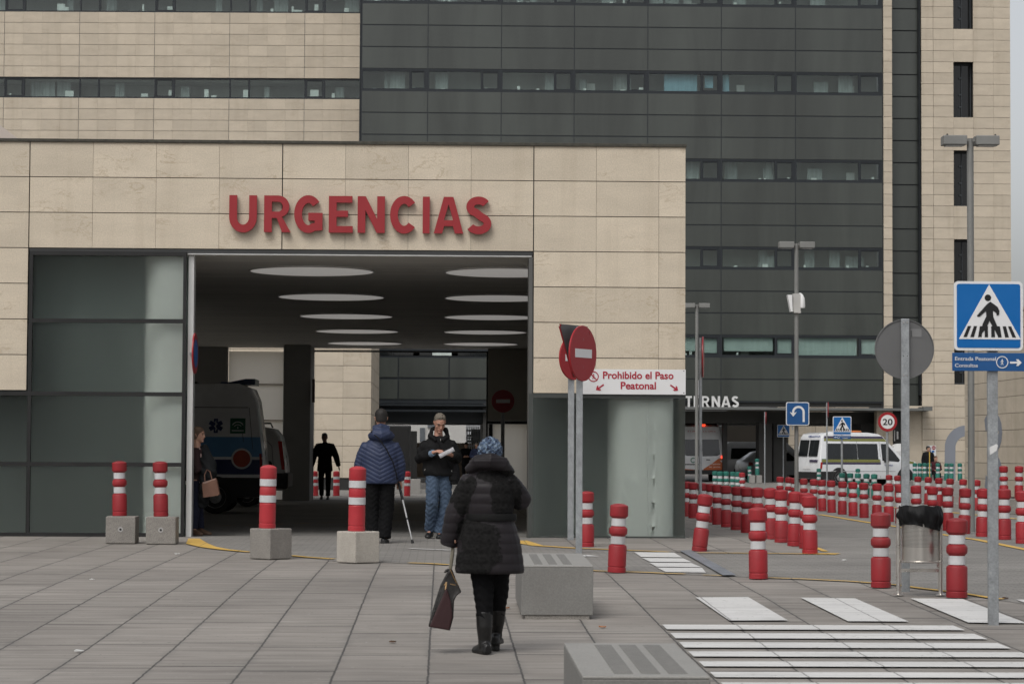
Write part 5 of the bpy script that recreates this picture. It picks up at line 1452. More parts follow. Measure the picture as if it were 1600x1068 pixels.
# 20 limit
t, z = small("speed_limit_sign", 1386.5, 659, 75, "round red rimmed 20 speed limit sign in front of the minibus", None)
pole_round(t, 0, .02, 0, z + .25, .04); r = .30
disc_face(t, r, z, -.035, 0, SIGNR)
bm = NB(); rings(bm, [[Vector((r * .72 * math.cos(a), yy, z + r * .72 * math.sin(a))) for a in [2 * math.pi * k / 40 for k in range(40)]] for yy in (-.050, -.0465)]); obj("white_field", bm, SIGNW, t)
yl = -.0525; ltext("20", -.155, .155, z - .095, .27, .02, BLACK)
# edge-on red discs
def edge_on(px, py_c, Y, half_px, label, w=.03, rz=R(82), base=True, poler=.03):
    t, z = small("edge_on_sign", px, py_c, Y, label, "red discs seen edge-on")
    r = half_px / pxm(Y); pole_round(t, 0, 0, 0, z + r * .95, poler); disc_face(t, r, z, -.05, rz, SIGNR); return t
t = edge_on(1094.5, 558, 48, 32, "large red disc seen edge-on on the pole rising from the slanting row", poler=.033)
bm = NB(); box(bm, -.045, -.038, -.05, .0, 2.5, 2.8); obj("sticker", bm, SIGNW, t)
edge_on(1292, 640, 94, 12, "small edge-on red disc on a thin pole before the minibus side", poler=.03)
edge_on(1195, 653, 105, 10, "tiny shaded edge-on disc on a pole before the dark columns", poler=.03)
edge_on(1552.5, 611, 66, 17, "edge-on red disc showing behind the big crossing sign pole", poler=.03)
# notice on the tower wall
q = P(1455.8, 705.5, TD - .16); t = empty("wall_notice", (q.x, TD - .15, q.z), "small white notice with a red ban disc on the wall above the waiting people", "notice")
bm = NB(); box(bm, -.20, .20, -.02, .01, -.30, .30); obj("panel", bm, SIGNW, t)
bm = NB(); rings(bm, [[Vector((.09 + .09 * math.cos(a), yy, .19 + .09 * math.sin(a))) for a in [2 * math.pi * k / 24 for k in range(24)]] for yy in (-.026, -.0205)]); obj("ban_disc", bm, SIGNR, t)
bm = NB(); box(bm, .03, .15, -.030, -.0265, .175, .205); obj("white_bar", bm, SIGNW, t)
bm = NB(); box(bm, -.14, -.04, -.026, -.0205, -.1, .2); box(bm, .0, .12, -.026, -.0205, -.02, .06); obj("blue_marks", bm, SIGNB, t)
q = P(1452.5, 715, 103.5); bm = NB(); tube(bm, [(q.x, 103.5, zw), (q.x, 103.5, P(1452.5, 705, 103.5).z)], .022, 8)
tag(obj("yellow_post", bm, M("yellow_plastic", (.5, .33, .06), .5)), "thin yellow post before the man in black at the wall", "post")
# small signs fixed to the tunnel column and black totem beyond
q = P(489.5, 610, 67); bm = NB(); box(bm, -.03, .03, -.02, .3, -.32, .32); o = obj("wall_sign", bm, M("dark_sign", (.05, .035, .035))); o.location = q; tag(o, "dark edge-on sign plate on the tunnel column beside the walking man", "sign")
YT = 82; q = P(628, 700, YT); t = empty("totem", (q.x, YT, g(YT)), "tall black information totem beyond the tunnel behind the crutch user", "totem")
bm = NB(); box(bm, P(604, 700, YT).x - q.x, P(642, 700, YT).x - q.x, -.25, .25, 0, P(628, 664, YT).z - g(YT), .04); obj("cabinet", bm, M("totem_black", (.014, .014, .014), .4), t)
bm = NB(); box(bm, P(608, 700, YT).x - q.x, P(638, 700, YT).x - q.x, -.262, -.252, .5, P(628, 668, YT).z - g(YT)); obj("screen", bm, M("totem_screen", (.02, .02, .02), .12), t)
q = P(646, 700, 90); bm = NB(); box(bm, -.13, .13, -.2, .2, 0, P(646, 673, 90).z - g(90), .02); o = obj("cabinet", bm, DARKMET); o.location = (q.x, 90, g(90)); tag(o, "narrow dark cabinet standing behind the black totem", "cabinet")
# litter on the plaza
rnd = random.Random(8)
LM = [M("litter_orange", (.40, .16, .06), .8), M("litter_white", (.6, .6, .58), .8), M("litter_brown", (.10, .06, .04), .8)]
for k, (px, py, lb, m_) in enumerate(((145, 906.5, "scrap of pale paper on the slabs beneath the glass wall", 1), (277, 866.5, "small white scrap just before the yellow curve", 1), (123, 1019, "white scrap on the slabs near the bottom edge", 1), (942, 981, "orange leaf between the two concrete benches", 0),
                                 (792, 951, "orange leaf by the foot of the concrete bench", 0), (1319, 876, "white scrap on the lane behind the lone bollard", 1), (613, 1004.5, "dark leaf on the slabs before the handbag", 2), (1571, 936, "brown leaf by the crossing sign's yellow line", 2))):
    p = G(px, py); bm = NB(); pts = [(.035 * rnd.uniform(.6, 1.2) * math.cos(a), .03 * rnd.uniform(.6, 1.2) * math.sin(a)) for a in [2 * math.pi * q_ / 7 for q_ in range(7)]]
    a_ = [bm.verts.new((x, y, .012 + rnd.uniform(0, .014))) for x, y in pts]; b_ = [bm.verts.new((x * .9, y * .9, .010)) for x, y in pts]
    bm.faces.new(a_); bm.faces.new(list(reversed(b_)))
    for i in range(7): bm.faces.new((a_[i], b_[i], b_[(i + 1) % 7], a_[(i + 1) % 7]))
    o = obj("litter_scrap" if m_ == 1 else "fallen_leaf", bm, LM[m_]); o.location = p; tag(o, lb, "litter" if m_ == 1 else "leaf")
# ================================================================== vehicles
VWHITE = M("vehicle_white", (.66, .67, .68), .28, var=.04, vs=2, coat=.5, dirt=.10)
VBLACK = M("vehicle_black_plastic", (.018, .018, .018), .55, var=.1)
TYRE = M("tyre_rubber", (.016, .016, .016), .8, var=.15)
RIM = M("wheel_rim", (.36, .36, .36), .35, .7, var=.1)
TAIL = M("tail_light", (.35, .015, .012), .2, coat=.6)
AMBERL = M("amber_beacon", (.42, .12, .03), .3)
ORANGE = M("ambulance_orange", (.46, .105, .022), .35, coat=.4)
class Van:
    """local frame: +X forward from the rear end, y across, z up"""
    def __init__(s, name, label, loc, rz, prof, W_, belt, roof, tuck, mat, group=None):
        s.t = empty(name, loc, label, "van" if 'car' not in name else "car", group, rz); s.W = W_; s.belt = belt; s.roof = roof; s.tuck = tuck
        bm = NB()
        a = [bm.verts.new((x, -W_ / 2, z)) for x, z in prof]; f = bm.faces.new(a)
        ext = bmesh.ops.extrude_face_region(bm, geom=[f]); vs = [v for v in ext['geom'] if isinstance(v, bmesh.types.BMVert)]
        for v in vs: v.co.y = W_ / 2
        zz = sorted({belt + (roof - belt) * k / 5 for k in range(5)} | {belt * .55})
        for z in zz: bmesh.ops.bisect_plane(bm, geom=bm.verts[:] + bm.edges[:] + bm.faces[:], plane_co=(0, 0, z), plane_no=(0, 0, 1), dist=1e-4)
        for v in bm.verts: v.co.y = math.copysign(s.side(v.co.z), v.co.y)
        bm.normal_update()
        es = [e for e in bm.edges if len(e.link_faces) == 2 and e.calc_face_angle(0) > .9 and abs(e.verts[0].co.y) > .3 and (e.verts[0].co.y * e.verts[1].co.y) > 0]
        bmesh.ops.bevel(bm, geom=es, offset=.07, segments=3, affect='EDGES', profile=.5, clamp_overlap=True)
        s.body = obj("body", bm, mat, s.t, smooth=True, angle=35)
    def side(s, z):
        h = s.W / 2
        if z < s.belt: return h - .03 * max(0, (s.belt * .55 - z) / (s.belt * .55)) - .0
        u = min(1, (z - s.belt) / (s.roof - s.belt)); return h - s.tuck * u ** 1.3
    def panel(s, name, pts, mat, off, sgn=-1, th=.012, parent=None):
        bm = NB()
        f = bm.faces.new([bm.verts.new((x, 0, z)) for x, z in pts])
        for k in range(6): bmesh.ops.bisect_plane(bm, geom=bm.verts[:] + bm.edges[:] + bm.faces[:], plane_co=(0, 0, s.belt + (s.roof - s.belt) * k / 5), plane_no=(0, 0, 1), dist=1e-4)
        r = bmesh.ops.extrude_face_region(bm, geom=bm.faces[:]); new = {v for v in r['geom'] if isinstance(v, bmesh.types.BMVert)}
        for v in bm.verts: v.co.y = sgn * (s.side(v.co.z) + off - (th if v in new else 0))
        return obj(name, bm, mat, parent or s.t)
    def wheel(s, x, r, w=.21, both=True, arch=True):
        for sg in ((-1, 1) if both else (-1,)):
            y0 = sg * (s.W / 2 - w + .015); y1 = sg * (s.W / 2 + .015)
            n = 36
            def cyl(name, prof, mat, par):
                bm = NB(); rings(bm, [[Vector((x + q * math.cos(a), y, r + q * math.sin(a))) for a in [2 * math.pi * k / n for k in range(n)]] for q, y in prof]); return obj(name, bm, mat, par, smooth=True, angle=30)
            ty = cyl("wheel", [(r * .6, y0), (r, y0 + sg * .02), (r, y1 - sg * .03), (r * .93, y1), (r * .68, y1), (r * .66, y1 - sg * .01)], TYRE, s.t)
            cyl("rim", [(r * .3, y1 - sg * .06), (r * .665, y1 - sg * .025), (r * .655, y1 - sg * .008), (r * .55, y1 - sg * .016), (r * .20, y1 - sg * .004), (r * .18, y1 + sg * .004)], RIM, ty)
            bm = NB()
            for k in range(6):
                a = 2 * math.pi * k / 6 + .3; c = Vector((x + r * .44 * math.cos(a), y1 - sg * .007, r + r * .44 * math.sin(a)))
                rings(bm, [[c + Vector((r * .085 * math.cos(b), yy, r * .085 * math.sin(b))) for b in [2 * math.pi * m / 10 for m in range(10)]] for yy in (-.006, .006)])
            obj("hub_holes", bm, VBLACK, ty)
            if arch:
                bm = NB(); R2 = r * 1.28
                pts = [(x + R2 * math.cos(a), max(.24, r + R2 * math.sin(a))) for a in [math.pi * k / 16 for k in range(17)]] + [(x - R2, .24), (x + R2, .24)]
                prism(bm, pts, sg * (s.W / 2 - .12), sg * (s.W / 2 + .003)); obj("wheel_arch", bm, VBLACK, s.t)
def vtext(s, width, size, bold, mat, parent, loc, rz):
    bm = text_bm(s, size, width, bold, .004); move(bm, (-(max(v.co.x for v in bm.verts) + min(v.co.x for v in bm.verts)) / 2, 0, 0)); move(bm, loc, rz); return obj("lettering", bm, mat, parent)

# ---- white minibus ambulance across the lane
Yv = 104.0
q = P(1260, 700, Yv - .9)
v = Van("white_minibus", "white ambulance minibus with dark windows and olive and purple stripes under the canopy", (q.x + .15, Yv - .05, g(Yv) + .004), R(24),
        [(.02, .42), (.0, .75), (.05, 1.15), (.20, 2.05), (.30, 2.20), (.6, 2.27), (2.6, 2.28), (3.15, 2.22), (3.42, 2.08), (4.22, 1.24), (4.30, 1.20), (4.95, 1.02), (5.12, .86), (5.16, .55), (5.12, .30), (5.0, .26), (.1, .28)], 1.97, 1.05, 2.28, .20, VWHITE)
OLIVE = M("stripe_olive", (.20, .20, .055), .4); PURP = M("stripe_purple", (.055, .045, .085), .4); TEAL = M("stripe_teal", (.05, .15, .12), .4)
for sg in (-1, 1):
    v.panel("window", [(.42, 1.12), (1.95, 1.12), (1.95, 1.80), (.46, 1.80)], CARGLASS, .006, sg); v.panel("window", [(1.98, 1.12), (3.02, 1.12), (3.02, 1.80), (1.98, 1.80)], CARGLASS, .006, sg)
    v.panel("window", [(3.22, 1.08), (4.06, 1.02), (4.14, 1.10), (3.86, 1.42), (3.50, 1.80), (3.20, 1.80)], CARGLASS, .006, sg)
    v.panel("stripe_olive", [(.12, 1.00), (3.1, 1.00), (3.1, 1.115), (.12, 1.115)], OLIVE, .0045, sg); v.panel("stripe_purple", [(.12, .905), (3.14, .905), (3.14, .998), (.12, .998)], PURP, .0045, sg)
    v.panel("stripe_purple", [(.30, 2.02), (3.42, 2.02), (3.30, 2.12), (.36, 2.12)], PURP, .0045, sg); v.panel("stripe_olive", [(.30, 1.90), (3.52, 1.90), (3.43, 2.015), (.34, 2.015)], OLIVE, .0045, sg)
    v.panel("stripe_teal", [(.12, 1.117), (3.1, 1.117), (3.1, 1.14), (.12, 1.14)], TEAL, .0035, sg)
    v.panel("stripe_olive", [(4.28, .98), (4.95, .92), (4.85, 1.03), (4.32, 1.13)], OLIVE, .0045, sg)
    v.panel("sill", [(.02, .28), (1.0, .28), (1.0, .60), (.0, .60)], VBLACK, .0045, sg)
    v.panel("tail_light", [(.03, .70), (.13, .70), (.16, 1.0), (.06, 1.0)], TAIL, .008, sg)
    v.panel("door_seam", [(1.96, .35), (1.975, .35), (1.975, 2.1), (1.96, 2.1)], VBLACK, .002, sg); v.panel("door_seam", [(3.12, .35), (3.135, .35), (3.135, 2.1), (3.12, 2.1)], VBLACK, .002, sg)
    v.panel("moulding", [(.6, .60), (3.9, .60), (3.9, .63), (.6, .63)], M("moulding_grey", (.35, .35, .36), .5), .006, sg)
bm = NB(); box(bm, 3.28, 3.45, -1.20, -1.0, 1.0, 1.16, .03); obj("mirror", bm, VBLACK, v.t)
v.wheel(1.0, .34); v.wheel(4.42, .34)
bm = NB(); prism(bm, [(3.46, 2.06), (4.20, 1.27), (4.22, 1.29), (3.48, 2.08)], -.78, .78); obj("windscreen", bm, CARGLASS, v.t)
bm = NB()
for sg in (-1, 1): box(bm, .02, .05, sg * .05, sg * .74, 1.25, 1.95)
bmesh.ops.transform(bm, matrix=Matrix.Translation((.0, 0, 0)) @ Matrix.Shear('XY', 4, (0, 0)), verts=bm.verts)
for vv in bm.verts: vv.co.x += (vv.co.z - 1.15) * .165 - .005
obj("rear_window", bm, CARGLASS, v.t)
bm = NB(); box(bm, -.035, .02, -.85, .85, .30, .58, .02); obj("bumper", bm, VBLACK, v.t)
bm = NB(); box(bm, -.022, -.004, -.28, .28, .70, .84); obj("number_plate", bm, SIGNW, v.t)
bm = NB(); box(bm, -.004, .052, -.80, -.2, 1.0, 1.10); obj("stripe", bm, PURP, v.t)
bm = NB(); tube(bm, [(2.55, .1, 2.30), (2.55, .1, 2.37)], [.30, .22], 20); bm2 = bm; obj("beacon", bm2, AMBERL, v.t)
bm = NB(); box(bm, 1.2, 1.6, -.3, .3, 2.275, 2.33, .02); obj("roof_vent", bm, VWHITE, v.t)
vtext("AMBULANCIA", .95, .13, .01, M("decal_blue", (.06, .09, .25), .4), v.t, (.185, -.3, 2.06), R(-90))
vtext("TELEMED", .45, .09, .004, M("decal_blue", (.06, .09, .25), .4), v.t, (3.55, -v.side(.86) - .004, .84), 0)

# ---- ambulance parked in the drive-through: only its rear half passes the jamb
Ya = 52.6
q = P(411, 720, Ya)
v = Van("parked_ambulance", "white and blue ambulance with a red dot parked in the shaded drive-through", (q.x, Ya + .95, g(Ya) + .012), R(180),
        [(.02, .38), (.0, .95), (.06, 1.6), (.17, 2.45), (.28, 2.72), (.55, 2.82), (4.3, 2.80), (4.7, 2.60), (5.25, 1.75), (5.35, 1.45), (6.1, 1.2), (6.3, .8), (6.3, .35), (.1, .35)], 1.95, 1.25, 2.82, .16, VWHITE)
LB = M("ambulance_light_blue", (.10, .26, .48), .35); NVY = M("ambulance_navy", (.022, .035, .12), .35)
v.panel("light_blue_band", [(.01, 1.23), (5.2, 1.23), (5.2, 1.66), (.07, 1.66)], LB, .004, 1); v.panel("navy_band", [(.01, .85), (5.6, .85), (5.6, 1.17), (.01, 1.17)], NVY, .004, 1)
v.panel("skirt", [(.03, .36), (6.2, .36), (6.2, .78), (.01, .78)], VBLACK, .004, 1)
# +y is the side towards the camera once the van is turned round
def vdisc(x, z, r, off, mat, name): return v.panel(name, circ(r, 28, (x, z)), mat, off, 1)
vdisc(.46, 1.19, .225, .008, SIGNW, "dot_ring"); vdisc(.46, 1.19, .185, .012, M("dot_red", (.42, .07, .035), .35), "red_dot")
sx_, sz_ = 1.03, 1.90
for k in range(3):
    a = R(90 + 60 * k); c, s_ = math.cos(a), math.sin(a)
    v.panel("star_arm", [(sx_ + (u * c - w * s_), sz_ + (u * s_ + w * c)) for u, w in ((-.155, -.045), (.155, -.045), (.155, .045), (-.155, .045))], NVY, .006 + .003 * k, 1)
v.panel("staff", stroke([(sx_, sz_ - .12), (sx_, sz_ + .12)], .012), SIGNW, .018, 1); v.panel("snake", stroke([(sx_ + .03, sz_ + .08), (sx_ - .03, sz_ + .04), (sx_ + .03, sz_ - .01), (sx_ - .025, sz_ - .06), (sx_ + .01, sz_ - .1)], .012), SIGNW, .022, 1)
gx, gz_ = .555, 1.90
v.panel("green_square", [(gx - .165, gz_ - .165), (gx + .165, gz_ - .165), (gx + .165, gz_ + .165), (gx - .165, gz_ + .165)], M("emblem_green", (.01, .10, .05), .4), .006, 1)
v.panel("emblem_arc", stroke(arc(gx, gz_ - .03, .125, .115, 155, 25, 14), .020), SIGNW, .010, 1); v.panel("emblem_arc", stroke(arc(gx, gz_ - .05, .085, .075, 150, 30, 12), .012), SIGNW, .010, 1)
v.panel("emblem_drop", [(gx - .015, gz_ - .06), (gx + .015, gz_ - .06), (gx, gz_ - .005)], SIGNW, .010, 1); v.panel("emblem_line", [(gx - .13, gz_ - .115), (gx + .13, gz_ - .115), (gx + .13, gz_ - .095), (gx - .13, gz_ - .095)], SIGNW, .010, 1)
for pl in ([(.22, 1.40), (.23, 1.40), (.32, 2.30), (.31, 2.30)], [(.34, 2.29), (4.6, 2.29), (4.6, 2.305), (.34, 2.305)], [(.42, 1.55), (.43, 1.55), (.50, 2.05), (.49, 2.05)]): v.panel("seam", pl, VBLACK, .0055, 1)
v.wheel(1.02, .355); v.wheel(4.9, .355)
bm = NB(); prism(bm, [(.22, 2.80), (.22, 2.93), (.42, 2.93), (.75, 2.86), (.95, 2.86), (1.0, 2.80)], -.6, .6); obj("roof_light_bar", bm, M("beacon_dark", (.06, .08, .14), .2), v.t)
bm = NB(); box(bm, 1.5, 2.2, -.3, .3, 2.80, 2.87, .02); obj("roof_vent", bm, VBLACK, v.t)
v.panel("tail_light", [(.01, .9), (.06, .9), (.08, 1.3), (.03, 1.3)], TAIL, .012, 1)
# ---- small van behind it
Yb = 60.0
q = P(446.5, 720, Yb)
VGREY = M("van_silver", (.40, .40, .40), .3, .4, coat=.4)
v = Van("parked_van", "small silver van behind the parked ambulance, its red tail light showing", (q.x, Yb + .9, g(Yb) + .012), R(180), [(.02, .45), (.0, .75), (.04, 1.2), (.16, 1.75), (.30, 1.92), (.6, 1.98), (2.6, 1.96), (3.3, 1.30), (4.1, 1.05), (4.2, .4), (.1, .4)], 1.83, 1.05, 1.98, .16, VGREY)
v.panel("tail_light", [(.02, .92), (.10, .92), (.20, 1.62), (.10, 1.62)], TAIL, .012, 1)
bm = NB(); box(bm, -.06, .42, -.90, .935, .45, .84, .04); obj("bumper", bm, VBLACK, v.t)
v.panel("fuel_cap", circ(.085, 20, (.42, 1.05)), VBLACK, .008, 1)
v.panel("seam", stroke([(.30, .95), (.35, 1.5), (.55, 1.7), (1.0, 1.72)], .012), VBLACK, .005, 1)
bm = NB(); tube(bm, [(.35, .6, 1.95), (.40, .6, 2.06), (.85, .6, 2.06), (.9, .6, 1.95)], .022, 8); obj("roof_rail", bm, VBLACK, v.t)
v.wheel(.95, .31); v.wheel(3.3, .31)
# ---- ambulance seen from the rear beneath the tower
Yc = 114.3
q = P(1097, 700, Yc)
v = Van("rear_ambulance", "white and orange ambulance seen from its rear, lights on, beneath the dark glass", (q.x, Yc, g(Yc) + .004), R(90), [(.02, .40), (.0, 1.0), (.05, 1.5), (.18, 2.3), (.30, 2.60), (.55, 2.68), (4.3, 2.66), (5.3, 1.6), (6.0, 1.2), (6.0, .35), (.1, .35)], 2.02, 1.2, 2.68, .17, VWHITE)
def rear(name, pts, mat, off, th=.012):
    """panel on the rear face: pts (across, z); across grows to the right as seen from behind"""
    bm = NB(); f = bm.faces.new([bm.verts.new((0, -y, z)) for y, z in pts])
    for z in (1.5, 2.3): bmesh.ops.bisect_plane(bm, geom=bm.verts[:] + bm.edges[:] + bm.faces[:], plane_co=(0, 0, z), plane_no=(0, 0, 1), dist=1e-4)
    r = bmesh.ops.extrude_face_region(bm, geom=bm.faces[:]); new = {x for x in r['geom'] if isinstance(x, bmesh.types.BMVert)}
    def xf(z):
        P_ = [(.4, .02), (1.0, 0), (1.5, .05), (2.3, .18), (2.6, .30), (2.7, .4)]
        for (a, xa), (b, xb) in zip(P_, P_[1:]):
            if z <= b: return xa + (xb - xa) * (z - a) / (b - a)
        return .4
    for w in bm.verts: w.co.x = xf(w.co.z) - off + (th if w in new else 0)
    return obj(name, bm, mat, v.t)
rear("rear_window", [(-.86, 1.30), (-.72, 1.22), (-.02, 1.20), (-.02, 2.0), (-.80, 2.0)], CARGLASS, .006); rear("rear_window", [(.86, 1.30), (.72, 1.22), (.02, 1.20), (.02, 2.0), (.80, 2.0)], CARGLASS, .006)
rear("orange_field", [(-.1, .42), (.45, .42), (.45, .85), (.1, .62)], ORANGE, .012); rear("orange_field", [(.452, .42), (.985, .42), (.985, 1.14), (.78, 1.10), (.452, .85)], ORANGE, .012); rear("orange_field", [(-1.0, .42), (-.12, .42), (-.12, .56), (-1.0, .62)], ORANGE, .005)
bm = NB(); box(bm, -.06, .10, -.99, .99, .36, .56, .03); obj("bumper", bm, VBLACK, v.t)
rear("number_plate", [(-.70, .66), (-.20, .66), (-.20, .77), (-.70, .77)], SIGNW, .008); rear("plate_recess", [(-.85, .79), (-.1, .79), (-.1, .84), (-.85, .84)], VBLACK, .007)
rear("door_seam", [(-.008, .5), (.008, .5), (.008, 2.3), (-.008, 2.3)], VBLACK, .0065); rear("door_handle", [(.2, 1.02), (.38, 1.02), (.38, 1.06), (.2, 1.06)], VBLACK, .02)
LIT = emit("lit_tail_light", (1, .06, .03), 2.2)
rear("tail_light", [(.90, 1.10), (.99, 1.10), (.97, 1.24), (.90, 1.24)], LIT, .014); rear("tail_light", [(-.99, 1.0), (-.90, 1.0), (-.90, 1.24), (-.97, 1.24)], TAIL, .014)
bm = NB(); box(bm, .38, .5, -.20, .06, 2.67, 2.72); obj("beacon", bm, emit("lit_beacon", (1, .08, .03), 1.6), v.t)
bm = NB(); box(bm, .9, 1.3, -.8, .8, 2.67, 2.85, .03); obj("roof_light_bar", bm, VBLACK, v.t)
vtext("AMBULANCIA", 1.42, .22, .012, M("decal_orange_red", (.42, .05, .025), .4), v.t, (.205, 0, 2.25), R(-90))
vtext("C", .2, .34, .02, M("decal_green", (.02, .16, .08), .4), v.t, (-.010, .45, .90), R(-90))
vtext("Urgencias", .5, .09, .004, SIGNW, v.t, (-.008, -.62, .82), R(-90)); vtext("061 servicio", .55, .08, .004, SIGNW, v.t, (-.004, -.60, .68), R(-90))
v.wheel(.95, .34, both=True); v.wheel(4.6, .34)
# driver-side figure seen through the glass is left dark
# ---- white van and white car deeper in the passage
Yd = 128.0
q = P(1128, 715, Yd)
v = Van("passing_van", "white van side-on behind the ambulance in the passage", (q.x, Yd, g(Yd) + .004), 0, [(.02, .4), (.0, 1.0), (.1, 1.75), (.3, 1.95), (3.3, 1.95), (4.1, 1.2), (4.8, 1.0), (4.9, .4), (.1, .35)], 1.9, 1.0, 1.95, .15, VWHITE)
v.panel("window", [(.35, 1.05), (2.4, 1.05), (2.4, 1.62), (.4, 1.62)], CARGLASS, .006, -1); v.panel("window", [(2.45, 1.05), (3.7, 1.05), (3.25, 1.62), (2.45, 1.62)], CARGLASS, .006, -1)
v.wheel(.9, .32); v.wheel(4.0, .32)
Ye = 120.5
q = P(1158, 715, Ye)
v = Van("parked_car", "white car partly hidden behind the green bollards by the dark columns", (q.x, Ye, g(Ye) + .004), R(14), [(.03, .35), (.0, .70), (.10, .98), (.75, 1.42), (1.2, 1.50), (2.3, 1.48), (3.1, 1.02), (3.9, .85), (4.05, .6), (4.05, .28), (.1, .26)], 1.78, .92, 1.5, .22, VWHITE)
v.panel("window", [(.55, .98), (1.25, .98), (1.25, 1.38), (.85, 1.34)], CARGLASS, .006, -1); v.panel("window", [(1.32, .98), (2.75, .98), (2.25, 1.38), (1.32, 1.40)], CARGLASS, .006, -1)
v.panel("tail_light", [(.02, .72), (.30, .76), (.26, .92), (.06, .92)], TAIL, .012, -1); v.wheel(.8, .31); v.wheel(3.2, .31)
# rounded white enclosure by the door
q = P(1404, 745, 111.0); t = empty("white_kiosk", (q.x, 111, g(111)), "white round topped booth half hidden behind the round sign's pole", "booth")
w_ = .30; bm = NB(); prism(bm, [(-w_, 0), (w_, 0)] + [(w_ * math.cos(R(a)), 1.62 + .22 * math.sin(R(a))) for a in range(0, 181, 15)], -.35, .35); obj("shell", bm, WHITE, t)
bm = NB(); box(bm, -w_ + .05, w_ - .05, -.37, -.352, .1, 1.5); obj("door", bm, M("kiosk_door", (.55, .55, .55), .5), t)
# ================================================================== people
SKIN = M("skin", (.42, .235, .165), .55, var=.10, vs=22)
SKIN_D = M("skin_dark", (.20, .11, .075), .55, var=.10, vs=22)
LIP = M("lips", (.27, .10, .085), .5)
EYE = M("eye_dark", (.02, .016, .014), .2)
def cloth(name, base, rough=.85, bump=.25, bs=70, var=.16, vs=9):
    m = M(name, base, rough, var=var, vs=vs, bump=bump, bs=bs); m.node_tree.nodes['Principled BSDF'].inputs['Specular IOR Level'].default_value = .15; return m
DEF = dict(head=(0, -.01, 1.63), neck=(0, .015, 1.46), shL=(-.185, .01, 1.42), elL=(-.245, .03, 1.12), wrL=(-.255, -.05, .87), shR=(.185, .01, 1.42), elR=(.245, .03, 1.12), wrR=(.255, -.05, .87),
           hipL=(-.09, .01, .92), knL=(-.10, -.02, .50), anL=(-.10, .02, .085), hipR=(.09, .01, .92), knR=(.10, -.02, .50), anR=(.10, .02, .085), toeL=(-.12, -.15, .03), toeR=(.12, -.15, .03), yaw=0, pitch=0)
def hand(bm, wr, d, n_, side, curl=.5, s=1.0):
    """palm, four curled fingers and a thumb; d: pointing direction, n_: palm normal, side: +1/-1 thumb side"""
    d = Vector(d).normalized(); n_ = (Vector(n_) - d * Vector(n_).dot(d)).normalized(); a = d.cross(n_) * side
    wr = Vector(wr)
    rr = []
    for k, (u, w, t) in enumerate(((-.015, .026, .020), (.02, .032, .019), (.06, .041, .017), (.088, .040, .014))):
        c = wr + d * u * s; rr.append([c + a * math.cos(b) * w * s + n_ * math.sin(b) * t * s for b in [2 * math.pi * m / 10 for m in range(10)]])
    rings(bm, rr)
    for k, (off, L) in enumerate(((.030, .070), (.010, .080), (-.011, .074), (-.030, .058))):
        p = wr + d * .082 * s + a * off * s; pts = [p]; ang = 0
        for m in range(3):
            ang += curl * (.55 + .15 * k * .3); dirn = d * math.cos(ang) + n_ * math.sin(ang); p = p + dirn * L * s * (.45, .32, .25)[m]; pts.append(p)
        tube(bm, pts, [.0098 * s, .0092 * s, .0085 * s, .0065 * s], 8)
    p = wr + d * .02 * s + a * .026 * s; q = p + (d * .6 + a * .8) * .034 * s + n_ * .006; r = q + (d * .9 + a * .2 + n_ * .35) * .030 * s; e = r + (d * .95 + n_ * .3 - a * .1) * .022 * s
    tube(bm, [p, q, r, e], [.013 * s, .0115 * s, .0102 * s, .008 * s], 8)
def head_geo(bm, c, rot, female=False):
    eloft(bm, [(-.118, .020, .026, 0, -.056), (-.108, .036, .044, 0, -.044), (-.085, .052, .066, 0, -.024), (-.05, .063, .082, 0, -.010), (-.01, .070, .092, 0, -.002), (.03, .0745, .098, 0, .002), (.065, .072, .095, 0, .005), (.095, .056, .076, 0, .007), (.113, .030, .042, 0, .007), (.119, .008, .012, 0, .007)], 22, rot, c)
    T = lambda L: [c + rot @ Vector(p) for p in L]
    tube(bm, T([(0, -.084, .022), (0, -.100, -.006), (0, -.113, -.026), (0, -.096, -.037)]), [.008, .0105, .014, .011], 8)
    tube(bm, T([(-.014, -.098, -.031), (.014, -.098, -.031)]), .009, 8)
    tube(bm, T([(-.052, -.070, .028), (-.028, -.088, .033), (0, -.092, .028), (.028, -.088, .033), (.052, -.070, .028)]), [.008, .011, .009, .011, .008], 8)
    tube(bm, T([(-.030, -.080, -.062), (0, -.094, -.060), (.030, -.080, -.062)]), [.007, .011, .007], 8)
    tube(bm, T([(-.022, -.080, -.100), (0, -.086, -.100), (.022, -.080, -.100)]), [.012, .016, .012], 8)
    for sg in (-1, 1):
        tube(bm, T([(sg * .070, .002, -.034), (sg * .078, .008, -.012), (sg * .083, .016, .012), (sg * .074, .020, .022)]), [.008, .011, .013, .008], 8, .6)
        tube(bm, T([(sg * .040, -.066, -.022), (sg * .050, -.048, -.030)]), [.018, .018], 8)
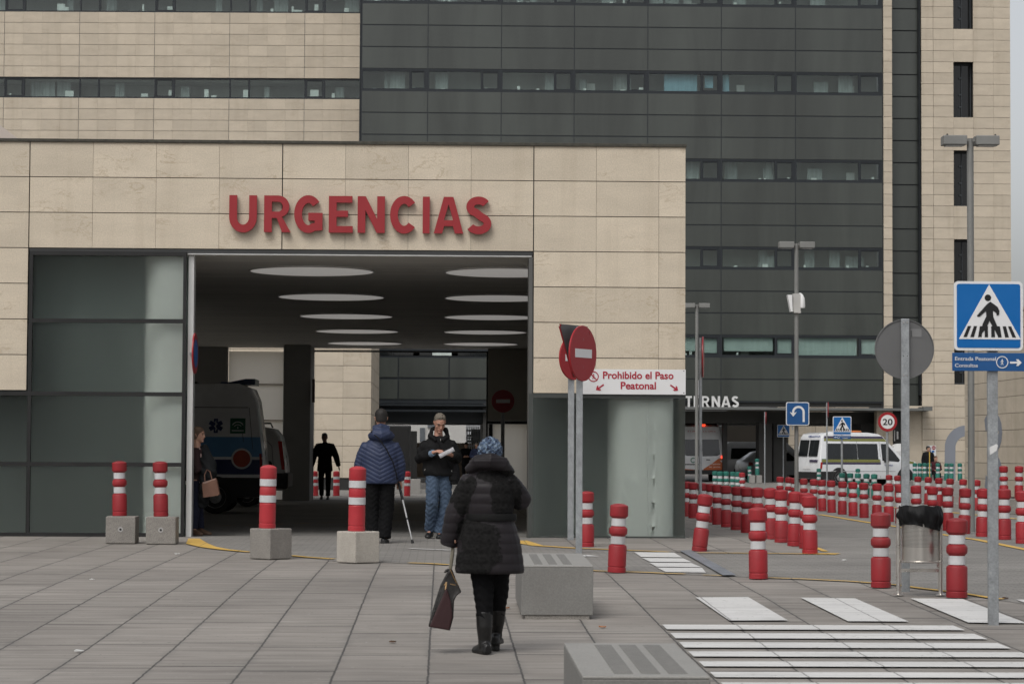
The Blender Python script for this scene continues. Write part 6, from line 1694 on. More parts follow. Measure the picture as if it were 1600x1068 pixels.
def person(label, loc, H, pose, cfg, rz=0, group=None, cat="person"):
    J = dict(DEF); J.update(pose); s = H / 1.75
    V = {k: Vector(v) * s for k, v in J.items() if isinstance(v, tuple)}
    t = empty("person", loc, label, cat, group, rz)
    rot = Matrix.Rotation(R(J['yaw']), 3, 'Z') @ Matrix.Rotation(R(J['pitch']), 3, 'X')
    vox = cfg.get('vox', .0085) * s
    skin = cfg.get('skin', SKIN)
    def link(name, bm, mat, smooth=True, parent=None): return obj(name, bm, mat, parent or t, smooth=True, angle=80)
    # one continuous body
    bm = NB(); hb = NB(); head_geo(hb, Vector((0, 0, 0)), rot); bmesh.ops.scale(hb, vec=(s, s, s), verts=hb.verts); bmesh.ops.translate(hb, vec=V['head'], verts=hb.verts)
    me = bpy.data.meshes.new("h"); hb.to_mesh(me); hb.free(); bm.from_mesh(me); bpy.data.meshes.remove(me)
    tube(bm, [V['neck'] + Vector((0, .01, -.05)) * s, V['neck'] + Vector((0, .005, .03)) * s, V['head'] + rot @ Vector((0, .012, -.06)) * s], [.066 * s, .056 * s, .055 * s], 14)
    pel = (V['hipL'] + V['hipR']) / 2; chest = (V['shL'] + V['shR']) / 2
    def torso(b, secs, sc=1.0):
        """secs: (u along pelvis->chest, rx, ry, yoff)"""
        rr = []; ax = (V['shR'] - V['shL']).normalized(); ax.z *= .5; ax.normalize()
        for u, rx, ry, yo in secs:
            c = pel.lerp(chest, u); a2 = Vector((1, 0, 0)).lerp(ax, max(0, min(1, u))).normalized(); fy = Vector((0, 0, 1)).cross(a2).normalized()
            rr.append([c + a2 * rx * sc * s * math.cos(k) + fy * (ry * sc * s * math.sin(k) + yo * s) for k in [2 * math.pi * m / 24 for m in range(24)]])
        rings(b, rr)
    torso(bm, [(-.10, .13, .09, 0), (.1, .135, .095, 0), (.45, .120, .088, 0), (.8, .145, .095, 0), (.98, .14, .075, 0), (1.08, .07, .055, 0)])
    for S_, sg in (('L', -1), ('R', 1)):
        tube(bm, [V['sh' + S_] - Vector((sg * .03, 0, 0)) * s, V['sh' + S_].lerp(V['el' + S_], .3), V['el' + S_], V['wr' + S_]], [.045 * s, .044 * s, .037 * s, .026 * s], 12)
        d = V['wr' + S_] - V['el' + S_]; hd = Vector(J.get('hd' + S_, tuple(d))); hn = Vector(J.get('hn' + S_, (-sg, 0, .1)))
        if d.length > 0: hand(bm, V['wr' + S_], hd, hn, J.get('ht' + S_, -1 if S_ == 'R' else 1), J.get('curl', .45), s)
        tube(bm, [V['hip' + S_] + Vector((0, 0, .04)) * s, V['hip' + S_].lerp(V['kn' + S_], .4), V['kn' + S_], V['kn' + S_].lerp(V['an' + S_], .35), V['an' + S_]], [.072 * s, .066 * s, .048 * s, .048 * s, .036 * s], 12)
        tube(bm, [V['an' + S_] + Vector((0, 0, .02)) * s, V['an' + S_].lerp(V['toe' + S_], .5)], [.030 * s, .022 * s], 10, .6)
    body = link("body", remesh(bm, vox * .75, 2), skin)
    # face details
    if cfg.get('face'):
        T = lambda p: V['head'] + (rot @ Vector(p)) * s
        for sg in (-1, 1):
            b = NB(); bmesh.ops.create_uvsphere(b, u_segments=10, v_segments=8, radius=.010 * s, matrix=Matrix.Translation(T((sg * .031, -.082, .010)))); link("eye", b, EYE)
            b = NB(); tube(b, [T((sg * .016, -.096, .032)), T((sg * .033, -.093, .038)), T((sg * .052, -.078, .032))], [.004 * s, .0055 * s, .003 * s], 6); link("eyebrow", b, cfg['hairmat'])
        b = NB(); tube(b, [T((-.024, -.090, -.063)), T((0, -.1035, -.061)), T((.024, -.090, -.063))], [.003 * s, .0055 * s, .003 * s], 6); link("mouth", b, LIP)
    # hair
    if 'hair' in cfg:
        b = NB(); secs = cfg['hair']; eloft(b, [(z * s, rx * s, ry * s, 0, yo * s) for z, rx, ry, yo in secs], 22, rot, V['head'])
        rr_ = random.Random(3)
        for (x, y, z, r_) in cfg.get('tufts', []): bmesh.ops.create_icosphere(b, subdivisions=2, radius=r_ * s, matrix=Matrix.Translation(V['head'] + rot @ Vector((x, y, z)) * s))
        link(cfg.get('hairname', "hair"), remesh(b, vox * .9, 3, cfg.get('hairfn')), cfg['hairmat'])
    # trousers
    b = NB(); tr = cfg.get('trouser', (.098, .080, .066, .064)); top = cfg.get('waist', .05)
    torso(b, [(-.16, .10, .085, 0), (-.05, .150 * cfg.get('hipw', 1), .115 * cfg.get('hipw', 1), .005), (.12, .150 * cfg.get('hipw', 1), .112, .005), (.25, .14, .10, 0)])
    for S_ in 'LR':
        h, k, a = V['hip' + S_], V['kn' + S_], V['an' + S_]
        tube(b, [h + Vector((0, 0, .02)) * s, h.lerp(k, .5), k, k.lerp(a, .5), a.lerp(k, cfg.get('cuff', .0))], [tr[0] * s, (tr[0] + tr[1]) / 2 * s, tr[1] * s, tr[2] * s, tr[3] * s], 16)
    wr_ = cfg.get('wrinkle', .004)
    def wrk(co): return wr_ * s * (math.sin(co.z * 95 / s + 9 * co.x + 3 * math.sin(co.x * 40)) * .5 + math.sin(co.z * 41 + co.x * 33 + co.y * 27) * .5)
    link("trousers", remesh(b, vox, 4, wrk), cfg['trmat'])
    # shoes
    for S_ in 'LR':
        a, to = V['an' + S_], V['toe' + S_]; b = NB(); d = (to - a); d.z = 0; d.normalize()
        if cfg.get('boots'):
            k_ = V['kn' + S_]; tube(b, [a.lerp(k_, cfg['boots']), a.lerp(k_, cfg['boots'] * .5), a + Vector((0, .012, .02)) * s, a + Vector((0, .01, -.045)) * s], [.068 * s, .064 * s, .052 * s, .050 * s], 18)
            bt = a - d * .030 * s; tube(b, [bt + Vector((0, 0, -.01)) * s, Vector((bt.x, bt.y, .001))], [.038 * s, .036 * s], 12)
        base = Vector((a.x, a.y, .0)); hl = base - d * .075 * s; side = Vector((-d.y, d.x, 0)); zt_ = [.075, .085, .075, .052, .042]
        rr = []
        for u, w, h_ in ((0, .030, .07), (.03, .040, .09), (.10, .042, .092), (.17, .048, .066), (.225, .046, .052), (.262, .030, .040), (.274, .010, .026)):
            c = hl + d * u * s; up = max(0, to.z - .03 * s) * (u / .27)
            pts = [(-w * .92, .0), (-w, .018), (-w * .8, h_ * .75), (-w * .35, h_), (w * .35, h_), (w * .8, h_ * .75), (w, .018), (w * .92, .0)]
            rr.append([c + side * x * s + Vector((0, 0, z * s + up + (a.z / s - .085) * s * (1 - u / .27))) for x, z in pts])
        rings(b, rr); link("boot" if cfg.get('boots') else "shoe", remesh(b, vox * .8, 3), cfg['shoemat'])
    # jacket
    b = NB(); torso(b, cfg['jacket'])
    ar = cfg.get('arm', (.082, .072, .062, .054))
    for S_, sg in (('L', -1), ('R', 1)):
        sh, el, wr = V['sh' + S_], V['el' + S_], V['wr' + S_]
        tube(b, [chest + Vector((sg * .09, 0, .0)) * s, sh - Vector((sg * .012, 0, .012)) * s, sh.lerp(el, .5), el, el.lerp(wr, .55), el.lerp(wr, cfg.get('sleeve', .97))], [.075 * s, ar[0] * s, (ar[0] + ar[1]) / 2 * s, ar[1] * s, ar[2] * s, ar[3] * s], 16)
    for secs in cfg.get('extra', []):
        tube(b, [Vector(p) * s for p in secs[0]], [r_ * s for r_ in secs[1]], 16, *(secs[2:]))
    link("jacket", remesh(b, vox, cfg.get('jsmooth', 4), cfg.get('jfn')), cfg['jmat'])
    return t, V, s, rot
SHORT = [(-.045, .066, .062, .040), (-.01, .0765, .080, .026), (.03, .0800, .094, .013), (.065, .079, .100, .007), (.098, .066, .088, .008), (.122, .040, .055, .010), (.130, .010, .016, .010)]

# ---------------------------------------------------------------- woman in the dark coat, walking away, bag in her hand
Yw = G(757, 1021).y; kw = 1 / pxm(Yw)
wq = P(757, 1021, Yw)
Hw = 1.60; sw = Hw / 1.75
L = lambda px, py, y=0: ((px - 757) * kw / sw, y, (1021 - py) * kw / sw)
def lace_coat():
    t = NT("quilted_coat"); v = t.coord(); sp = t.n('ShaderNodeSeparateXYZ'); t.l(v, sp.inputs[0])
    n = t.noise(v, 9, 4, .6)
    tot = None
    for (px, py, rx, rz_) in ((789, 778, 27, 34), (776, 745, 34, 9), (720, 780, 14, 30), (733, 760, 10, 16), (752, 855, 34, 38), (738, 880, 30, 26), (733, 830, 22, 22), (705, 770, 9, 18)):
        cx_, cz_ = (px - 757) * kw, (1021 - py) * kw
        dx = t.math('DIVIDE', t.math('SUBTRACT', sp.outputs[0], cx_), rx * kw); dz = t.math('DIVIDE', t.math('SUBTRACT', sp.outputs[2], cz_), rz_ * kw)
        d = t.math('SQRT', t.math('ADD', t.math('MULTIPLY', dx, dx), t.math('MULTIPLY', dz, dz)))
        tot = d if tot is None else t.math('MINIMUM', tot, d)
    m = t.rng(t.math('ADD', tot, t.math('MULTIPLY', t.math('SUBTRACT', n, .5), 1.1)), .93, 1.0, 1, 0)
    vo = t.n('ShaderNodeTexVoronoi', feature='SMOOTH_F1'); vo.inputs['Scale'].default_value = 42; t.l(v, vo.inputs['Vector'])
    base = t.scale_col((.0155, .0130, .0150), t.rng(t.noise(v, 6, 4), .3, .7, .8, 1.25))
    lace = t.scale_col((.0042, .0040, .0040), t.rng(vo.outputs[0], .1, .6, .6, 2.0)); t.b.inputs['Specular IOR Level'].default_value = .22
    t.l(t.mix(m, base, lace), t.b.inputs['Base Color']); t.l(t.rng(m, 0, 1, .52, .9), t.b.inputs['Roughness'])
    h = t.math('ADD', t.math('MULTIPLY', t.math('MULTIPLY', vo.outputs[0], m), 1.6), t.math('MULTIPLY', t.noise(v, 30, 4), .3))
    t.bump(h, .38, .010); return t.m
def puff(co):
    z = co.z / kw; return .0042 * abs(math.sin(math.pi * z / 15.5)) ** .7 - .002 if z < 300 else 0.002 * math.sin(z)
HATM = NT("knit_hat"); hv = HATM.coord(); vo = HATM.n('ShaderNodeTexVoronoi'); vo.inputs['Scale'].default_value = 46; HATM.l(HATM.noise(hv, 30, 3) if False else hv, vo.inputs['Vector'])
hr = HATM.n('ShaderNodeValToRGB'); HATM.l(HATM.noise(hv, 34, 4, .7, .6), hr.inputs[0])
for k, (p_, c_) in enumerate(((.36, (.012, .016, .03)), (.45, (.04, .06, .11)), (.52, (.075, .12, .19)), (.58, (.20, .25, .31)), (.66, (.10, .16, .24)))):
    e = hr.color_ramp.elements[k] if k < 2 else hr.color_ramp.elements.new(p_); e.position = p_; e.color = (*c_, 1)
HATM.l(hr.outputs[0], HATM.b.inputs['Base Color']); HATM.b.inputs['Roughness'].default_value = .95; HATM.bump(vo.outputs[0], .8, .02)
LEG = cloth("black_leggings", (.0045, .0045, .0052), .8, .15)
BOOT = M("black_boot", (.0075, .0072, .007), .42, var=.3, vs=10, bump=.25, bs=22)
pose = dict(head=L(764, 711, .02), neck=L(762, 728, -.01), shL=L(733, 753), elL=L(711, 806, .02), wrL=L(705, 832, .04), shR=L(791, 753), elR=L(812, 782, .05), wrR=L(802, 768, .30), hdL=(-.05, .1, -1), hnL=(1, .2, 0), curl=.9,
            hipL=L(750, 868), knL=L(756, 938, .0), anL=L(757, 1003.5, -.02), hipR=L(778, 868), knR=L(779, 935, .14), anR=L(776, 994, .27), toeL=L(746, 1016, .11), toeR=L(781, 1006, .42), yaw=180, pitch=-6)
wj = []
def ws(py, half, dep, yo=0): 
    pz, cz_ = 868, 753; u = (pz - py) / (pz - cz_); return (u, half * kw / sw, dep, yo)
wj = [ws(897, 52.5, .185), ws(893, 54, .195), ws(880, 53, .195), ws(850, 49, .185), ws(825, 42, .170), ws(812, 38.5, .155), ws(806, 37.5, .150), ws(798, 38, .152), ws(780, 40, .160), ws(762, 41, .155), ws(748, 36, .130), ws(738, 26, .10), ws(728, 20, .09)]
COATM = lace_coat()
wt, WV, ws_, wrot = person("woman seen from behind in a dark quilted coat, knitted hat and black boots", (wq.x, Yw, g(Yw) + .004), Hw, pose,
    dict(vox=.0075, skin=SKIN, hair=[(-.055, .085, .092, .0), (-.04, .094, .102, .002), (-.0, .099, .108, .004), (.045, .101, .110, .006), (.085, .088, .098, .008), (.118, .060, .070, .010), (.136, .02, .024, .010)], hairmat=HATM.m, hairname="knit_hat",
         hairfn=lambda co: .005 * math.sin(co.x * 150) * math.sin(co.z * 150 + 20 * co.y) , trmat=LEG, trouser=(.108, .076, .062, .05), cuff=.30, hipw=1.15, shoemat=BOOT, boots=.72, jacket=wj, arm=(.094, .088, .082, .070), sleeve=1.85, jfn=puff, jsmooth=3, jmat=COATM,
         extra=[([L(731, 737, -.02), L(745, 724, -.10), L(764, 722, -.14), L(783, 727, -.10), L(796, 742, -.02)], [.040, .060, .066, .060, .040]), ([L(735, 731, .06), L(762, 722, .10), L(788, 732, .06)], [.05, .06, .05])]))
# belt
bm = NB(); rr = []
for py, hw_, dp in ((815, 39.6, .160), (813, 40.2, .163), (806, 39.4, .159), (804, 38.6, .155)):
    rr.append([Vector(((765.5 - 757) * kw + hw_ * kw * math.cos(a) * 1.02, (dp * sw * 1.06) * math.sin(a), (1021 - py) * kw)) for a in [2 * math.pi * k / 40 for k in range(40)]])
rings(bm, rr); obj("belt", bm, cloth("coat_belt", (.008, .008, .008), .7), wt, smooth=True)
# her handbag hangs from the strap in her left hand
hx = lambda px, py, y=0: Vector(((px - 694) * kw, y, (1021 - py) * kw))
bq = Vector((wq.x + (694 - 757) * kw, Yw + .03, g(Yw)))
hbq = empty("handbag", bq, "dark leather handbag with a wine red panel hanging from the woman's hand", "handbag")
BAGL = M("bag_leather", (.0095, .0078, .0068), .5, var=.25, vs=8, bump=.3, bs=30); WINE = M("bag_wine_red", (.030, .0085, .0095), .6, var=.15, vs=8, bump=.2, bs=30)
outl = [(669, 979), (703, 985), (708.5, 965), (709.5, 938), (714, 930), (721, 925), (713, 908), (706, 890), (703, 888), (699, 893), (688, 914), (679, 942)]
bm = NB(); n = len(outl)
a0 = [hx(*p) for p in outl]; c0 = sum(a0, Vector()) / n
rr = []
for yy, sc_ in ((-.085, .80), (-.10, .90), (-.075, .985), (0, 1.0), (.075, .985), (.09, .88)):
    rr.append([Vector((c0.x + (p.x - c0.x) * sc_, yy * (.35 + .65 * min(1, max(0, (a0[6].z + .02 - p.z) / .35))), c0.z + (p.z - c0.z) * sc_)) for p in a0])
rings(bm, rr); obj("bag_body", remesh(bm, .007, 3), BAGL, hbq, smooth=True, angle=80)
bm = NB(); pw = [(671, 978), (702, 983.5), (707, 962), (705, 942), (700, 925), (697, 917), (690, 934), (680, 957)]
for poly in (pw,):
    f0 = [hx(px, py) for px, py in poly]
    prism(bm, [(p.x, p.z) for p in f0], -.112, -.060)
obj("wine_panel", remesh(bm, .006, 5), WINE, hbq, smooth=True, angle=80)
bm = NB(); tube(bm, [hx(703, 889, -.01), hx(705.5, 868, -.02), hx(708, 848, .0), hx(708, 838, .03), hx(706.5, 868, .06), hx(703.5, 889, .05)], .0075, 8, 1.6); obj("strap", bm, M("strap_taupe", (.16, .145, .11), .6), hbq, smooth=True)
bm = NB(); tube(bm, [hx(703, 890, -.03), hx(709, 903, -.035), hx(719, 923, -.03)], .004, 6); tube(bm, [hx(694, 914, -.09), hx(697, 909, -.085), hx(696, 921, -.095)], .007, 8); tube(bm, [hx(703, 912, -.08), hx(711, 914, -.07)], .004, 6); obj("zip_and_clasp", bm, M("brass", (.40, .26, .13), .35, .8), hbq, smooth=True)
bm = NB(); tube(bm, [hx(701, 890), hx(697, 892.5), hx(694, 895.5)], [.008, .010, .006], 8); obj("strap_end", bm, BAGL, hbq, smooth=True)

# ---------------------------------------------------------------- man in the blue quilted jacket with crutches
Yb_ = G(596, 848.5).y; kb = 1 / pxm(Yb_); Hb = (848.5 - 639.5) * kb; sb = Hb / 1.75
bqp = P(593, 848.5, Yb_)
L = lambda px, py, y=0: ((px - 593) * kb / sb, y, (848.5 - py) * kb / sb)
def chevron(co):
    z = co.z / kb; x = abs(co.x / kb - .5)
    if z > 160 or z < 96: return 0
    return .0035 * abs(math.sin(math.pi * (z - .52 * x) / 6.6)) ** .8 - .0015
BLUEJ = NT("blue_quilt"); bv = BLUEJ.coord()
BLUEJ.l(BLUEJ.scale_col((.024, .034, .074), BLUEJ.rng(BLUEJ.noise(bv, 7, 4), .3, .7, .8, 1.2)), BLUEJ.b.inputs['Base Color']); BLUEJ.b.inputs['Roughness'].default_value = .55
bsp = BLUEJ.n('ShaderNodeSeparateXYZ'); BLUEJ.l(bv, bsp.inputs[0])
bx_ = BLUEJ.math('ABSOLUTE', bsp.outputs[0]); bz_ = BLUEJ.math('SUBTRACT', bsp.outputs[2], BLUEJ.math('MULTIPLY', bx_, .52))
BLUEJ.bump(BLUEJ.math('ADD', BLUEJ.math('POWER', BLUEJ.math('ABSOLUTE', BLUEJ.math('SINE', BLUEJ.math('MULTIPLY', bz_, math.pi / (6.6 * kb)))), .6), BLUEJ.math('MULTIPLY', BLUEJ.noise(bv, 40, 3), .3)), .42, .010); BLUEJ.b.inputs['Specular IOR Level'].default_value = .3
def bs_(py, half, dep, yo=0): u = (742 - py) / (742 - 697.); return (u, half * kb / sb, dep, yo)
HAIRB = M("black_hair", (.012, .010, .009), .6, var=.2, vs=60, bump=.3, bs=120)
bt_, BV, bs2, _ = person("man seen from behind in a blue quilted jacket walking on two crutches", (bqp.x, Yb_, g(Yb_) + .009), Hb,
    dict(head=L(594, 655), neck=L(594, 677), shL=L(570, 699), elL=L(562, 728, .04), wrL=L(561, 757, -.10 + .2), shR=L(616, 699), elR=L(623, 728, .04), wrR=L(623, 752, .10), hipL=L(582, 745), knL=L(581, 797, .03), anL=L(583.5, 838, .0), hipR=L(604, 745), knR=L(604, 797, .02), anR=L(600, 841, -.03),
         toeL=L(581, 845, .15), toeR=L(603, 846, .13), hdL=(0, .2, -1), hdR=(0, .2, -1), hnL=(0, 1, 0), hnR=(0, 1, 0), curl=1.0, yaw=188, pitch=-4),
    dict(vox=.0085, skin=SKIN, hair=SHORT[:2] + [(.03, .082, .098, .008), (.065, .081, .101, .004), (.098, .068, .090, .006), (.122, .042, .056, .008), (.131, .010, .016, .008)], hairmat=HAIRB, trmat=cloth("black_trousers", (.0055, .0055, .006), .85, .2), trouser=(.110, .092, .086, .088), shoemat=M("black_shoe", (.012, .012, .012), .4, var=.2),
         jacket=[bs_(753.5, 26.5, .155), bs_(751, 27.5, .165), bs_(740, 28.5, .168), bs_(725, 28.5, .165), bs_(710, 29, .165), bs_(698, 28, .145), bs_(689, 20, .11), bs_(681, 12, .085)], arm=(.088, .084, .078, .066), jmat=BLUEJ.m, jfn=chevron, jsmooth=3,
         extra=[([L(577, 684, -.04), L(586, 680, -.10), L(595, 682, -.125), L(604, 680, -.10), L(612, 684, -.04)], [.045, .075, .085, .075, .045]), ([L(583, 672, -.03), L(594, 670, -.075), L(606, 672, -.03)], [.050, .062, .050])]))
bm = NB(); tube(bm, [L(579, 676, -.12), L(590, 685, -.215), L(603, 703, -.195), L(613, 722, -.182), L(619, 742, -.16), L(620, 750, -.11)], .011, 8, .5); bmesh.ops.scale(bm, vec=(sb, sb, sb), verts=bm.verts); obj("bag_strap", bm, cloth("strap_black", (.010, .010, .011)), bt_, smooth=True)
def crutch(px0, py0, px1, py1, y0, y1, label):
    a = Vector((bqp.x + (px0 - 593) * kb, Yb_ + y0, g(Yb_) + (848.5 - py0) * kb)); gy = Yb_ + y1; b = Vector((bqp.x + (px1 - 593) * kb, gy, g(gy) + .010))
    t = empty("crutch", b, label, "crutch", "crutches of the man in blue"); a -= b
    d = a.normalized()
    bm = NB(); tube(bm, [d * .03, d * (a.length * .42)], .0105, 12); tube(bm, [d * (a.length * .41), a], .0125, 12); obj("shaft", bm, M("crutch_aluminium", (.55, .55, .54), .35, .7), t, smooth=True)
    bm = NB(); tube(bm, [d * .0, d * .018, d * .05], [.022, .020, .012], 12); obj("rubber_tip", bm, TYRE, t, smooth=True)
    bm = NB(); tube(bm, [d * (a.length * .40), d * (a.length * .43)], .0145, 12); obj("adjuster", bm, VBLACK, t, smooth=True)
    bm = NB(); tube(bm, [d * (a.length * .74), d * (a.length * .86), a, a + d * .02], .019, 12); tube(bm, [a - d * .01, a + Vector((0, .10, .02))], .017, 10); c = a + d * .22 + Vector((0, -.02, 0))
    tube(bm, [a, c], .013, 10)
    obj("handle", bm, M("crutch_black", (.014, .014, .014), .5), t, smooth=True)
    bm = NB(); rings_ = []
    up = d; ux, uy = frame_axes(up)
    pts = [c + Vector((.055 * math.cos(q), .055 * math.sin(q), 0)) for q in [R(-60 + 300 * k / 14) for k in range(15)]]
    tube(bm, pts, .018, 8, .4, (0, 0, 1)); obj("arm_cuff", bm, MATS["crutch_black"], t, smooth=True)
crutch(622.5, 757, 644.5, 849, .10, -.02, "silver crutch planted out between the man in blue and the man in jeans")
crutch(560.5, 760, 539.5, 840, .10, .35, "silver crutch half hidden behind the straight bollard on the pale cube")

# ---------------------------------------------------------------- man in a black jacket reading a paper
Ym = G(683, 841).y; km = 1 / pxm(Ym); Hm = (841 - 645.5) * km * 1.012; sm = Hm / 1.75
mq = P(683, 841, Ym)
L = lambda px, py, y=0: ((px - 683) * km / sm, y, (841 - py) * km / sm)
GREYH = M("grey_hair", (.135, .115, .09), .7, var=.35, vs=70, bump=.4, bs=120)
JEANS = NT("blue_jeans"); jv = JEANS.coord(); jn = JEANS.rng(JEANS.noise(jv, 4.5, 5, .6), .35, .65, 0, 1)
JEANS.l(JEANS.scale_col(JEANS.mix(jn, (.028, .048, .084), (.060, .092, .140)), JEANS.rng(JEANS.noise(jv, 45, 3), .3, .7, .85, 1.15)), JEANS.b.inputs['Base Color']); JEANS.b.inputs['Roughness'].default_value = .9; JEANS.bump(JEANS.noise(jv, 30, 4), .3, .01)
def ms(py, half, dep, yo=0): u = (735 - py) / (735 - 695.); return (u, half * km / sm, dep, yo)
SKINM = M("skin_ruddy", (.40, .21, .15), .55, var=.14, vs=26)
BLKJ = cloth("black_jacket", (.0095, .0095, .0100), .8, .25, 40)
mt_, MV, ms2, mrot = person("grey haired man in a black jacket and blue jeans reading a white paper", (mq.x, Ym, g(Ym) + .009), Hm,
    dict(head=L(686, 662, -.07), neck=L(684, 679, -.0), shL=L(663, 696), elL=L(655, 717, .03), wrL=L(676, 708, -.25), shR=L(706, 696), elR=L(712.5, 717, .03), wrR=L(703, 711, -.25), hipL=L(676, 738), knL=L(675, 786, -.12), anL=L(672, 829, .03), hipR=L(695, 738), knR=L(695, 788, -.0), anR=L(687, 833.5, -.02),
         toeL=L(668, 837, -.15), toeR=L(686, 838, -.2), hdL=(.75, -.5, .25), hnL=(.2, .3, -1), hdR=(-.8, -.35, .05), hnR=(0, -.2, 1), htL=1, htR=1, curl=.75, yaw=14, pitch=30),
    dict(vox=.0072, skin=SKINM, face=True, hair=[(-.040, .060, .055, .045), (-.01, .0755, .074, .033), (.03, .0785, .085, .022), (.065, .0785, .092, .015), (.098, .067, .084, .010), (.122, .046, .060, .006), (.134, .014, .02, .004)], tufts=[(-.03, -.045, .104, .024), (.0, -.052, .110, .022), (.035, -.04, .106, .022), (.01, .0, .124, .022)],
         hairmat=GREYH, hairfn=lambda co: .0055 * math.sin(co.x * 210 + 60 * co.z) * math.sin(co.z * 190 + co.y * 170), trmat=JEANS.m, trouser=(.104, .088, .082, .080), wrinkle=.006, shoemat=M("black_shoe", (.012, .012, .012), .4, var=.2),
         jacket=[ms(741, 24.5, .150), ms(738, 25.5, .160), ms(725, 26, .160), ms(710, 26.5, .160), ms(697, 26, .140), ms(688, 19, .11), ms(682, 12.5, .090)], arm=(.086, .082, .072, .060), sleeve=.80, jmat=BLKJ, jsmooth=3, jfn=lambda co: .005 * math.sin(co.z * 38 + co.x * 30 + 2 * math.sin(co.x * 22)) * (1 if co.z > .8 else .3),
         extra=[([L(671, 684, .01), L(674, 672, .05), L(684, 669, .085), L(695, 672, .05), L(699, 684, .01)], [.035, .032, .034, .032, .035]), ([L(671, 684, .0), L(674, 684, -.07), L(681, 690, -.125)], [.034, .034, .026]), ([L(699, 684, .0), L(695, 684, -.07), L(689, 690, -.125)], [.034, .034, .026])]))
def mloc(px, py, y): return Vector(((px - 683) * km, y, (841 - py) * km))
bm = NB(); tube(bm, [mloc(673, 710.2, -.215), mloc(676.5, 708.2, -.262)], [.050, .046], 14); obj("shirt_cuff", bm, M("shirt_blue", (.16, .22, .30), .8), mt_, smooth=True)
bm = NB(); tube(bm, [mloc(678, 682, -.155), mloc(683, 690, -.192), mloc(687, 698, -.195), mloc(694, 712, -.19), mloc(702, 727, -.175), mloc(707, 736, -.06)], .011, 8, .5); obj("bag_strap", bm, cloth("strap_black", (.010, .010, .011)), mt_, smooth=True)
bm = NB(); tube(bm, [mloc(687.4, 686.5, -.186), mloc(687.4, 690, -.192)], .0025, 6); tube(bm, [mloc(662.5, 736, -.15), mloc(664, 733.5, -.155)], .005, 6); obj("zip_pull", bm, STEEL, mt_, smooth=True)
# rolled paper, phone and shoulder bag
pq = Vector((mq.x, Ym, g(Ym) + .009)) + mloc(697, 709, -.34)
pa = empty("paper", pq, "rolled white paper held out by the grey haired man", "paper")
a, b = mloc(685.8, 714.2, -.36) - mloc(697, 709, -.34), mloc(708.3, 702.8, -.33) - mloc(697, 709, -.34)
d = (b - a).normalized(); u_ = Vector((-d.z, 0, d.x)).normalized()
def sheet(bm):
    rr = []; NN = 22
    for e in (a, b):
        rr.append([e + u_ * (.034 * math.cos(q)) + Vector((0, 1, 0)) * (.026 * math.sin(q)) + u_ * (.010 * k / NN) for k, q in enumerate([R(-30 + 330 * k / NN) for k in range(NN + 1)])])
    vs = [[bm.verts.new(p) for p in r] for r in rr]
    for k in range(NN): bm.faces.new((vs[0][k], vs[0][k + 1], vs[1][k + 1], vs[1][k]))
    bmesh.ops.solidify(bm, geom=bm.faces[:], thickness=.0015)
bm = NB(); sheet(bm); obj("sheet", bm, M("white_paper", (.78, .78, .80), .8, var=.02), pa, smooth=True)
pq2 = Vector((mq.x, Ym, g(Ym) + .009)) + mloc(692, 706, -.30)
bm = NB(); tube(bm, [mloc(688, 709, -.30) - mloc(692, 706, -.30), mloc(694, 704.5, -.30) - mloc(692, 706, -.30), mloc(699, 704.5, -.29) - mloc(692, 706, -.30)], [.03, .042, .03], 14, .35)
o = obj("glasses_case", bm, cloth("case_black", (.012, .012, .014), .5)); o.location = pq2; tag(o, "dark soft case in the grey haired man's hands behind the paper", "case")
sq = Vector((mq.x, Ym, g(Ym) + .009)) + mloc(708, 741, -.02)
sbag = empty("shoulder_bag", sq, "black shoulder bag hanging at the hip of the grey haired man", "bag")
bm = NB(); eloft(bm, [(-.155, .060, .05), (-.14, .085, .065), (-.03, .095, .07), (.08, .085, .065), (.14, .07, .05), (.155, .05, .03)], 18); obj("bag_body", bm, cloth("bag_nylon", (.011, .011, .012), .6, .3, 30), sbag, smooth=True)
bm = NB(); box(bm, -.07, .05, -.079, -.062, -.10, .03, .012); obj("front_pocket", bm, MATS["bag_nylon"], sbag)
bm = NB(); tube(bm, [(-.03, -.08, .05), (-.03, -.083, .03)], .006, 6); obj("zip_pull", bm, STEEL, sbag)

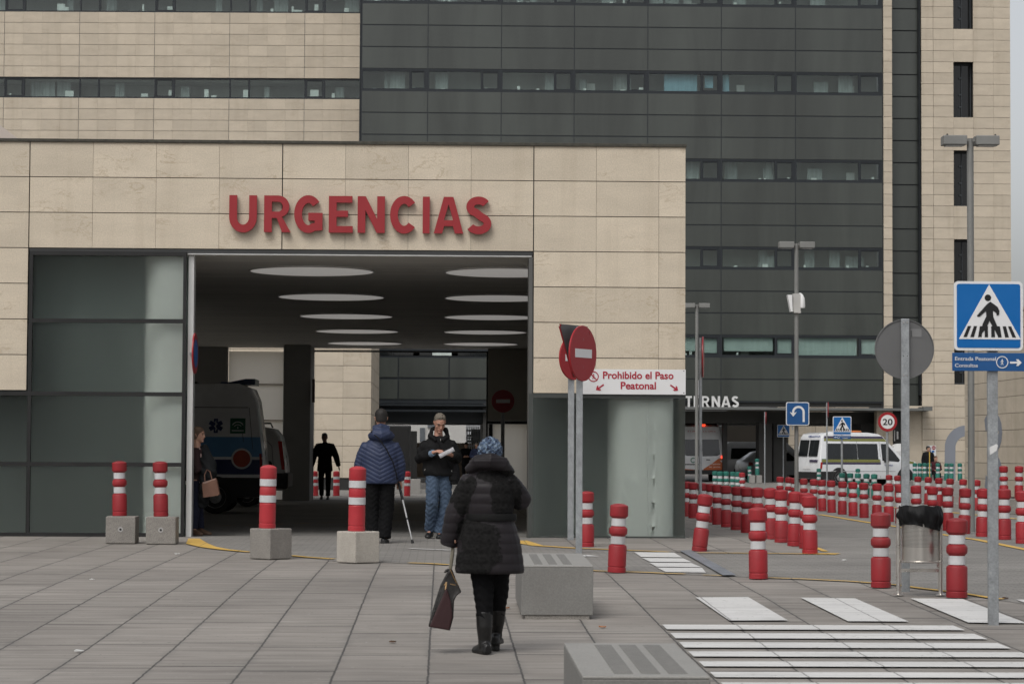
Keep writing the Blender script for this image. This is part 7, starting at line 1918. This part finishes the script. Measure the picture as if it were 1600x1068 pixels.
# ---------------------------------------------------------------- woman waiting beside the jamb
Yl = 36.3; kl = 1 / pxm(Yl); lq = P(311, 830, Yl); Hl = 1.66; sl_ = Hl / 1.75
L = lambda px, py, y=0: ((px - 311) * kl / sl_, y, (830 - py) * kl / sl_)
BRH = M("brown_hair", (.085, .05, .03), .7, var=.3, vs=60, bump=.3, bs=100)
lt, LV, ls2, lrot = person("woman in a brown jacket waiting in profile just inside the white jamb", (lq.x, Yl, g(Yl) + .012), Hl,
    dict(head=L(308, 674.5), neck=L(306.5, 692), shL=L(303, 702, .17), elL=L(307, 728, .20), wrL=L(318, 716, .08), shR=L(305, 702, -.16), elR=L(309, 731, -.2), wrR=L(321, 720, -.12), hipL=L(305, 748, .08), knL=L(309, 790, .1), anL=L(312, 820, .10), hipR=L(304, 748, -.08), knR=L(306, 790, -.1), anR=L(303.5, 820, -.12),
         toeL=L(322, 827, .06), toeR=L(313, 827, -.2), hdL=(.8, -.5, .1), hdR=(.7, .5, .1), hnL=(0, 0, -1), hnR=(0, 0, -1), yaw=78, pitch=3),
    dict(vox=.009, face=True, hair=[(-.075, .066, .050, .040), (-.04, .078, .075, .030), (.0, .0835, .086, .022), (.04, .086, .100, .012), (.08, .079, .098, .008), (.112, .056, .070, .008), (.134, .02, .03, .010)], hairmat=BRH, trmat=cloth("navy_jeans", (.014, .016, .030), .85), trouser=(.096, .078, .068, .066),
         shoemat=M("brown_shoe", (.075, .042, .025), .5), arm=(.078, .072, .064, .058), jmat=cloth("brown_jacket", (.035, .021, .021), .8),
         jacket=[(-.06, .155, .135, 0), (.1, .160, .14, 0), (.4, .155, .13, 0), (.75, .165, .13, 0), (.98, .14, .10, 0), (1.08, .09, .08, 0), (1.16, .07, .07, 0)]))
bm = NB(); eloft(bm, [((830 - 752) * kl, .145, .125, (304.5 - 311) * kl, 0), ((830 - 750) * kl, .155, .135, (304.5 - 311) * kl, 0), ((830 - 746) * kl, .15, .13, (304.5 - 311) * kl, 0)], 24); obj("shirt_hem", bm, M("shirt_white", (.6, .56, .53), .85), lt, smooth=True)
bm = NB(); tube(bm, [L(311, 694, -.08), L(313.5, 706, -.12), L(315, 722, -.12), L(317, 740, -.10)], [.02, .026, .026, .02], 10, .5); bmesh.ops.scale(bm, vec=(sl_,) * 3, verts=bm.verts); obj("scarf", bm, M("scarf_pink", (.42, .30, .28), .85), lt, smooth=True)
# coat over her arm and the bag at her wrist
cq = Vector((lq.x, Yl, g(Yl))) + Vector(((323 - 311) * kl, -.16, (830 - 724) * kl))
bm = NB(); K = lambda px, py, y=0: ((px - 323) * kl, y, (724 - py) * kl)
tube(bm, [K(315, 690, .18), K(319, 703, .14), K(324, 716, .05), K(326, 730, .02), K(323, 752, .02), K(318, 778, .04), K(316, 786, .04)], [.05, .085, .115, .12, .10, .075, .05], 16, 1.1)
o = obj("folded_coat", remesh(bm, .010, 3, lambda co: .008 * math.sin(co.z * 45 + co.x * 40)), cloth("coat_black", (.012, .013, .014), .8), None, smooth=True); o.location = cq; tag(o, "black coat draped over the waiting woman's arms", "coat")
tq = Vector((lq.x, Yl, g(Yl))) + Vector(((332 - 311) * kl, -.30, (830 - 768) * kl))
tb = empty("tote_bag", tq, "brown leather tote hanging from the waiting woman's wrist", "handbag")
K = lambda px, py, y=0: Vector(((px - 332) * kl, y, (768 - py) * kl))
bm = NB(); rr = []
for yy, f_ in ((-.07, .9), (-.06, .98), (0, 1), (.06, .98), (.07, .9)):
    rr.append([Vector((p.x * f_, yy, p.z * f_)) for p in (K(320, 770), K(344, 766.5), K(346, 764), K(341, 742), K(339.5, 739.5), K(319, 746.5), K(318, 749))])
rings(bm, rr); TOT = M("tote_leather", (.125, .060, .038), .5, var=.2, vs=12, bump=.2); obj("bag_body", bm, TOT, tb)
bm = NB(); tube(bm, [K(323, 747, -.05), K(322, 735, -.03), K(325, 727, .03), K(330, 730, -.01), K(334, 743, -.05)], .008, 8); obj("handle", bm, TOT, tb, smooth=True)

# ---------------------------------------------------------------- man walking through the drive-through
Yk = 69.0; qk = P(507, 776.5, Yk)
BLK2 = cloth("black_clothes", (.010, .010, .011), .85)
Wk = dict(head=(-.01, -.03, 1.63), elL=(-.29, .03, 1.13), wrL=(-.335, -.06, .88), elR=(.30, .03, 1.12), wrR=(.37, -.02, .87), hipL=(-.085, .01, .92), knL=(-.085, -.10, .52), anL=(-.075, -.02, .10), knR=(.095, .03, .50), anR=(.085, .12, .09), toeL=(-.08, -.17, .03), toeR=(.08, -.08, .03), yaw=-6, pitch=4)
JK = [(-.36, .200, .155, 0), (-.32, .212, .16, 0), (.0, .195, .15, 0), (.4, .18, .145, 0), (.8, .195, .14, 0), (.98, .17, .11, 0), (1.08, .10, .085, 0), (1.16, .075, .075, 0)]
person("man in black striding through the drive-through toward the plaza", (qk.x, Yk, g(Yk) + .012), 1.88, Wk, dict(vox=.014, skin=SKIN_D, hair=SHORT, hairmat=HAIRB, trmat=BLK2, trouser=(.098, .076, .066, .062), shoemat=M("black_shoe", (.012, .012, .012), .4), jacket=JK, arm=(.092, .082, .070, .058), jmat=BLK2, face=True))
# ---------------------------------------------------------------- distant people
ph = dict(elL=(-.25, .0, 1.14), wrL=(-.10, -.28, 1.12), elR=(.25, .0, 1.14), wrR=(.10, -.28, 1.12), hdL=(.8, -.5, .1), hdR=(-.8, -.5, .1), pitch=22)
q = P(744.5, 760, 105); person("man in a navy jacket looking down at a phone beyond the tunnel", (q.x, 105, g(105) + .004), 1.76, ph, dict(vox=.016, hair=SHORT, hairmat=GREYH, trmat=BLK2, shoemat=BLK2, jacket=JK, jmat=cloth("navy_jacket", (.018, .024, .05), .8), face=True), group="people standing beyond the tunnel")
q2 = P(728, 760, 107); person("dark haired man in black standing next to the man with a phone", (q2.x, 107, g(107) + .004), 1.78, dict(ph, yaw=20), dict(vox=.016, hair=SHORT, hairmat=HAIRB, trmat=BLK2, shoemat=BLK2, jacket=JK, jmat=BLK2, face=True), group="people standing beyond the tunnel")
q3 = P(1450.5, 764, 107); person("person in black standing by the limestone wall under the white notice", (q3.x, 107, g(107) + .004), 1.72, dict(yaw=60), dict(vox=.016, hair=SHORT, hairmat=HAIRB, trmat=BLK2, shoemat=BLK2, jacket=JK, jmat=BLK2, face=True), group="people waiting by the wall")
sit = dict(head=(0, -.05, 1.20), neck=(0, .0, 1.03), shL=(-.17, .0, .99), elL=(-.22, -.05, .72), wrL=(-.08, -.25, .66), shR=(.17, .0, .99), elR=(.22, -.05, .72), wrR=(.08, -.25, .66), hipL=(-.09, .0, .52), knL=(-.1, -.40, .50), anL=(-.1, -.42, .09), hipR=(.09, .0, .52), knR=(.1, -.40, .50), anR=(.1, -.42, .09), toeL=(-.1, -.60, .03), toeR=(.1, -.60, .03), yaw=30)
JS = [(-.05, .16, .14, 0), (.1, .16, .14, 0), (.5, .155, .13, 0), (.9, .165, .12, 0), (1.05, .10, .085, 0), (1.14, .07, .07, 0)]
qs = P(1461.5, 766, 106.4); bm = NB(); box(bm, -.6, .6, -.2, .25, 0, .42, .02); o = obj("wall_bench", bm, CONC); o.location = (qs.x, 106.55, g(106)); tag(o, "low concrete seat by the limestone wall behind the green bollards", "bench")
person("seated person in a wine red coat by the limestone wall behind the green bollards", (qs.x, 106.35, g(106) + .004), 1.70, sit, dict(vox=.016, hair=SHORT, hairmat=BRH, trmat=BLK2, shoemat=BLK2, jacket=JS, jmat=cloth("wine_coat", (.055, .016, .020), .85), face=True), group="people waiting by the wall")
